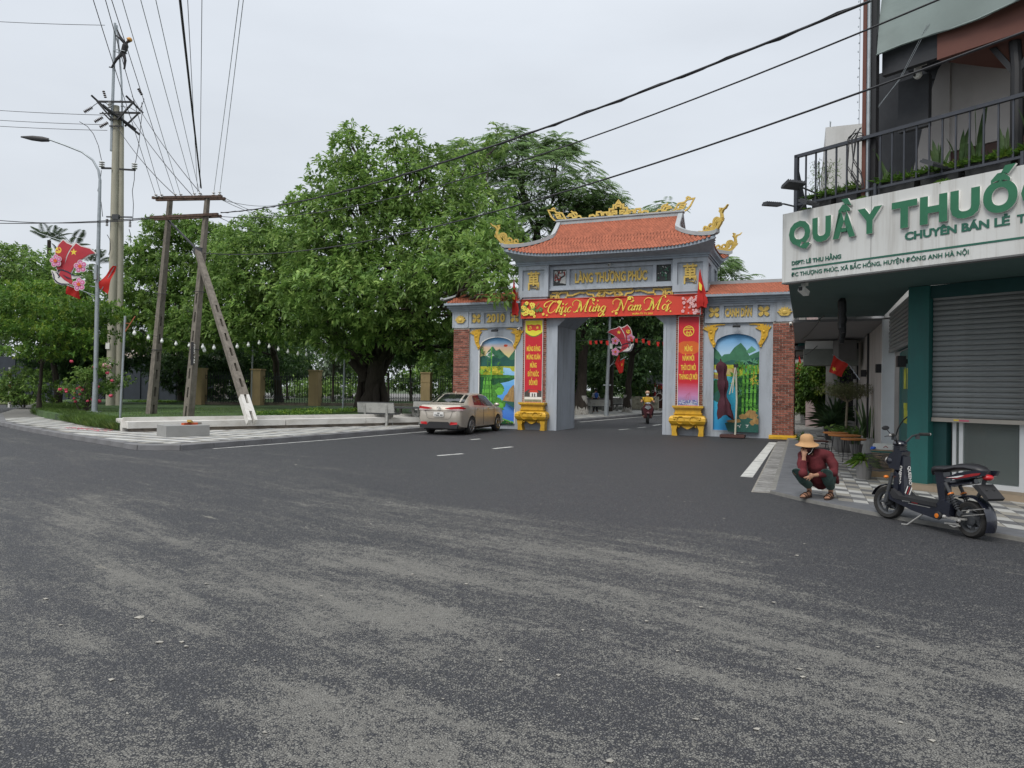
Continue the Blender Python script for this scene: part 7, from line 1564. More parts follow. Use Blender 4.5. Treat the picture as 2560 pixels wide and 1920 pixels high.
def flag_board(loc, yaw, sc_, lab, mirror=1):
 """flat cut-out board: two red flags, dove and three blossoms, each layer a painted sheet"""
 t = thing('flag_board', lab, 'decoration', loc, yaw); K = sc_*mirror
 M1 = mat('board_red', (.42,.030,.045), .5, var=.08); M2 = mat('board_white', (.66,.63,.61), .5, var=.04); M3 = mat('board_pink', (.58,.12,.30), .5, var=.25, scale=14); M4 = mat('board_navy', (.02,.025,.05), .5); M5 = mat('board_palepink', (.66,.36,.52), .5)
 # coordinates in pixels of the survey crop, scaled
 def C(P): return [((x-1260)/1000*K, (720-y)/1000*sc_) for x, y in P]
 y_ = [0.0]
 def lay(nm, P, m, th=.012, out_=.0):
  q = MB(); pp = C(P);
  if mirror < 0: pp = pp[::-1]
  q.prism(pp, y_[0]-th, y_[0]); y_[0] -= th+.001; q.build(nm, m, t)
 def fl(P): return P
 lay('back_board', [(1085,262),(1150,310),(1245,350),(1310,315),(1400,370),(1560,410),(1670,500),(1560,540),(1400,640),(1290,760),(1240,870),(1330,890),(1440,905),(1240,960),(1290,1030),(1390,1090),(1200,1050),(1080,1065),(960,1020),(915,920),(885,800),(995,830),(960,720),(935,600),(945,470),(1000,350)], M2)
 lay('flag_panel', [(1088,282),(1150,335),(1248,375),(1190,460),(1145,560),(1125,680),(1128,790),(1050,800),(1010,840),(975,720),(955,590),(965,470),(1015,360)], M1)
 lay('flag_panel', [(1315,335),(1400,388),(1550,425),(1645,500),(1540,525),(1400,620),(1290,730),(1228,850),(1250,960),(1320,1080),(1200,1020),(1100,950),(1030,880),(1060,800),(1128,800),(1135,680),(1170,560),(1230,440)], M1)
 lay('dove', [(905,815),(1000,838),(1045,900),(1130,980),(1220,1030),(1130,1048),(1020,1035),(950,975),(930,890)], M2)
 for st in ([(1012,860),(1020,805),(1080,797),(1180,830),(1280,885),(1400,903)], [(915,825),(945,890),(955,960),(1010,1015),(1080,1042),(1210,1038)], [(975,835),(1010,860),(1045,915),(1020,940)], [(1100,880),(1180,930),(1250,950)]):
  q = MB(); q.stroke(C(st), [.006*sc_]+[.02*sc_]*(len(st)-2)+[.006*sc_], y_[0]-.004, y_[0]); y_[0] -= .0045; q.build('dove_outline', M4, t)
 for (cx, cy, r_) in ((988,648,112), (1432,742,118), (1432,1055,118)):
  for k in range(5):
   A = math.pi/2+k*2*math.pi/5+.15; px, py = cx+r_*.60*math.cos(A), cy-r_*.60*math.sin(A)
   lay('petal', [(px+r_*.42*math.cos(B), py+r_*.42*math.sin(B)) for B in [2*math.pi*i/12 for i in range(12)]][::-1], M2, .004)
   lay('petal_face', [(px+r_*.34*math.cos(B), py+r_*.34*math.sin(B)) for B in [2*math.pi*i/12 for i in range(12)]][::-1], M3, .004); lay('petal_face', [(px+r_*.16*math.cos(B), py+r_*.16*math.sin(B)) for B in [2*math.pi*i/8 for i in range(8)]][::-1], M5, .003)
  lay('flower_heart', [(cx+r_*.28*math.cos(B), cy+r_*.28*math.sin(B)) for B in [2*math.pi*i/10 for i in range(10)]][::-1], M_or, .004)
 lay('star', [(1340+x, 505-z) for x, z in star_poly(0, 0, 62)], M_yel, .004)
 q = MB(); q.stroke([(x, z) for x, z in C([(1075+48*math.cos(R(a)), 475-48*math.sin(R(a))) for a in range(-130, 71, 20)])], .016*sc_, y_[0]-.004, y_[0]); q.stroke(C([(1020,495),(1120,510)]), .014*sc_, y_[0]-.0055, y_[0]-.0045); q.stroke(C([(1045,450),(1110,500)]), .015*sc_, y_[0]-.007, y_[0]-.006); q.stroke(C([(1035,465),(1075,432)]), .026*sc_, y_[0]-.0085, y_[0]-.0075); q.build('hammer_and_sickle', M_yel, t)
 return t
cpx = (1260/2074*300, 560+720/1659*240); bc = at(cpx[0], cpx[1], L0.y-.15); fb_s = 1000/2074*300/FPX*(L0.y-.15)
fbd = flag_board(bc, 0, fb_s, 'board of red flags, white dove and pink blossoms on the left street lamp')
q = MB()
for (a, b) in (((1640,510),(1700,530)), ((1550,800),(1640,805)), ((1550,1070),(1660,1090)), ((640,145),(1260,360)), ((1490,1180),(1620,1280))):
 pa = at(a[0]*300/2074, 560+a[1]*240/1659, L0.y-.10); pb_ = at(b[0]*300/2074, 560+b[1]*240/1659, L0.y-.03); q.tube([pa, pb_], .014, 5)
tag(q.build('board_bracket', M_steel), 'thin steel brackets holding the flag board to the left street lamp', 'bracket')
def cloth_flag(loc, P, m, lab, seed=1, star=None, thick=.05, group=None):
 """hanging cloth given as a ruled sheet between two edges with folds"""
 t = thing('flag', lab, 'flag', loc, 0, group); q = MB(); NU, NV = 10, 10; rs = random.Random(seed); ph = rs.uniform(0, 6); a, b, c, d = [Vector(p) for p in P]
 V = []
 for i in range(NU+1):
  for j in range(NV+1):
   u, v = i/NU, j/NV; p = (a*(1-u)+b*u)*(1-v)+(d*(1-u)+c*u)*v; V.append(p+Vector((thick*.3*math.sin(u*6+ph)*v, -thick*math.sin(u*8+v*3+ph), 0)))
 q.add(V, [(i*(NV+1)+j, i*(NV+1)+j+1, (i+1)*(NV+1)+j+1, (i+1)*(NV+1)+j) for i in range(NU) for j in range(NV)]); q.build('flag_cloth', m, t, smooth=60)
 if star is not None:
  q = MB(); u0, v0, r_ = star; sp = star_poly(u0, v0, r_); n_ = len(sp)
  for sg in (-1,):
   W = []
   for (u, v) in sp+[(u0, v0)]: p = (a*(1-u)+b*u)*(1-v)+(d*(1-u)+c*u)*v; W.append(p+Vector((thick*.3*math.sin(u*6+ph)*v, -thick*math.sin(u*8+v*3+ph)-.02, 0)))
   q.add(W, [(i, (i+1) % n_, n_) for i in range(n_)])
  q.build('star', M_yel, t)
 return t
def A4(o, pts, Y): return [at(x, y, Y)-o for x, y in pts]
o = at(240,645,L0.y); f1 = cloth_flag(o, A4(o, [(283,665),(240,715),(268,735),(290,665)], L0.y), M_red, 'drooping red flag on the right of the left street lamp', 1); q = MB(); q.tube([at(244,742,L0.y)-o, at(290,660,L0.y)-o], .016, 6); q.build('flagpole', M_steel, f1)
o = at(180,745,L0.y+.6); f1 = cloth_flag(o, A4(o, [(168,712),(198,720),(200,748),(166,735)], L0.y+.6), M_red, 'red flag hanging below the flower board on the left lamp', 2); q = MB(); q.tube([at(236,738,L0.y)-o, at(165,712,L0.y+.6)-o], .016, 6); q.build('flagpole', M_steel, f1)
o = at(135,750,46); cloth_flag(o, A4(o, [(125,738),(145,750),(150,757),(132,756)], 46), M_red, 'small distant red flag above the tiered tree', 3)
# --- thin posts with festoon bulbs
M_bulb = mat('white_bulb', (.75,.76,.74), .3)
posts = [(300,1051,.37,800,'grey festoon post with rusty bracket at the left end of the seat wall','a'), (628,1013,.37,823,'grey festoon post behind the painted brace foot','b'), (857,1027,.37,860,'grey festoon post in front of the banyan stems','c')]
PT = []
for px, py, z_, ty, lb, _ in posts:
 b_ = gp(px, py, z_); top = at(px+(12 if px == 300 else 6 if px > 700 else 5), ty-0, b_.y)
 if px == 300: top = at(313, 790, b_.y)
 t = thing('festoon_post', lb, 'post', b_, 0, 'festoon light posts'); q = MB(); r_ = .05 if b_.y < 30 else .07
 q.tube([(0,0,0), top-b_], r_*.75, 8); q.build('post', M_steel, t); tb2 = top-b_; q = MB(); h = tb2.z*.16; q.bar(tb2*.84, tb2+Vector((h*.6,0,-.0)), r_*.6, r_*.6); q.bar(tb2*.93, tb2*.93+Vector((h*.35,0,.0)), r_*.5, r_*.5); q.build('bracket', M_terra if px == 300 else M_steel, t); PT.append(top)
bulbs = [(336,833,0),(371,845,0),(405,853,0),(440,860,0),(473,864,0),(507,868,0),(535,870,0),(566,869,0),(593,867,0),(621,863,0),(511,876,1),(648,858,2),(673,867,2),(696,874,2),(720,880,2),(745,885,2),(766,887,2),(790,887,2),(810,886,2),(831,886,2),(851,881,2),(841,901,2),(873,900,2)]
gl = thing('festoon_lights', 'string of round white bulbs slung between the posts on the lawn', 'string lights', at(500,860,28))
bm_ = MB(); bm_.ell((0,0,0), (.055,.055,.065), 10, 8); bm_.tube([(0,0,.05),(0,0,.11)], .028, 8); bmm = bm_.mesh('bulb', M_bulb, 60); go = Vector(gl.location); prev = PT[0];
line_pts = [PT[0]]
for (px, py, k) in bulbs:
 Y = 26+ (px-336)/(621-336)*10 if k < 2 else 37+(px-648)/200*1.5; p = at(px, py, Y); sc2 = 1.0 if Y < 32 else 1.25
 place('bulb', bmm, gl, M=Matrix.Translation(p-go) @ Matrix.Scale(sc2*1.1, 4));
 if k != 1 and py < 895: line_pts.append(p+Vector((0,0,.13)))
q = MB(); q.tube([p-go for p in line_pts], .008, 4); q.build('cable', M_wire, gl)
# concrete kerbside block with bricks on it
c = gp(482,1092.5,.12); bl_ = thing('concrete_block', 'square concrete planter block standing on the tiled pavement in front of the seat wall', 'block', c+Vector((0,.0,0)), R(41))
q = MB(); q.box(-.72,.48,.02,.92,0,.33); q.build('block_body', mat('cement_block', (.27,.27,.26), .9, var=.12, bump=.2, dirt=((.15,.15,.14), (3,3,3), .4)), bl_)
for i, (x, y_, a, m, lb) in enumerate(((-.05,.45,.5,'orange','orange brick lying on the concrete block, left one'),(.15,.5,.1,'orange','orange brick lying on the concrete block, right one'),(.05,.42,1.0,'yel','tilted yellowish brick on top of the orange bricks'),(.30,.62,.2,'grey','flat grey tile piece on the concrete block'))):
 q = MB(); q.obox((0,0,0), (.13,.055,.03)); o = q.build('loose_brick', {'orange': mat('orange_brick', (.52,.10,.04), .8, var=.2), 'yel': mat('yellow_brick', (.45,.30,.08), .8, var=.2), 'grey': M_conc}[m]); p = bl_.matrix_basis @ Vector((x, y_, .362+(.06 if m == 'yel' else 0))); o.location = p; o.rotation_euler = (0, .25 if m == 'yel' else 0, R(41)+a); tag(o, lb, 'brick')
# iron fence
FP = [Vector((-19.5,46.2,.37)), Vector((-16.0,46.6,.37)), Vector((-12.57,47.3,.37)), Vector((-9.1,48.5,.37)), Vector((-5.75,49.8,.37)), Vector((-2.4,51.0,.37))]
M_ochre = mat('ochre_render', (.40,.30,.16), .85, var=.1, scale=1.2, dirt=((.2,.15,.09), (2,2,.5), .5)); M_iron = mat('dark_green_iron', (.012,.020,.018), .5)
fence = thing('iron_fence', 'dark iron railing fence with ochre pillars behind the banyan', 'fence', FP[2]); fo2 = Vector(FP[2])
for i, p in enumerate(FP):
 if i == 3: continue
 q = MB(); q.obox(p-fo2+Vector((0,0,1.1)), (.32,.32,1.12), Matrix.Rotation(-.15, 3, 'Z')); q.obox(p-fo2+Vector((0,0,2.24)), (.36,.36,.04), Matrix.Rotation(-.15, 3, 'Z')); q.obox(p-fo2+Vector((0,0,1.62)), (.335,.335,.015), Matrix.Rotation(-.15, 3, 'Z')); q.build('pillar', M_ochre, fence)
q = MB(); q.bar(FP[0]-fo2+Vector((0,.1,.08)), FP[2]-fo2+Vector((0,.1,.08)), .25, .22); q.bar(FP[2]-fo2+Vector((0,.1,.08)), FP[5]-fo2+Vector((0,.1,.08)), .25, .22); q.build('base_wall', M_wallb, fence)
runs = [(FP[0],FP[1]),(FP[1],FP[2]),(FP[2],FP[4]),(FP[4],FP[5])]; barq = MB(); barq.box(-.014,.014,-.014,.014,0,1.85); barq.prism([(-.02,1.85),(0,1.98),(.02,1.85)][::-1], -.012, .012); bar_me = barq.mesh('fence_bar', M_iron); nb_ = 0; ringq = MB()
for a, b in runs:
 d = b-a; L_ = d.length-.64; u = d.normalized(); n_ = int(L_/.155); s0 = a+u*.32
 for z_ in (.12,.36,1.52,1.72): q = MB(); q.bar(s0-fo2+Vector((0,0,z_+.12)), s0+u*L_-fo2+Vector((0,0,z_+.12)), .03, .03); q.build('fence_rail', M_iron, fence)
 for k in range(n_+1):
  p = s0+u*(L_*k/n_)-fo2; place('fence_bar', bar_me, fence, M=Matrix.Translation(p+Vector((0,0,.14))))
  if k < n_:
   for z_, r_ in ((.36,.062), (1.74,.062), (.56,.05)):
    c = p+u*(L_/n_/2)+Vector((0,0,z_)); ringq.tube([c+u*(r_*math.cos(A))+Vector((0,0,r_*math.sin(A))) for A in [R(k_) for k_ in range(0, 360, 45)]], .012, 4, closed=True)
ringq.build('fence_ring', M_iron, fence, kind='stuff')
# park beyond: bright grass and pale ground
M_park = mat('park_grass', (.12,.19,.05), .9, var=.4, scale=.5, col2=(.22,.25,.10)); mb = MB(); mb.add([(-40,52,.05),(3,53,.05),(22,110,.05),(-60,110,.05)], [(0,1,2,3)]); struct(mb.build('park_lawn', M_park))
# stone benches and table
M_terz = mat('terrazzo_stone', (.33,.33,.31), .7, var=.12, scale=30, dirt=((.10,.10,.095), (3,3,3), .6)); M_dkst = mat('dark_stone_slab', (.055,.057,.06), .45, var=.15)
def bench(loc, rz, lab, L_=1.35, group=None, name='stone_bench'):
 t = thing(name, lab, 'bench', loc, rz, group)
 for s in (-1, 1):
  x = s*L_*.30; q = MB(); q.prism([(-.18,0),(-.26,.0),(-.23,.1),(-.20,.40),(-.28,.82),(-.22,.84),(-.13,.46),(.20,.43),(.20,.36),(.12,.30),(.20,.06),(.25,0),(.16,0),(.08,.26),(-.10,.30),(-.14,.1)][::-1], x-.045, x+.045, ax='yz'); q.build('leg', M_terz, t)
 q = MB(); q.box(-L_/2, L_/2, -.18, .24, .44, .49); q.build('seat', M_dkst, t); q = MB(); q.prism([(-.205,.50),(-.26,.90),(-.215,.90),(-.16,.50)], -L_/2, L_/2, ax='yz'); q.build('backrest', M_terz, t)
 q = MB(); q.box(-L_/2-.01, L_/2+.01, -.27, -.20, .90, .925); q.build('back_cap', M_dkst, t); return t
wa_ = math.atan2(wu.y, wu.x)
bc1 = (gp(906,1063,.12)+gp(966,1065.5,.12))/2; bench(bc1+Vector((.1,.35,0)), R(-24), 'grey stone bench seen from behind, left of the parked car', 1.7)
t = thing('stone_table', 'stone table with dark slab top and scrolled legs beside the parked car', 'table', gp(1005,1062,.12)+Vector((.15,.3,0)), R(-20))
for s in (-.42, .42):
 q = MB(); q.prism([(-.28,0),(-.24,.18),(-.10,.30),(-.2,.42),(-.24,.66),(-.12,.66),(-.08,.48),(.08,.48),(.12,.66),(.24,.66),(.2,.42),(.10,.30),(.24,.18),(.28,0),(.16,0),(.08,.14),(-.08,.14),(-.16,0)][::-1], s-.04, s+.04, ax='yz') if 0 else q.prism([(s-.22,0),(s-.19,.18),(s-.08,.30),(s-.16,.42),(s-.19,.66),(s-.1,.66),(s-.06,.48),(s+.06,.48),(s+.1,.66),(s+.19,.66),(s+.16,.42),(s+.08,.30),(s+.19,.18),(s+.22,0),(s+.12,0),(s+.06,.14),(s-.06,.14),(s-.12,0)][::-1], -.05, .05); q.build('leg', M_terz, t)
q = MB(); q.box(-.8,.9,-.38,.38,.66,.72); q.build('table_top', M_dkst, t)
bench(gp(1045,1056,.12)+Vector((.3,.8,0)), R(160), 'dark backed stone bench behind the stone table, partly hidden by the car', 1.6)
# ================================================================= PARKED CAR
M_car = mat('champagne_car_paint', (.50,.45,.385), .3, metal=.45, var=.05, scale=2, coat=.6, dirt=((.30,.255,.20), (2,2,2.5), .5))
M_cgl = glassmat('dark_car_glass', (.012,.013,.015), .05, .8); M_tail = mat('tail_lamp_red', (.45,.012,.015), .15, spec=.7, var=.05); M_tailw = mat('tail_lamp_clear', (.55,.42,.42), .15, var=.1); M_chr = mat('chrome_trim', (.6,.6,.6), .2, metal=.9, var=.05); M_plas = mat('black_plastic', (.025,.025,.027), .6, var=.15)
cr0, cr1 = gp(1173.5,1085.9), gp(1238.6,1077.2); cdir = (cr1-cr0).normalized(); cyaw = math.atan2(cdir.y, cdir.x)
cleft = Vector((-cdir.y, cdir.x, 0)); corg = cr0-cdir*.93+cleft*.76
car = thing('parked_car', 'dusty champagne coloured sedan parked with its tail to the viewer by the gate', 'car', corg, cyaw)
ST = [(0.0,.42,.80,.66,.80,.60),(.05,.28,.96,.76,.97,.66),(.16,.22,1.02,.82,1.055,.68),(.45,.20,1.03,.85,1.075,.68),(.62,.20,1.03,.86,1.09,.66),(.95,.20,1.02,.865,1.27,.61),(1.28,.20,1.01,.865,1.415,.57),(1.6,.20,.995,.865,1.46,.565),(2.0,.20,.98,.865,1.475,.57),(2.45,.20,.965,.865,1.455,.565),(2.8,.20,.955,.86,1.38,.575),(3.1,.20,.95,.86,1.20,.62),(3.38,.20,.94,.85,1.01,.68),(3.8,.20,.90,.83,.96,.66),(4.1,.22,.84,.80,.88,.62),(4.3,.26,.74,.72,.76,.55),(4.40,.36,.60,.58,.60,.45)]
def sect(x):
 for a, b in zip(ST[:-1], ST[1:]):
  if a[0] <= x <= b[0]: t = (x-a[0])/(b[0]-a[0]); v = [p+(q-p)*t for p, q in zip(a, b)]; break
 else: v = list(ST[-1] if x > 1 else ST[0])
 _, zb, zs, w_, zr_, wr = v
 return [(0,zb),(w_*.80,zb),(w_*.97,zb+.07),(w_,zb+(zs-zb)*.45),(w_*.985,zs-.12),(w_*.95,zs),(w_*.95+(wr-w_*.95)*.5, zs+(zr_-zs)*.52),(wr+.02, zr_-.045 if zr_-zs > .1 else zr_-.01),(wr*.72, zr_-.008),(0,zr_)]
xs = sorted(set([s_[0] for s_ in ST]+[i*.11 for i in range(1, 40)])); xs = [x for x in xs if x <= 4.4]; mb = MB(); V = []
for x in xs:
 S = sect(x); ring = [(x+(.03*((y/.8)**2) if x < .1 else 0), -y, z) for y, z in S[::-1]]+[(x+(.03*((y/.8)**2) if x < .1 else 0), y, z) for y, z in S[1:-1]]; V += ring
k_ = 18; F = [(i*k_+j, i*k_+(j+1) % k_, (i+1)*k_+(j+1) % k_, (i+1)*k_+j) for i in range(len(xs)-1) for j in range(k_)]
mb.add(V, F+[tuple(range(k_-1, -1, -1)), tuple((len(xs)-1)*k_+j for j in range(k_))]); bme0 = mb.mesh('body', M_car, 35); bo = bpy.data.objects.new('body', bme0); COL.objects.link(bo)
cut = MB()
for wx in (.93, 3.48):
 for sy in (-1, 1): cut.tube([(wx, sy*.56, .31), (wx, sy*.98, .31)], .365, 28)
cme = cut.mesh('cutter', M_plas); co_ = bpy.data.objects.new('cutter', cme); COL.objects.link(co_); md = bo.modifiers.new('b', 'BOOLEAN'); md.object = co_; md.operation = 'DIFFERENCE'; md.solver = 'EXACT'
dg = bpy.context.evaluated_depsgraph_get(); dg.update(); bm2_ = bpy.data.meshes.new_from_object(bo.evaluated_get(dg), depsgraph=dg); bpy.data.objects.remove(bo); bpy.data.objects.remove(co_)
bm2_.name = 'body'; bm2_.materials.clear(); bm2_.materials.append(M_car)
try: bm2_.set_sharp_from_angle(angle=R(35))
except Exception: pass
place('body', bm2_, car)
def side_patch(x0, x1, ta, tb_, sy, off=.007, nx=10, clip=None):
 P = []
 for i in range(nx+1):
  x = x0+(x1-x0)*i/nx; S = sect(x)
  for t in (ta(x) if callable(ta) else ta, tb_(x) if callable(tb_) else tb_):
   p5, p6, p7 = S[5], S[6], S[7]; a = (p5[0]+(p6[0]-p5[0])*t*2, p5[1]+(p6[1]-p5[1])*t*2) if t < .5 else (p6[0]+(p7[0]-p6[0])*(t-.5)*2, p6[1]+(p7[1]-p6[1])*(t-.5)*2)
   P.append((x, sy*(a[0]+off), a[1]+off*.3))
 return P, [((i*2, i*2+2, i*2+3, i*2+1) if sy < 0 else (i*2+1, i*2+3, i*2+2, i*2)) for i in range(nx)]
for sy in (-1, 1):
 for (x0, x1) in ((1.20,1.94),(2.0,3.02)):
  q = MB(); q.add(*side_patch(x0, x1, .06, lambda x: min(.88, .10+max(0,(x-1.2))*3.4) if x < 1.45 else (.88 if x < 2.75 else max(.08, .88-(x-2.75)*2.6)), sy)); q.build('side_window', M_cgl, car)
 q = MB(); q.add(*side_patch(1.94, 2.0, .06, .88, sy, .009, 2)); q.build('window_pillar', M_plas, car)
 q = MB(); q.box(1.30, 1.48, sy*.865-.012, sy*.865+.012, .885, .915); q.build('door_handle', M_chr, car); q = MB(); q.box(2.30, 2.48, sy*.868-.012, sy*.868+.012, .875, .905); q.build('door_handle', M_chr, car)
 q = MB(); q.ell((2.98, sy*.98, 1.03), (.07,.11,.075), 12, 8); q.bar((3.0, sy*.80, .98), (2.98, sy*.9, 1.0), .05, .04); q.build('wing_mirror', M_car, car, smooth=60)
 for x in (1.17, 1.97, 3.02): q = MB(); q.box(x-.004, x+.004, sy*.868-.004, sy*.868+.004, .32, .96); q.build('door_gap', M_plas, car)
 # tail lamp wrapping the corner
 for (zc, m, hs, nm) in ((.905, M_tail, [.02,.07,.10,.11,.09,.02], 'tail_lamp'), (.855, M_tailw, [.0,.02,.05,.06,.04,.0], 'reversing_lamp')):
  pr = [(-.012,.24),(-.012,.42),(.02,.62),(.06,.735),(.16,.835),(.36,.868)]; P = []
  for (x, y), h in zip(pr, hs): P += [(x-.006, sy*(y+.004), zc+.02-h*.35), (x-.006, sy*(y+.004), zc+.02+h*.65)]
  q = MB(); q.add(P, [((i*2+1, i*2+3, i*2+2, i*2) if sy > 0 else (i*2, i*2+2, i*2+3, i*2+1)) for i in range(5)]);
  if nm == 'reversing_lamp': q.v = [(a-.006, b+sy*.004, c) for a, b, c in q.v]
  q.build(nm, m, car)
 q = MB(); q.add([(-.02,sy*.42,.36),(.0,sy*.70,.38),(.02,sy*.70,.45),(-.02,sy*.46,.46)], [(0,1,2,3) if sy < 0 else (3,2,1,0)]); q.v = [(a-.004, b, c) for a, b, c in q.v]; q.build('reflector', M_tail, car)
 for wx in (.93, 3.48):
  t_ = MB(); c = Vector((wx, sy*.755, .31)); M3 = Matrix.Rotation(R(90), 3, 'X'); t_.lathe([(.20,-.095),(.285,-.095),(.305,-.075),(.31,0),(.305,.075),(.285,.095),(.20,.095)], 30, c, M3); wh = t_.build('wheel', M_rubber, car, smooth=50)
  q = MB(); q.lathe([(.205,-.07),(.215,-.085),(.205,-.092),(.17,-.06),(.03,-.05),(.02,-.075),(.0,-.08)] if 0 else [(.19,-.03),(.21,.088),(.195,.094),(.185,.04),(.0,.03)], 26, c, M3 if sy < 0 else Matrix.Rotation(R(-90), 3, 'X')); q.build('rim', M_plas, wh)
  q = MB()
  for k in range(5):
   for dA in (-.16, .16): A = k*2*math.pi/5+.3; q.bar((wx+.03*math.cos(A), sy*.845, .31+.03*math.sin(A)), (wx+.185*math.cos(A+dA), sy*.838, .31+.185*math.sin(A+dA)), .03, .018)
  q.tube([(wx, sy*.82,.31),(wx, sy*.855,.31)], .035, 10); q.tube([(wx+.195*math.cos(R(a)), sy*.845, .31+.195*math.sin(R(a))) for a in range(0, 360, 20)], .012, 5, closed=True); q.build('spokes', M_chr, wh, smooth=40)
  q = MB(); q.box(wx-.34, wx+.34, sy*.50-.01, sy*.50+.01, .25, .6); q.build('wheel_well', M_plas, car)
q = MB(); P = []
for i in range(9):
 x = .68+(1.27-.68)*i/8; S = sect(x);
 for yy in (-1,-.5,0,.5,1): w_ = (S[7][0]-.035)*yy; z_ = S[9][1]-(S[9][1]-S[7][1])*abs(yy)**3*.8+.007; P.append((x-.004, w_, z_))
q.add(P, [(i*5+j, i*5+j+1, i*5+j+6, i*5+j+5)[::-1] for i in range(8) for j in range(4)]); q.build('rear_window', M_cgl, car, smooth=60)
q = MB(); P = []
for i in range(7):
 x = 2.82+(3.36-2.82)*i/6; S = sect(x)
 for yy in (-1,0,1): P.append((x+.004, (S[7][0]-.04)*yy, S[9][1]-(S[9][1]-S[7][1])*abs(yy)*.8+.007))
q.add(P, [(i*3+j, i*3+j+3, i*3+j+4, i*3+j+1)[::-1] for i in range(6) for j in range(2)]); q.build('windscreen', M_cgl, car)
q = MB(); q.prism([(-.74,.36),(-.44,.36),(-.36,.46),(.36,.46),(.44,.36),(.74,.36),(.70,.24),(-.70,.24)][::-1], -.028, .06, ax='yz'); q.build('rear_diffuser', M_plas, car)
q = MB(); q.box(.3, 4.2, -.72, .72, .17, .24); q.build('underbody', M_plas, car)
q = MB(); q.box(-.028,-.012,-.19,.19,.645,.80); q.build('number_plate', M_white, car)
def rear_text(s_, y_, z_, size, w_):
 me = text_mesh(s_, size, ext=.001, bold=.002, width=w_); me.materials.append(M_black); place('plate_lettering', me, car, M=Matrix.Translation((-.030, y_, z_)) @ Matrix.Rotation(R(-90), 4, 'Z'))
rear_text('30F', 0, .735, .06, .10); rear_text('768.98', 0, .66, .085, .32)
q = MB()
for rx, rz_, cz in ((.075,.05,.93),(.03,.048,.93),(.055,.02,.945)): q.tube([(-.016, rx*math.cos(R(a)), cz+rz_*math.sin(R(a))) for a in range(0, 360, 24)], .006, 5, closed=True)
q.build('badge', M_chr, car); q = MB(); q.box(-.014,-.004,-.60,.60,.845,.856); q.build('tailgate_line', M_plas, car)
q = MB(); q.tube([(-.006,-.52,.84),(-.012,-.44,.60),(-.014,-.36,.56),(-.014,.36,.56),(-.012,.44,.60),(-.006,.52,.84)], .005, 4); q.build('boot_gap', M_plas, car)
q = MB(); q.prism([(1.38,1.44),(1.50,1.455),(1.40,1.51)][::-1], -.012, .012); q.build('antenna_fin', M_car, car)
q = MB(); q.add([(-.014,-.55,.99),(-.014,.55,.99),(.03,.60,1.068),(.03,-.60,1.068)], [(0,3,2,1)]); q.build('boot_spoiler', M_car, car) if 0 else None
# ================================================================= SQUATTING WOMAN
def P3(px, py, cx, cy, k, d=0): return Vector(((px-cx)*k, d, (cy-py)*k))
wb_ = Vector((4.64, 11.22, .062)); wo = thing('person', 'person squatting at the kerb in tan hat, maroon shirt and green jeans', 'person', wb_, R(-22)); K_ = .0059
w3 = lambda px, py, d=0: P3(px, py, 2036, 1248, K_, d)
hd = w3(2011,1115,-.10)
aL, aR = w3(2018,1226,.02), w3(2069,1226,.02); kL, kR = w3(1988,1180,-.26), w3(2056,1178,-.28); hipL, hipR = w3(2020,1205,.22), w3(2062,1205,.22)
shL, shR = w3(2003,1141,.0), w3(2062,1141,.03); eL, eR = w3(2003,1180,-.26), w3(2074,1180,-.12); hL, hR = w3(2005,1136,-.20), w3(2022,1187,-.36)
tL, tR = w3(2003,1245,-.16), w3(2060,1250,-.16)
arm = [('t', [shL, eL+Vector((0,0,-.0)), hL], [.05,.042,.026]), ('t', [shR, eR, hR], [.05,.042,.026])]
hand = []
def fingers(h, dirs, th):
 out = [('e', h, (.036,.022,.045))]
 for i, d in enumerate(dirs): d = Vector(d); s_ = h+Vector(((-.022+.015*i), 0, .0))+d*.02; out.append(('t', [s_, s_+d*.045, s_+d*.075+Vector((0,.015,0))], [.0095,.0085,.007]))
 out.append(('t', [h, h+Vector(th)*.04, h+Vector(th)*.065], [.012,.010,.008])); return out
hand += fingers(hL, [(-.3,0,1),(-.15,0,1.05),(0,0,1.05),(.15,.0,.95)], (.8,-.1,.5)); hand += fingers(hR, [(-.9,-.1,-.35),(-.9,-.1,-.5),(-.8,-.1,-.7),(-.6,-.1,-.85)], (-.4,-.3,.6))
feet = []
for a, t_ in ((aL, tL), (aR, tR)):
 feet += [('t', [a, Vector((a.x, a.y+.03, .045)), Vector((t_.x*.5+a.x*.5, (t_.y+a.y)/2, .035)), Vector((t_.x, t_.y, .028))], [.036,.040,.040,.036])]
 for i in range(5): feet.append(('e', Vector((t_.x-.032+.016*i, t_.y-.03+.006*abs(i-1), .026)), (.009,.018,.011)))
 feet.append(('e', Vector((a.x, a.y+.05, .04)), (.035,.045,.035)))
body_from([('e', hd, (.075,.092,.105)), ('e', hd+Vector((-.01,-.086,-.005)), (.012,.02,.018)), ('e', hd+Vector((-.075,-.0,0)), (.012,.02,.03)), ('e', hd+Vector((.077,.0,0)), (.012,.02,.03)), ('t', [hd+Vector((.01,.02,-.08)), w3(2025,1138,.0)], [.05,.055]), ('t', [w3(2030,1140,.0), w3(2040,1200,.22)], [(.14,.10),(.13,.12)]),
 ('t', [hipL, kL, aL], [.085,.06,.036]), ('t', [hipR, kR, aR], [.085,.06,.036])]+arm+hand+feet, 'body', M_skin, wo, .0075, 2)
M_maroon = mat('maroon_shirt', (.095,.012,.016), .85, var=.3, scale=7, bump=.6, bscale=9); M_jean = mat('green_jeans', (.045,.085,.075), .9, var=.4, scale=6, bump=.5, bscale=12, dirt=((.12,.17,.15), (7,7,7), .5)); M_mask = mat('dark_maroon_mask', (.05,.008,.012), .85)
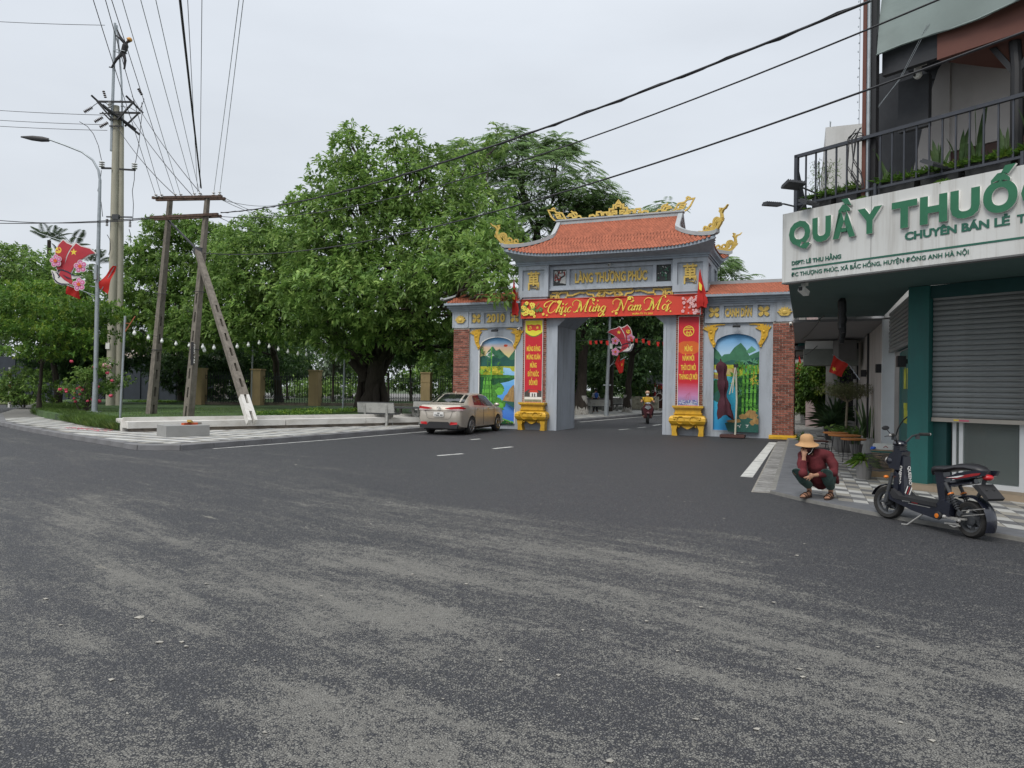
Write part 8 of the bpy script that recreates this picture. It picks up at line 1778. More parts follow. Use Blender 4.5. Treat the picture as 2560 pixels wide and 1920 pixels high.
body_from([('t', [w3(2028,1137,.0), w3(2033,1160,.04), w3(2040,1196,.16), w3(2048,1212,.26)], [(.15,.10),(.19,.135),(.19,.15),(.16,.13)]), ('e', shL, (.085,.08,.075)), ('e', shR, (.09,.085,.08)), ('t', [w3(2026,1136,-.01), (shR+w3(2034,1136,.0))/2+Vector((0,-.01,.005)), shR], [.085,.09,.085]), ('t', [w3(2022,1136,-.01), shL], [.085,.08]), ('t', [shL, (shL+eL)/2+Vector((-.02,0,-.01)), eL, (eL*.35+hL*.65)], [.07,.075,.062,.045]), ('t', [shR, (shR+eR)/2+Vector((.035,0,0)), eR+Vector((.01,0,.0)), (eR*.3+hR*.7)], [.07,.078,.068,.045]),
 ('e', eL+Vector((0,-.01,-.02)), (.07,.06,.07)), ('t', [w3(2022,1134,-.02), w3(2040,1136,.03)], [.05,.05]), ('t', [w3(2080,1195,.12), w3(2086,1212,.2)], [.05,.03])], 'shirt', M_maroon, wo, .012, 2)
body_from([('t', [hipL+Vector((-.02,.02,0)), (hipL+kL)/2, kL+Vector((0,.0,.0)), (kL+aL)/2+Vector((0,.03,0)), aL+Vector((.0,.01,.035))], [.11,.10,.078,.075,.062]), ('t', [hipR+Vector((.02,.02,0)), (hipR+kR)/2+Vector((.02,0,0)), kR, (kR+aR)/2+Vector((.0,.03,0)), aR+Vector((0,.01,.035))], [.115,.105,.082,.082,.064]), ('e', (hipL+hipR)/2+Vector((0,.03,-.02)), (.19,.13,.11))], 'jeans', M_jean, wo, .012, 2)
body_from([('e', hd+Vector((-.008,-.028,-.045)), (.070,.072,.062)), ('e', hd+Vector((.0,.01,-.075)), (.062,.06,.05))], 'face_mask', M_mask, wo, .009, 2)
q = MB(); q.ell(hd+Vector((.03,.03,-.02)), (.085,.095,.12), 14, 10); q.build('hair', mat('dark_hair', (.012,.009,.008), .6), wo, smooth=60)
q = MB()
for e_ in (-1, 1): q.ell(hd+Vector((-.012+e_*.030,-.088,.014)), (.012,.006,.006), 8, 6, None, 0); q.bar(hd+Vector((-.012+e_*.044,-.086,.034)), hd+Vector((-.012+e_*.016,-.091,.038)), .006, .008, 0)
q.build('eyes', mat('eye_dark', (.012,.01,.01), .3), wo)
M_hat = mat('tan_felt_hat', (.46,.27,.13), .85, var=.08, scale=10, bump=.2, bscale=60); q = MB(); pr = [(.165,-.020),(.168,-.014),(.150,-.004),(.120,.012),(.098,.030),(.096,.050),(.094,.085),(.082,.118),(.055,.138),(.02,.145),(.0,.146)]
V = []; n_ = 28
for r_, z_ in pr: V += [(r_*1.02*math.cos(2*math.pi*j/n_), r_*math.sin(2*math.pi*j/n_)*1.05, z_+(.012*math.sin(2*math.pi*j/n_*2+1)-.018*math.cos(2*math.pi*j/n_)**2 if r_ > .11 else 0)) for j in range(n_)]
q.add(V, [(i*n_+j, i*n_+(j+1) % n_, (i+1)*n_+(j+1) % n_, (i+1)*n_+j) for i in range(len(pr)-1) for j in range(n_)]); q.build('hat', M_hat, wo, smooth=60, M=Matrix.Translation(hd+Vector((.0,.0,.035))) @ Matrix.Rotation(R(7), 4, 'X') @ Matrix.Rotation(R(-2), 4, 'Y'))
q = MB(); q.tube([hd+Vector((.085,-.03,.04)), hd+Vector((.088,-.05,-.03)), hd+Vector((.06,-.08,-.09)), hd+Vector((.02,-.09,-.125))], .004, 5); q.build('chin_cord', M_white, wo)
M_sand = mat('brown_sandal', (.05,.028,.02), .7);
for a, t_ in ((aL, tL), (aR, tR)):
 q = MB(); d = Vector((t_.x-a.x, t_.y-a.y, 0)).normalized(); yaw = math.atan2(d.y, d.x); M3 = Matrix.Rotation(yaw, 3, 'Z'); cc = Vector(((a.x+t_.x)/2, (a.y+t_.y)/2-.01, .0)); o_ = [(x, y*.75) for x, y in [(-.15,-.03),(-.12,-.05),(.06,-.06),(.13,-.045),(.15,0),(.13,.045),(.06,.06),(-.12,.05),(-.15,.03)]]
 vv = [cc+M3 @ Vector((x, y, 0)) for x, y in o_]+[cc+M3 @ Vector((x, y, .018)) for x, y in o_]; k = len(o_); q.add(vv, [tuple(range(k-1,-1,-1)), tuple(range(k, 2*k))]+[(i, (i+1) % k, (i+1) % k+k, i+k) for i in range(k)])
 for s_ in (.02, .085): q.tube([cc+M3 @ Vector((s_, .047*math.cos(R(b)), .02+.055*math.sin(R(b))*(1.1 if s_ < .05 else .75))) for b in range(0, 181, 20)], [(.013,.006)]*10, 6)
 q.tube([cc+M3 @ Vector((-.09+.0*b, .042*math.cos(R(b)), .03+.065*math.sin(R(b)))) for b in range(0, 181, 20)], .009, 6); q.build('sandal', M_sand, wo)
# ================================================================= ELECTRIC SCOOTER
er, ef = gp(2430,1345), gp(2228,1296); ed = (ef-er).normalized(); eb = thing('electric_scooter', 'black electric scooter with red trim parked on its stand at the kerb', 'scooter', er, math.atan2(ed.y, ed.x)); WB = (ef-er).length
M_gloss = mat('gloss_navy_black', (.012,.014,.024), .22, var=.1, coat=.5, spec=.6); M_seat = mat('black_vinyl', (.02,.02,.023), .42, var=.1); M_redp = mat('red_plastic', (.30,.015,.018), .3, coat=.4); M_orp = mat('orange_lens', (.65,.18,.02), .25); M_alu = mat('scuffed_alloy', (.38,.37,.35), .4, metal=.6, var=.25, scale=20)
M90 = Matrix.Rotation(R(90), 3, 'X'); WR = .215
def wheel2(par, cx, y, r, tw, name='wheel', hub=.075, mt=M_rubber, M_=None):
 q = MB(); q.lathe([(r*.70,-tw*.8),(r*.88,-tw),(r*.97,-tw*.6),(r,0),(r*.97,tw*.6),(r*.88,tw),(r*.70,tw*.8),(r*.68,0),(r*.70,-tw*.8)], 34, (cx, y, r), M_ or M90); w_ = q.build(name, mt, par, smooth=50)
 q = MB(); q.lathe([(r*.60,-tw*.5),(r*.70,-tw*.75),(r*.705,-tw*.4),(r*.705,tw*.4),(r*.70,tw*.75),(r*.60,tw*.5),(r*.58,0),(r*.60,-tw*.5)], 26, (cx, y, r), M_ or M90); q.lathe([(hub*.6,-tw*1.1),(hub,-tw*.7),(hub,tw*.7),(hub*.6,tw*1.1)], 18, (cx, y, r), M_ or M90)
 if M_ is None:
  for k in range(6): A = k*math.pi/3+.2; q.bar((cx+hub*.8*math.cos(A), y, r+hub*.8*math.sin(A)), (cx+r*.64*math.cos(A+.25), y, r+r*.64*math.sin(A+.25)), .022, .03)
  q.lathe([(r*.40,tw*.9),(r*.42,tw*.95),(r*.42,tw*1.0),(r*.30,tw*1.0)], 20, (cx, y, r), M90)
 q.build('rim', M_dark, w_, smooth=40); return w_
wheel2(eb, 0, 0, WR, .048);
STR = Matrix.Translation((WB-.17, 0, .75)) @ Matrix.Rotation(R(14), 4, 'Z') @ Matrix.Translation((-(WB-.17), 0, -.75))     # front end turned a little left
fk = bpy.data.objects.new('steering', None) if 0 else None
def fpart(q, name, m, **k): return q.build(name, m, eb, M=STR, **k)
def fwheel():
 q = MB(); r, tw, cx = WR, .048, WB; q.lathe([(r*.70,-tw*.8),(r*.88,-tw),(r*.97,-tw*.6),(r,0),(r*.97,tw*.6),(r*.88,tw),(r*.70,tw*.8),(r*.68,0),(r*.70,-tw*.8)], 34, (cx,0,r), M90); w_ = fpart(q, 'wheel', M_rubber, smooth=50)
 q = MB(); q.lathe([(r*.60,-tw*.5),(r*.70,-tw*.75),(r*.705,tw*.4),(r*.70,tw*.75),(r*.60,tw*.5),(r*.58,0),(r*.60,-tw*.5)], 26, (cx,0,r), M90); q.lathe([(.03,-.06),(.05,-.03),(.05,.03),(.03,.06)], 16, (cx,0,r), M90)
 for k in range(5): A = k*1.2566; q.bar((cx+.04*math.cos(A),0,r+.04*math.sin(A)), (cx+r*.64*math.cos(A),0,r+r*.64*math.sin(A)), .026, .026)
 q.lathe([(.085,.055),(.09,.058),(.09,.062),(.06,.062)], 20, (cx,0,r), M90); q.build('rim', M_dark, w_, smooth=40)
fwheel()
q = MB()
for s in (-1, 1): q.tube([(WB,s*.075,WR),(WB-.05,s*.075,.42),(WB-.09,s*.065,.60)], .022, 8); q.tube([(WB-.01,s*.078,WR+.02),(WB-.035,s*.078,.34)], .030, 8)
q.tube([(WB-.09,0,.58),(WB-.17,0,.98)], .028, 10); q.bar((WB-.10,-.09,.60), (WB-.10,.09,.60), .04, .04); fpart(q, 'front_fork', M_dark, smooth=40)
q = MB(); fen = [(WB+.235*math.cos(R(a)), .0, WR+.235*math.sin(R(a))) for a in range(20, 171, 12)]; q.tube(fen, [(.055,.012)]*len(fen), 10); fpart(q, 'front_mudguard', M_gloss, smooth=50)
q = MB(); q.prism([(WB-.20,.66),(WB-.06,.68),(WB-.02,.76),(WB-.06,.86),(WB-.16,.93),(WB-.24,.90)][::-1], -.085, .085); q.ell((WB-.06,0,.77), (.085,.10,.075), 14, 10); q.ell((WB-.15,0,1.00), (.085,.085,.045), 14, 8); q.box(WB-.19,WB-.11,-.06,.06,.90,1.0)
for k in range(4): q.box(WB-.205,WB-.095,-.07,.07,.915+k*.022,.925+k*.022)
fpart(q, 'headlamp_cowl', M_gloss, smooth=40)
q = MB(); q.ell((WB+.01,0,.77), (.03,.07,.05), 12, 8); fpart(q, 'headlamp', M_alu, smooth=60)
q = MB()
for s in (-1, 1): q.tube([(WB-.16,s*.03,.96),(WB-.17,s*.09,1.02),(WB-.20,s*.17,1.10),(WB-.24,s*.26,1.125),(WB-.28,s*.36,1.125)], .013, 8)
hb = fpart(q, 'handlebar', M_black, smooth=40)
for s in (-1, 1):
 q = MB(); q.tube([(WB-.24,s*.26,1.125),(WB-.29,s*.385,1.125)], .021, 10, 0); q.ell((WB-.295,s*.392,1.125), .018, 8, 6, None, 1); q.build('grip', [M_rubber, M_alu], hb); q = MB(); q.tube([(WB-.21,s*.22,1.12),(WB-.17,s*.33,1.10)], .007, 6); q.box(WB-.25,WB-.21,s*.235-.02,s*.235+.02,1.06,1.11); q.build('brake_lever', M_dark, hb)
q = MB(); q.tube([(WB-.20,.24,1.12),(WB-.16,.29,1.20)], .006, 6); q.ell((WB-.16,.30,1.21), (.012,.075,.03), 12, 8); q.build('mirror', M_black, hb)
# leg shield / column, text
q = MB(); q.prism([(WB-.30,.33),(WB-.20,.33),(WB-.19,.62),(WB-.22,.84),(WB-.27,.84),(WB-.28,.60)][::-1], -.055, .055); q.prism([(WB-.12,.40),(WB-.2,.33),(WB-.22,.60),(WB-.15,.66)], -.08, .08); q.build('steering_column_cover', M_gloss, eb)
q = MB(); q.stroke([(WB-.285,.38),(WB-.245,.44)], .02, .0, .0) if 0 else None;
me_ = text_mesh('QUEENO', .062, ext=.001, bold=.001, width=.24); me_.materials.append(M_white)
place('column_lettering', me_, eb, M=Matrix.Translation((WB-.245, .062, .60)) @ Matrix.Rotation(R(180), 4, 'Z') @ Matrix.Rotation(R(-82), 4, 'Y')); me_ = text_mesh('QUEENO', .062, ext=.001, bold=.001, width=.24); me_.materials.append(M_white); place('column_lettering', me_, eb, M=Matrix.Translation((WB-.30, 0, .60)) @ Matrix.Rotation(R(-90), 4, 'Z') @ Matrix.Rotation(R(84), 4, 'Y'))
for k, (y0, m) in enumerate(((-.03, M_white), (.0, M_redp), (.03, M_white))): q = MB(); q.obox((WB-.303, y0, .40+.01*k), (.002,.006,.05), Matrix.Rotation(.4, 3, 'X')); q.build('column_stripe', m, eb)
# floorboard, battery case
q = MB(); q.prism([(.40,.30),(WB-.18,.30),(WB-.12,.36),(WB-.16,.42),(WB-.28,.345),(.42,.345)][::-1], -.13, .13); q.build('floorboard', M_plas, eb)
q = MB(); q.prism([(.22,.20),(.40,.155),(.80,.20),(WB-.14,.26),(WB-.08,.36),(WB-.14,.32),(.40,.30),(.34,.36),(.20,.36)][::-1] if 0 else [(.20,.36),(.34,.40),(.42,.325),(WB-.14,.325),(WB-.07,.37),(WB-.10,.27),(.80,.19),(.42,.15),(.22,.20)], -.115, .115); q.build('battery_case', M_gloss, eb)
q = MB(); q.box(.50, .86, .116, .119, .268, .276, 0); q.box(.70,.80,.1192,.1205,.285,.300,1); q.build('case_stripe', [M_alu, M_redp], eb); me_ = text_mesh('QUEENO', .035, ext=.001, width=.13); me_.materials.append(M_white); place('case_lettering', me_, eb, M=Matrix.Translation((.90,.1195,.285)) @ Matrix.Rotation(R(180), 4, 'Z'))
q = MB(); q.lathe([(.045,0),(.05,.012),(.045,.03),(.0,.034)], 16, (.36,.115,.20), Matrix.Rotation(R(-90), 3, 'X')); q.build('pivot_cap', M_plas, eb); q = MB(); q.lathe([(.028,0),(.028,.008),(0,.01)], 14, (.36,.15,.20), Matrix.Rotation(R(-90), 3, 'X')); q.build('orange_reflector', M_orp, eb)
# seat tube, seat, tail
q = MB(); q.prism([(.34,.36),(.44,.36),(.50,.66),(.52,.72),(.38,.72),(.36,.60)][::-1], -.05, .05); q.tube([(.30,0,.60),(-.05,0,.66)], .03, 8); q.bar((.34,-.06,.55), (-.04,-.06,.64), .03, .02); q.bar((.34,.06,.55), (-.04,.06,.64), .03, .02); q.build('seat_frame', M_gloss, eb)
q = MB(); sp_pts = [(.58,.72),(.54,.76),(.44,.775),(.30,.79),(.14,.83),(0,.845),(-.12,.83),(-.20,.80)]; wds = [.03,.075,.095,.105,.125,.125,.10,.05]; V = []; n_ = 14
for (x, z_), w_ in zip(sp_pts, wds): V += [(x, w_*math.cos(2*math.pi*j/n_), z_-.03+(.045 if math.sin(2*math.pi*j/n_) > 0 else .035)*math.sin(2*math.pi*j/n_)) for j in range(n_)]
q.add(V, [(i*n_+j, (i+1)*n_+j, (i+1)*n_+(j+1) % n_, i*n_+(j+1) % n_) for i in range(len(sp_pts)-1) for j in range(n_)]+[tuple(range(n_)), tuple((len(sp_pts)-1)*n_+j for j in range(n_-1,-1,-1))]); q.build('saddle', M_seat, eb, smooth=60)
for s in (-1, 1):
 q = MB(); q.prism([(.30,.66),(.12,.735),(-.10,.79),(-.27,.80),(-.24,.74),(-.05,.69),(.10,.655)][::-1] if s < 0 else [(.30,.66),(.12,.735),(-.10,.79),(-.27,.80),(-.24,.74),(-.05,.69),(.10,.655)][::-1], s*.085-.02, s*.085+.02); q.build('tail_fairing', M_gloss, eb)
 q = MB(); q.prism([(.28,.665),(.10,.70),(-.10,.755),(-.22,.775),(-.20,.75),(-.04,.705),(.12,.668)][::-1], s*.107-.003, s*.107+.003); q.build('fairing_flash', M_redp, eb)
 q = MB(); q.prism([(.26,.672),(.14,.69),(.10,.70),(.16,.69)][::-1] if 0 else [(.27,.662),(.05,.715),(.0,.72),(.1,.685)][::-1], s*.111-.002, s*.111+.002); q.build('fairing_flash', M_white, eb)
 # shocks with springs
 a, b = Vector((.30,s*.09,.60)), Vector((.08,s*.09,.27)); q = MB(); q.tube([a, a.lerp(b,.35)], .020, 8, 0); q.tube([a.lerp(b,.3), b], .012, 8, 0); q.tube([b+Vector((0,-.02,0)), b+Vector((0,.02,0))], .03, 10, 0)
 hel = []
 for i in range(61): t_ = i/60; c = a.lerp(b, .36+.5*t_); A = t_*2*math.pi*7; u = (b-a).normalized(); v1 = Vector((0,1,0)); v2 = u.cross(v1); hel.append(c+v1*.03*math.cos(A)+v2*.03*math.sin(A))
 q.tube(hel, .006, 5, 0); q.build('shock_absorber', M_dark, eb, smooth=40); q = MB(); c = a.lerp(b, .35); q.tube([c, c+(b-a).normalized()*.016], .034, 12); q.build('orange_collar', M_orp, eb)
q = MB(); q.tube([(-.17,.0,.70),(-.12,0,.55),(-.06,0,.46)], .022, 8); q.build('fender_stay', M_dark, eb)
q = MB(); q.ell((-.21,0,.72), (.05,.065,.035), 12, 8); q.build('tail_lamp', M_tail, eb, smooth=60)
q = MB(); q.prism([(-.10,.62),(-.17,.64),(-.33,.50),(-.30,.47)][::-1], -.11, .11); q.ell((-.24,-.05,.585), .014, 8, 6); q.ell((-.24,.05,.585), .014, 8, 6); q.build('plate_bracket', M_plas, eb)
q = MB(); fen = [(.27*math.cos(R(a)), 0, WR+.265*math.sin(R(a))) for a in range(60, 215, 12)]; q.tube(fen, [(.072,.014)]*len(fen), 10); q.build('rear_mudguard', M_gloss, eb, smooth=50)
q = MB()
for z_ in (.0,.06): q.bar((.06,.08,WR+.03+z_), (-.235,.07,WR+.10+z_), .015, .01)
q.bar((.36,.085,.19), (0,.085,WR), .035, .02); q.bar((.36,-.085,.19), (0,-.085,WR), .035, .02); q.bar((.30,.11,.20), (.05,.12,.19), .018, .018); q.bar((.26,.13,.13), (.06,.13,.15), .016, .016); q.ell((.28,.12,.2), .024, 8, 6); q.ell((.06,.12,.19), .02, 8, 6); q.tube([(.20,.12,.12),(.10,.15,.11),(.02,.15,.14)], .012, 6); q.build('swing_arm', M_alu, eb)
q = MB(); ks = eb.matrix_basis.inverted() @ gp(2268,1314); q.tube([(.62,.07,.20), ks+Vector((0,0,.012)), ks+Vector((.07,.02,.008))], .011, 8); q.build('kickstand', M_alu, eb)
for s in (-1, 1):
 q = MB(); q.ell((WB-.03,s*.10,.56), (.03,.035,.022), 10, 8); fpart(q, 'indicator', M_orp if s > 0 else M_redp, smooth=60); q = MB(); q.obox((WB-.03,s*.08,.34), (.012,.006,.04)); fpart(q, 'fork_reflector', mat('pale_reflector', (.5,.5,.3), .3))
q = MB(); bx, bz = WB+.14, .62     # wire basket
for k in range(13):
 u = k/12
 for (x0, x1, y0, y1) in ((bx-.11,bx+.11,-.16,-.16),(bx-.11,bx+.11,.16,.16)): xx = x0+(x1-x0)*u; q.tube([(xx,y0,bz+.22),(bx+(xx-bx)*.75,y0*.75,bz)], .0025, 4)
 yy = -.16+.32*u
 for xx in (bx-.11,bx+.11): q.tube([(xx,yy,bz+.22),(bx+(xx-bx)*.75,yy*.75,bz)], .0025, 4)
for k in range(7):
 z_ = bz+.22*k/6; f_ = .75+.25*k/6; q.tube([(bx+.11*f_*a, .16*f_*b, z_) for a, b in ((-1,-1),(1,-1),(1,1),(-1,1))], .0028 if k < 6 else .006, 4, closed=True)
for k in range(9): y = -.12+.03*k; q.tube([(bx-.08,y,bz),(bx+.08,y,bz)], .0025, 4)
fpart(q, 'basket', M_black)
# ================================================================= FOLDED PARASOL BY THE RIGHT NICHE
def GWp(a, v, z=0): return GM @ Vector((a, v, z))
M_bur = mat('burgundy_canvas', (.060,.016,.026), .85, var=.25, scale=5, bump=.5, bscale=12); M_cream = mat('cream_pole', (.52,.50,.40), .5)
pu = GWp(4.68,-.45); pr_ = thing('folded_parasol', 'folded burgundy cantilever parasol with cream pole on a brown base before the right niche', 'parasol', pu, R(-22.5))
q = MB(); q.box(-.42,.42,-.32,.32,.03,.12); q.build('base', mat('brown_base', (.08,.035,.03), .6), pr_)
for (x, y) in ((-.36,-.27),(.36,-.27),(-.36,.27),(.36,.27)): q = MB(); q.lathe([(.03,0),(.03,.03)], 8, (x,y,0)); q.build('castor', M_black, pr_)
q = MB(); q.tube([(.08,0,.1),(.12,0,1.3),(.08,0,2.55)], .033, 8); q.tube([(.08,-.05,2.5),(-.12,-.08,1.55)], .022, 6); q.tube([(.05,-.05,2.5),(-.02,-.08,1.6)], .018, 6); q.build('pole', M_cream, pr_); q = MB(); q.box(-.0,.16,-.06,.06,2.5,2.62); q.build('hinge', M_black, pr_)
q = MB(); K = 22; n_ = 24; V = []
for i in range(K+1):
 t = i/K; z = 2.82-2.0*t; cx = -.45+.05*math.sin(t*4)+.22*t*t
 w_ = [.02,.13,.17,.15,.12,.13,.16,.17,.15,.12,.10,.13,.17,.21,.24,.26][min(15, int(t*15.99))]
 for j in range(n_):
  A = 2*math.pi*j/n_; rr_ = w_*(1+.2*math.sin(6*A+t*5)+.1*math.sin(3*A)); zz = z-(.18*max(0, t-.8)/.2*(.5+.5*math.sin(2*A+1)))
  V.append((cx+rr_*math.cos(A), -.05+rr_*.7*math.sin(A), zz))
q.add(V, [(i*n_+j, (i+1)*n_+j, (i+1)*n_+(j+1) % n_, i*n_+(j+1) % n_) for i in range(K) for j in range(n_)]+[tuple(range(n_))]); q.build('canopy', M_bur, pr_, smooth=50)
# ================================================================= RIDER, WALKER AND STREET THROUGH THE ARCH
rc = gp(1619.6,1060); mo = thing('motor_scooter', 'maroon motor scooter ridden towards the archway', 'motorcycle', rc, R(-8)); M_mar = mat('maroon_plastic', (.10,.02,.025), .3, coat=.5)
M0 = Matrix.Rotation(R(90), 3, 'Y')
for y in (.0, 1.25):
 q = MB(); q.lathe([(.16,-.05),(.25,-.05),(.28,0),(.25,.05),(.16,.05)], 20, (0,y,.28), M0); q.build('wheel', M_rubber, mo, smooth=50)
q = MB(); q.prism([(-.14,.34),(-.22,.62),(-.26,.80),(-.14,.98),(0,1.04),(.14,.98),(.26,.80),(.22,.62),(.14,.34)][::-1], .06, .32); q.ell((0,-.02,.52), (.09,.3,.08), 12, 8); q.box(-.20,.20,.3,1.0,.26,.36); q.ell((0,1.0,.66), (.17,.5,.15), 14, 8); q.build('fairing', M_mar, mo, smooth=40)
q = MB(); q.prism([(-.16,.80),(0,.70),(.16,.80),(.10,.90),(-.10,.90)][::-1], .03, .06); q.ell((0,.08,1.0), (.16,.05,.05), 10, 6); q.build('headlamp', M_chr, mo); q = MB(); q.tube([(-.34,.3,1.04),(0,.2,1.02),(.34,.3,1.04)], .018, 6); q.build('handlebar', M_black, mo)
for s in (-1, 1): q = MB(); q.tube([(s*.2,.24,1.05),(s*.28,.2,1.2)], .008, 5); q.ell((s*.30,.2,1.23), (.06,.02,.04), 8, 6); q.build('mirror', M_black, mo)
rd_ = thing('person', 'rider in yellow top, white mask and pale helmet on the maroon scooter', 'person', rc+Vector((0,.0,0)), R(-8)); J2 = [Vector((0,.92,.84)), Vector((0,.82,1.12)), Vector((0,.80,1.32)), Vector((0,.78,1.44))]
arms2 = [('t', [Vector((s*.19,.8,1.26)), Vector((s*.30,.62,1.08)), Vector((s*.32,.32,1.06))], [.055,.045,.03]) for s in (-1, 1)]+[('e', Vector((s*.32,.30,1.06)), (.04,.04,.03)) for s in (-1, 1)]; legs2 = [('t', [Vector((s*.12,.9,.80)), Vector((s*.24,.5,.72)), Vector((s*.2,.55,.38)), Vector((s*.2,.42,.36))], [.09,.07,.05,.04]) for s in (-1, 1)]
body_from([('t', J2, [.15,.17,.06,.07]), ('e', (0,.78,1.47), (.08,.09,.11))]+arms2+legs2, 'body', M_skin, rd_, .018, 2)
body_from([('t', J2[:3], [.18,.20,.10]), ('e', (-.17,.8,1.24), (.09,.09,.07)), ('e', (.17,.8,1.24), (.09,.09,.07)), ('t', [Vector((-.2,.8,1.24)), Vector((-.29,.68,1.12))], [.075,.065]), ('t', [Vector((.2,.8,1.24)), Vector((.29,.68,1.12))], [.075,.065])], 'top', mat('yellow_shirt', (.55,.34,.03), .8, var=.15), rd_, .02, 2)
body_from([('t', l[1][:3], [.105,.085,.065]) for l in legs2], 'trousers', mat('dark_trousers', (.05,.03,.035), .8), rd_, .02, 2)
q = MB(); q.ell((0,.79,1.53), (.115,.13,.10), 14, 8); q.build('helmet', mat('peach_helmet', (.50,.30,.2), .35), rd_, smooth=60); q = MB(); q.ell((0,.70,1.43), (.07,.035,.055), 12, 8); q.build('face_mask', M_white, rd_, smooth=60)
wk = gp(1488,1031,.12); wkt = thing('person', 'walker with blue backpack seen from behind under the street trees', 'person', wk, R(15)); hd2 = Vector((.04,0,1.50))
legs3 = [('t', [Vector((-.08,0,.82)), Vector((-.12,-.12,.45)), Vector((-.17,-.02,.08)), Vector((-.18,-.16,.04))], [.085,.06,.045,.035]), ('t', [Vector((.08,0,.82)), Vector((.13,.12,.45)), Vector((.20,.16,.08)), Vector((.20,.02,.04))], [.085,.06,.045,.035])]
body_from([('e', hd2, (.08,.09,.11)), ('t', [Vector((0,0,.82)), Vector((.01,0,1.1)), Vector((.02,0,1.34)), hd2], [.13,.14,.07,.06]), ('t', [Vector((.17,0,1.28)), Vector((.22,.04,1.0)), Vector((.2,.1,.78))], [.05,.04,.03]), ('t', [Vector((-.15,0,1.28)), Vector((-.2,.04,1.0)), Vector((-.2,.1,.78))], [.05,.04,.03])]+legs3, 'body', M_skin, wkt, .018, 2)
body_from([('t', [Vector((0,0,.95)), Vector((.01,0,1.1)), Vector((.02,0,1.3))], [.15,.165,.13]), ('t', [Vector((.17,0,1.28)), Vector((.22,.04,1.02))], [.065,.055]), ('t', [Vector((-.15,0,1.28)), Vector((-.2,.04,1.02))], [.065,.055])], 'shirt', mat('pale_shirt', (.45,.47,.5), .8), wkt, .02, 2)
body_from([('t', l[1][:3], [.11,.085,.065]) for l in legs3]+[('t', [Vector((0,0,.8)), Vector((0,0,.98))], [.16,.15])], 'trousers', mat('black_trousers', (.02,.02,.025), .85), wkt, .02, 2)
q = MB(); q.ell((0,-.17,1.15), (.14,.10,.20), 12, 8); q.build('backpack', mat('blue_nylon', (.03,.10,.38), .6), wkt, smooth=60); q = MB(); q.ell(hd2+Vector((0,-.01,.02)), (.095,.10,.115), 12, 8); q.build('hair', M_black, wkt, smooth=60)
l2 = gp(1515.6,1040,.12); L2z = lambda py: at(1519,py,l2.y).z-l2.z; lamp2 = thing('street_lamp', 'grey street lamp post seen through the archway carrying a flag board', 'street lamp', l2)
q = MB(); q.tube([(0,0,0),(.02,0,1.2)], [.14,.13], 10); q.tube([(.02,0,1.2),(.12,0,4.5),(.16,0,9)], [.11,.09,.07], 10); q.tube([(-.2,0,L2z(963)),(.25,0,L2z(963))], .03, 5); q.build('pole', M_steel, lamp2, smooth=50); q = MB(); q.box(.14,.3,-.12,0,L2z(872),L2z(859)); q.build('control_box', M_white, lamp2)
k2 = 1000/1487*260/FPX*l2.y/1.0; c2x = at(1550,850,l2.y-.2); flag_board(c2x+Vector((.05,0,-.02)), 0, k2*.50, 'board of red flags, dove and blossoms seen through the archway', -1)
for (P, lb, st) in (([(1548,885),(1537,908),(1549,935),(1553,930)], 'red flag hanging below the board seen through the archway, left one', None), ([(1561,897),(1548,905),(1551,935),(1557,930)], 'red flag with yellow star seen through the archway, right one', (.45,.35,.18))):
 o = at(1550,905,l2.y-.1); f_ = cloth_flag(o, A4(o, P, l2.y-.1), M_red, lb, 3, st, .04); q = MB(); q.tube([at(1521,922 if st is None else 916,l2.y)-o, at(*((1537,900) if st is None else (1566,892)), l2.y-.1)-o], .015, 5); q.build('flagpole', M_steel, f_)
bt = thing('flag_bunting', 'string of small red flags hung across the street beyond the archway', 'bunting', at(1560,850,40)); bo_ = Vector(bt.location); q = MB()
q.tube([at(x, y, 40)-bo_ for x, y in ((1440,852),(1480,851),(1530,848),(1580,845),(1625,848),(1665,855))], .008, 4); q.build('string', M_wire, bt)
for i, x in enumerate((1476,1490,1503,1518,1579,1591,1608,1622,1645,1660)): q = MB(); y = 852-(5 if 1520 < x < 1610 else 0)+(3 if x > 1640 else 0); h = rng.uniform(8,12); q.add([at(a, b, 40)-bo_ for a, b in ((x-3.5,y),(x+3.5,y-.5),(x+3+rng.uniform(-1,1),y+h),(x-2.5,y+h-2))], [(0,1,2,3)]); q.build('pennant', M_red, bt)
for i, (px, py, rz) in enumerate(((1470,1031,-20),(1500,1030,-20),(1530,1029,-20),(1555,1028,-22))): bench(gp(px, py, .12)+Vector((0,1.2,0)), R(rz+180), 'stone bench under the street trees beyond the archway, %s' % ['beside the first lime washed trunk','behind the walker','behind the lamp post','beside the leaning trunk'][i], 1.7, 'stone benches beyond the archway')
bench(gp(1452,1040,.12)+Vector((1.5,4,0)), R(-20), 'stone bench half hidden behind the first lime washed trunk', 1.5)
q = MB(); c = gp(1600,1026,.12); q.obox(c+Vector((.3,1.0,.55)), (1.3,.15,.5), Matrix.Rotation(-.4,3,'Z')); tag(q.build('painted_wall', mat('mottled_wall', (.35,.33,.26), .9, var=.6, scale=3)), 'low mottled wall behind the rider', 'wall')
sp0 = gp(1637,1025,.12); zz = lambda py: at(1637,py,sp0.y).z-sp0.z; ts = thing('traffic_sign', 'back of a square grey traffic sign on a red and white striped post', 'sign', sp0)
for k in range(6): q = MB(); q.tube([(0,0,zz(1025-k*11.5)), (0,0,zz(1025-(k+1)*11.5))], .07, 8); q.build('post_band', M_redp if k % 2 else M_white, ts)
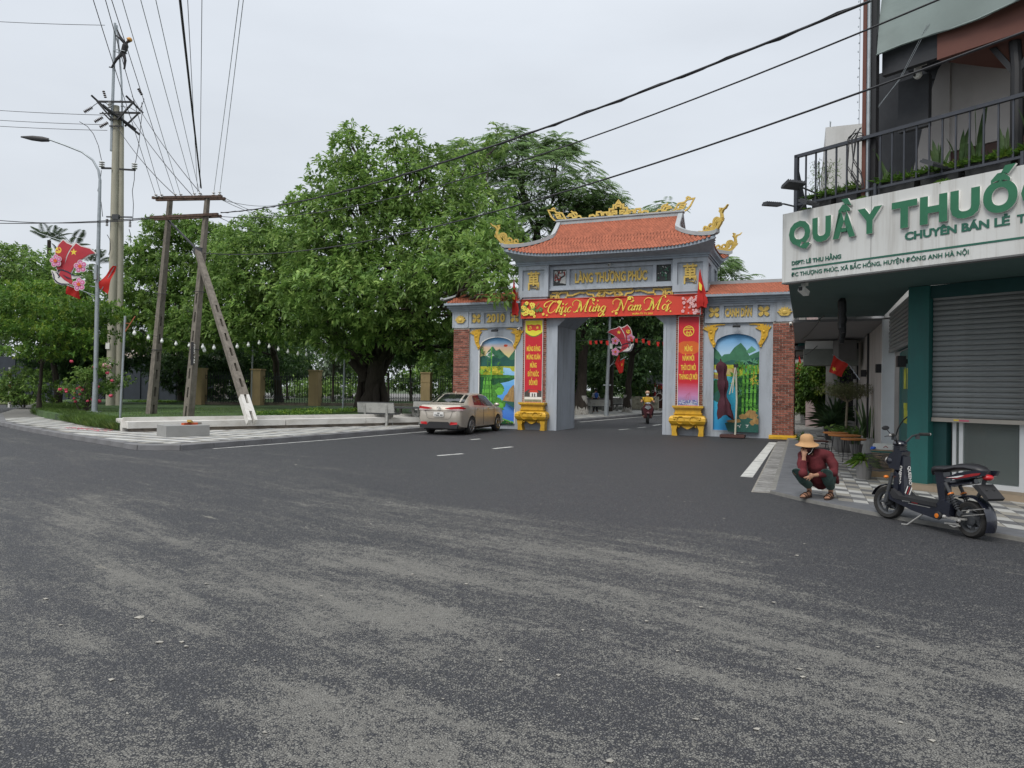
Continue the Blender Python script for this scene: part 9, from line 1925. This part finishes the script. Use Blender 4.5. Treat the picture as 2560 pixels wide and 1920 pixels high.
q = MB(); q.box(-.65,.65,.05,.09,zz(960),zz(939)); q.tube([(0,0,zz(956)),(0,0,zz(937))], .05, 8); q.build('sign_plate', M_steel, ts)
kk = gp(1640,1022,.12)+Vector((.6,3,0)); zk = lambda py: at(1640,py,kk.y).z-kk.z; ki = thing('coffee_kiosk', 'dark brown coffee kiosk under a red banner right of the archway opening', 'kiosk', kk, R(-20)); M_kb = mat('kiosk_brown', (.07,.028,.022), .6)
q = MB(); q.box(-1.2,.9,0,1.6,0,zk(967)); q.build('body', M_kb, ki); q = MB(); q.box(1.0,2.6,.1,1.5,0,zk(970)); q.build('shelf_bay', mat('kiosk_bay', (.3,.3,.3), .7, var=.5, scale=2), ki); q = MB(); q.box(.2,2.9,-.2,-.1,zk(972),zk(948)); q.build('banner_board', M_ban, ki); q = MB(); q.box(.1,2.9,-.26,-.2,zk(963),zk(956)); q.build('banner_stripe', mat('magenta_print', (.55,.05,.3), .5), ki)
letters('CÀ PHÊ', .35, M_yel, ki, (1.5,-.28,zk(955)), ext=.01, bold=.01); letters('COFFEE', .36, M_white, ki, (-.1,-.02,zk(982)), ext=.01, bold=.005, width=1.1); q = MB(); q.tube([(.25+.3*math.cos(R(a)), -.02, zk(992)+.3*math.sin(R(a))) for a in range(0,360,20)], .04, 5, closed=True); q.build('round_logo', M_white, ki)
# ================================================================= RIGHT PAVEMENT CLUTTER
Zp = .062
M_or2 = mat('orange_wood_top', (.45,.17,.045), .5, var=.15); M_gpot = mat('grey_pot', (.17,.165,.16), .8, var=.12)
def rtable(px, py, h, r_, lab):
 t = thing('plant_stand', lab, 'table', gp(px, py, Zp), 0, 'orange topped hairpin leg tables'); q = MB(); q.lathe([(r_*.96,h-.035),(r_,h-.02),(r_,h),(0,h+.001)], 24); q.build('table_top', M_or2, t)
 for k in range(3): A = k*2.094+.4; b = Vector((r_*.85*math.cos(A), r_*.85*math.sin(A), 0)); q = MB(); q.tube([(b.x*.8-b.y*.12, b.y*.8+b.x*.12, h-.03), b+Vector((0,0,.01)), (b.x*.8+b.y*.12, b.y*.8-b.x*.12, h-.03)], .007, 5); q.build('leg', M_black, t)
 return t
rtable(2110,1150,.60,.36,'round orange topped hairpin leg table under the bonsai, largest'); rtable(2133,1158,.56,.27,'round orange topped hairpin leg table in front of the largest one'); rtable(2088,1137,.58,.30,'round orange topped hairpin leg table at the back left of the group')
bz = gp(2112,1130,Zp); bt_ = thing('bonsai_tree', 'small feathery tree with slim straight trunk in a grey tub behind the tables', 'potted tree', bz)
q = MB(); q.lathe([(.22,0),(.30,.1),(.34,.42),(.33,.46),(.28,.44),(0,.42)], 22); q.build('pot', M_gpot, bt_, smooth=50); zb_ = lambda py: at(2112,py,bz.y).z-bz.z
q = MB(); q.tube([(.02,0,.4),(.03,0,zb_(1060)),(.05,0,zb_(1005))], [.045,.035,.03], 8)
for k in range(9): A = k*.7; q.tube([(.05,0,zb_(1005)),(.05+.3*math.cos(A),.2*math.sin(A),zb_(990)),(.05+.65*math.cos(A),.4*math.sin(A),zb_(975)+.1*math.sin(k))], [.02,.01,.004], 5)
q.build('trunk', mat('pale_bark', (.20,.17,.12), .9, var=.2), bt_)
V, F = crown_cloud([((.05,0,zb_(972)),(.75,.55,.20)),((.1,0,zb_(985)),(.5,.4,.15))], 900, 5, .05, .02, 51, shell=.1); place('crown', np_mesh('crown', V, F, leafmat('olive_leaf', (.12,.14,.06), (.18,.19,.09), (.25,.25,.13))), bt_, kind='stuff')
V, F = crown_cloud([((.0,0,.55),(.42,.38,.14))], 60, 7, .16, .05, 52, shell=.1); place('underplanting', np_mesh('underplanting', V, F, LF['mid']), bt_, kind='stuff')
snake_plant('snake_plant', 'tall yellow edged snake plant in a pale tub beside the pharmacy door', gp(2172,1135,Zp), 13, 1.0, 61, .24, .42, mat('pale_pot', (.42,.42,.40), .7)); snake_plant('snake_plant', 'dark snake plant against the pale wall behind the bonsai', gp(2152,1105,Zp), 8, 1.1, 62, .2, .4, M_gpot); snake_plant('snake_plant', 'low snake plant with arching leaves beside the cardboard box', gp(2140,1140,Zp), 7, .55, 64, .16, .3, M_gpot)
q = None; sp2 = thing('spider_plant', 'grassy spider plant spilling beside the cardboard box', 'plant', gp(2160,1150,Zp+.35)); rs = np.random.RandomState(5); n = 160; D_ = rs.normal(size=(n,3)); D_[:,2] = abs(D_[:,2])+.1; V, F = leaves(np.zeros((n,3)), D_, rs.uniform(.2,.42,n), np.full(n,.022), .6, .4, 5); place('foliage', np_mesh('foliage', V, F, LF['bright']), sp2, kind='stuff')
q = MB(); q.lathe([(.12,0),(.15,.34),(.0,.33)], 14, (0,0,-.35)); q.build('pot', M_gpot, sp2)
# cardboard box with polystyrene lid box
cb = gp(2178,1192,Zp); cbt = thing('cardboard_box', 'worn cardboard box on the pavement behind the scooter', 'box', cb, R(-30)); q = MB(); q.box(0,.42,0,.36,0,.52); q.build('carton', mat('cardboard', (.33,.235,.14), .85, var=.1, scale=4), cbt); q = MB(); q.box(-.004,.424,-.004,.364,.47,.50); q.build('green_tape', M_teal, cbt); q = MB(); q.tube([(.22+.05*math.cos(R(a)), -.004, .36+.05*math.sin(R(a))) for a in range(0,360,30)], .005, 4, closed=True); q.build('printed_ring', M_black, cbt)
fb = thing('foam_box', 'white flat box lying on top of the cardboard box', 'box', cb+Vector((0,0,.525)), R(-30)); q = MB(); q.box(.02,.45,.02,.34,0,.10); q.build('box_body', M_white, fb); q = MB(); q.stroke([(.20,.04),(.24,.07),(.28,.04)], .012, .014, .018); q.build('red_mark', M_redp, fb)
q = MB(); rr = random.Random(3); [q.ell((cb.x+.02+rr.gauss(0,.02), cb.y+rr.gauss(0,.02), .62+rr.gauss(0,.02)), (.035,.03,.025), 7, 5) for _ in range(5)]; tag(q.build('plastic_bag', mat('blue_plastic', (.03,.12,.55), .35), None), 'crumpled blue plastic bag on the corner of the cardboard box', 'bag')
hc = gp(2295,1215,Zp); hp = thing('hoop_fan', 'large black wire hoop standing against the teal pillar', 'hoop', hc+Vector((-.15,-.1,0)), R(-45)); q = MB(); q.tube([(.30*math.cos(R(a)), 0, .62+.60*math.sin(R(a))) for a in range(0,360,12)], .012, 6, closed=True); q.build('hoop', M_black, hp); q = MB(); q.ell((.02,-.02,.60), (.03,.012,.05), 8, 6, None, 0); q.ell((.06,-.02,.63), (.025,.012,.025), 8, 6, None, 1); q.build('butterfly_sticker', [M_rosep, mat('sky_blue', (.2,.35,.6), .5)], hp)
fn = gp(2188,1118,Zp); fnt = thing('standing_fan', 'standing fan with blue blades by the pale wall post', 'fan', fn, R(-20)); q = MB(); q.lathe([(.2,0),(.2,.03),(.02,.05)], 16); q.tube([(0,0,.03),(0,0,1.0)], .015, 8); q.build('stand', M_dark, fnt); q = MB(); q.tube([(.24*math.cos(R(a)), -.05, 1.1+.24*math.sin(R(a))) for a in range(0,360,20)], .01, 5, closed=True); [q.tube([(0,-.06,1.1),(.24*math.cos(a*.5236), -.05, 1.1+.24*math.sin(a*.5236))], .003, 4) for a in range(12)]; q.build('guard', M_dark, fnt)
for k in range(3): q = MB(); A = k*2.094; q.prism([(0,1.1),(.20*math.cos(A),1.1+.20*math.sin(A)),(.18*math.cos(A+.7),1.1+.18*math.sin(A+.7))], -.03, -.025); q.build('blade', mat('fan_blue', (.05,.25,.65), .4), fnt)
# folded chairs heap behind the woman, succulent
for i in range(4):
 c = gp(2052,1165,Zp)+Vector((.02*i,.10*i,.16*i)); t = thing('folding_stool', 'black folding stool in the heap behind the squatting person, %s' % ['bottom','second from bottom','third from bottom','top'][i], 'stool', c, R(-30+i*9), 'heap of folding stools')
 q = MB(); q.box(-.22,.22,-.02,.30,.02,.05); q.build('seat', M_dark if i < 3 else M_kb, t)
 for s in (-1,1): q = MB(); q.tube([(s*.2,0,0),(s*.24,.3,.12),(s*.1,.34,.13)], .01, 5); q.build('leg', M_black, t)
def rosette(px, py, lab, n, ln, wd, leaf, hpot, rp, pot, up=.5, seed=1, name='agave_plant', z=Zp):
 c = gp(px, py, z); t = thing(name, lab, 'potted plant', c); q = MB(); q.lathe([(rp*.75,0),(rp,hpot),(rp*1.05,hpot),(0,hpot-.01)], 16); q.build('pot', pot, t)
 rs = np.random.RandomState(seed); D_ = rs.normal(size=(n,3)); D_[:,2] = abs(D_[:,2])*up+.15; V, F = leaves(np.tile([0,0,hpot],(n,1)), D_, ln*rs.uniform(.7,1.1,n), np.full(n,wd), .25, .5, seed); place('leaves', np_mesh('leaves', V, F, LF[leaf]), t, kind='stuff'); return t
rosette(2010,1115,'small spiky plant in a low terracotta pot beyond the tan hat', 34, .42, .06, 'mid', .16, .16, M_terra, 1.2, 3)
rosette(2079,1100,'dark spiky dracaena in a black pot behind the tables', 90, .85, .06, 'palm', .5, .26, M_black, .8, 4); rosette(2086,1092,'dark cycad fronds against the house fronts', 90, 1.15, .08, 'palm', .7, .3, M_black, .9, 5)
shrub('bush', 'bright green rounded bush under the red flag on the pavement', gp(2083,1080,Zp), (1.35,1.1,1.2), 1700, 'bright', .20, .07, 71, cat='bush')
for o in [x for x in bpy.data.objects if x.get('label') == 'bright green rounded bush under the red flag on the pavement']:
 for ch in o.children: ch.location.z += .75
shrub('bush', 'dark green bush in the brick planter further down the pavement', gp(2058,1062,Zp), (1.5,1.2,1.2), 1200, 'mid', .22, .09, 72, cat='bush')
bp2 = gp(2056,1059,Zp); q = MB(); q.obox(bp2+Vector((.3,0,.4)), (.9,.5,.4), Matrix.Rotation(-.4,3,'Z')); tag(q.build('brick_planter', mat('planter_brick', (.20,.08,.055), .85, var=.3, scale=6)), 'low brick planter on the far pavement', 'planter')
ug = gp(2015,1056,Zp); ut = thing('folded_parasol', 'folded grey striped parasol standing on the far right pavement', 'parasol', ug); zu = lambda py: at(2015,py,ug.y).z-ug.z; q = MB(); V = []; K = 10; n_ = 20
for i in range(K+1):
 t = i/K; z = zu(948)+(zu(1010)-zu(948))*t; w_ = .04+.34*t
 for j in range(n_): A = 6.2832*j/n_; r_ = w_*(1+.18*math.cos(8*A)); V.append((r_*math.cos(A), r_*math.sin(A), z))
q.add(V, [(i*n_+j, (i+1)*n_+j, (i+1)*n_+(j+1) % n_, i*n_+(j+1) % n_) for i in range(K) for j in range(n_)]+[tuple(range(n_))]); q.build('canopy', mat('grey_canvas', (.11,.11,.12), .8, var=.2), ut, smooth=40); q = MB(); q.tube([(0,0,0),(0,0,zu(948)+.1)], .03, 8); q.lathe([(.28,0),(.28,.45),(.25,.45),(0,.44)], 14); q.build('stand', M_gpot, ut)
q = MB(); c = at(2034,1018,38); q.ell(c, .18, 12, 8); tag(q.build('balloon', M_rosep, None), 'pale pink balloon beside the folded grey parasol', 'balloon')
o = at(2090,920,17.5); cloth_flag(o, A4(o, [(2082,888),(2121,912),(2103,942),(2073,930)], 17.5), mat('bright_red_flag', (.66,.05,.035), .7, var=.06, trans=.3), 'bright red flag with yellow star above the green bush', 8, (.28,.72,.17), .05, None); q = MB(); q.tube([at(2081,887,17.5), at(2124,914,17.5), at(2150,950,17.2)], .012, 5); tag(q.build('flagpole', M_steel), 'slanting pole of the bright red flag above the bush', 'pole')
for i, (P, Y, lb) in enumerate((([(1998,886),(1990,935),(1999,942),(2003,910)], 32, 'narrow red flag right beside the brick pillar'), ([(2014,910),(2012,938),(2022,938),(2018,920)], 40, 'small red flag above the folded grey parasol'), ([(1994,945),(1994,965),(2010,960),(2008,946)], 42, 'red cloth low behind the brick pillar edge'))):
 o = at(*P[0], Y); cloth_flag(o, A4(o, P, Y), M_red, lb, 20+i)
# distant street fronts on the right
def house(t0, t1, off, h, col, lab, wins, seed=1, name='street_house'):
 b = thing(name, lab, 'building', S0, 0); Mh = Matrix.Translation(-S0) @ SDM; mt = mat(name+'_wall_%d' % seed, col, .85, var=.1, scale=.6, dirt=(tuple(c*.5 for c in col), (.8,.8,.3), .6)); q = MB(); q.box(t0, t1, -off, 6, 0, h); q.build('wall', mt, b, M=Mh)
 q = MB(); q.box(t0-.3, t1, -off-.5, 6, h*.48, h*.48+.15); q.box(t0-.2, t1, -off-.2, 6, h, h+.2); q.build('floor_slab', M_pier, b, M=Mh)
 for (tt, z_, w_, hh) in wins: q = MB(); q.box(tt, tt+w_, -off-.04, -off+.02, z_, z_+hh); q.build('window', M_cgl, b, M=Mh)
 for (dz, hh) in ((.6,2.0),(h*.55,1.5)): q = MB(); q.box(t0-.05, t0+.02, -off+.5, -off+1.6, dz, dz+hh); q.build('window', M_cgl, b, M=Mh)
 return b
house(17.5, 23, .9, 6.4, (.33,.32,.31), 'grey fronted house with black seams beyond the pale neighbour', [(18.5,4,1.2,1.4),(20.8,4,1.2,1.4)], 1); house(23.2, 30, 1.6, 7.5, (.42,.33,.32), 'pinkish plastered house down the right side street', [(24.5,4.2,1.2,1.6),(27,4.2,1.2,1.6)], 2); house(31, 42, 2.9, 6.5, (.38,.38,.36), 'pale grey far house behind the utility wires', [(33,4,1.5,1.6),(37,4,1.5,1.6)], 3); house(43, 70, 3.6, 5.0, (.36,.16,.15), 'reddish far shopfront at the end of the right pavement', [(46,3.4,2,1)], 4)
tb0 = at(2024,852,26); q = MB(); q.obox(tb0, (.40,.5,.20), Matrix.Rotation(-.3,3,'Z'), 0); q.obox(tb0+Vector((0,0,-.28)), (.5,.6,.07), Matrix.Rotation(-.3,3,'Z'), 1); tag(q.build('sign_box', [M_teal, M_dark]), 'teal box sign projecting over the pavement beyond the canopy', 'sign')
aw = at(2075,885,24); q = MB(); q.obox(aw+Vector((0,0,.28)), (.75,.35,.13), Matrix.Rotation(-.36,3,'Z'), 0); q.obox(aw+Vector((0,0,-.12)), (.8,.5,.26), Matrix.Rotation(-.36,3,'Z'), 1); tag(q.build('shop_awning', [M_white, mat('olive_grey', (.16,.17,.15), .7)]), 'grey awning and white sheet under the far canopy', 'awning')
ac = at(2112,875,23); q = MB(); q.obox(ac, (.28,.2,.3)); tag(q.build('air_conditioner', M_gpot), 'grey air conditioner box under the canopy', 'air conditioner')
ep = gp(2005,1025,0); ep.y = 46; ep.x = (2005-1280)/FPX*46; et = thing('utility_pole', 'slim street pole with tangled wires between the brick pillar and the shops', 'utility pole', ep); ze = lambda py: at(2005,py,46).z
q = MB(); q.tube([(0,0,0),(0,0,ze(768))], [.16,.10], 10); q.build('pole_shaft', M_pole, et); q = MB(); [q.bar((-.5,0,ze(y)), (.5,0,ze(y)), .06, .06) for y in (776,858,880)]; q.build('crossarm', M_dark, et)
for k in range(9): a = Vector((rng.uniform(-.3,.3),0,ze(rng.uniform(772,885)))); q = MB(); b = Vector((rng.uniform(-.6,1.3), rng.uniform(-3,3), ze(rng.uniform(800,920)))); q.tube([a, a.lerp(b,.5)-Vector((0,0,.25)), b], .018, 4); q.build('tangled_wire', M_wire, et)
for i, (a, b) in enumerate((((1992,758,30),(2005,776,46)), ((1990,813,27),(2060,790,16)), ((1992,855,28),(2050,800,16)), ((1990,890,28),(2043,865,20)))): wire('service_wire', at(*a), at(*b), .1, .012, M_wire, 'thin service wire in the sky gap beside the brick pillar, %s' % ['uppermost','second','third','lowest'][i], 'service wires beside the brick pillar')
# ================================================================= FAR LEFT
rw = at(24,1000,44); rw.z = .1; t = thing('marker_post', 'red and white striped marker post at the far left', 'post', rw)
for k in range(7): q = MB(); q.tube([(0,0,k*.34),(0,0,(k+1)*.34)], .08, 8); q.build('post_band', M_redp if k % 2 else M_white, t)
q = MB(); q.box(-46,-23.5,58,58.3,0,3.6);
for k in range(16): q.box(-46+k*1.4, -45.9+k*1.4, 57.9, 58, 0, 3.6)
tag(q.build('hoarding', mat('dark_blue_hoarding', (.035,.042,.055), .8, var=.15)), 'long dark blue site hoarding behind the left verge trees', 'hoarding')
rbz = at(345,900,70); rbz.z = 0; t = thing('village_house', 'small house with red awning and pale balcony seen behind the frame poles', 'building', rbz); q = MB(); q.box(-4,6,0,6,0,6.2); q.build('wall', mat('ochre_house', (.34,.30,.25), .85, var=.2), t); q = MB(); q.prism([(-5,2.9),(6.6,2.9),(6,3.3),(-4.4,3.3)][::-1], -2,.2); q.build('awning', mat('red_awning', (.30,.05,.04), .7), t); q = MB(); q.box(-4.2,6.2,-.6,0,3.6,3.75); [q.box(-4.2+k*.5,-4.1+k*.5,-.6,-.52,3.75,4.6) for k in range(21)]; q.box(-4.2,6.2,-.62,-.5,4.6,4.72); q.build('balcony', M_white, t); q = MB(); q.box(-3,5,-.02,.02,.3,2.7); q.build('shop_opening', M_intd, t)
tg = gp(330,985,.2); tag(tufts('bright_hedge', 'x', [(-26,50),(-23,50),(-22,52),(-26,52)], .1, 2500, .5, 'bright', 9, .05), 'pale green hedge patch behind the tall pole', 'hedge')
# mown strips of the artificial turf, litter and pebbles on the road
q = MB(); rr = random.Random(77)
for k in range(90):
 px, py = rr.uniform(100, 2450), 1130+780*rr.random()**1.8; c = gp(px, py, .004); r_ = rr.uniform(.006, .022)*(1 if rr.random() < .85 else 1.8); a0_ = rr.uniform(0, 3)
 q.add([(c.x+r_*rr.uniform(.7,1.2)*math.cos(a0_+b), c.y+r_*rr.uniform(.5,1)*math.sin(a0_+b), .005+.004*(i % 2)) for i, b in enumerate((0,1.2,2.5,3.7,5))]+[(c.x, c.y, .004+r_*.4)], [(0,1,5),(1,2,5),(2,3,5),(3,4,5),(4,0,5)])
tag(q.build('pebbles', mat('pale_pebble', (.30,.285,.25), .85, var=.3)), 'scattered pale pebbles and leaf bits on the asphalt', 'pebbles', kind='stuff')
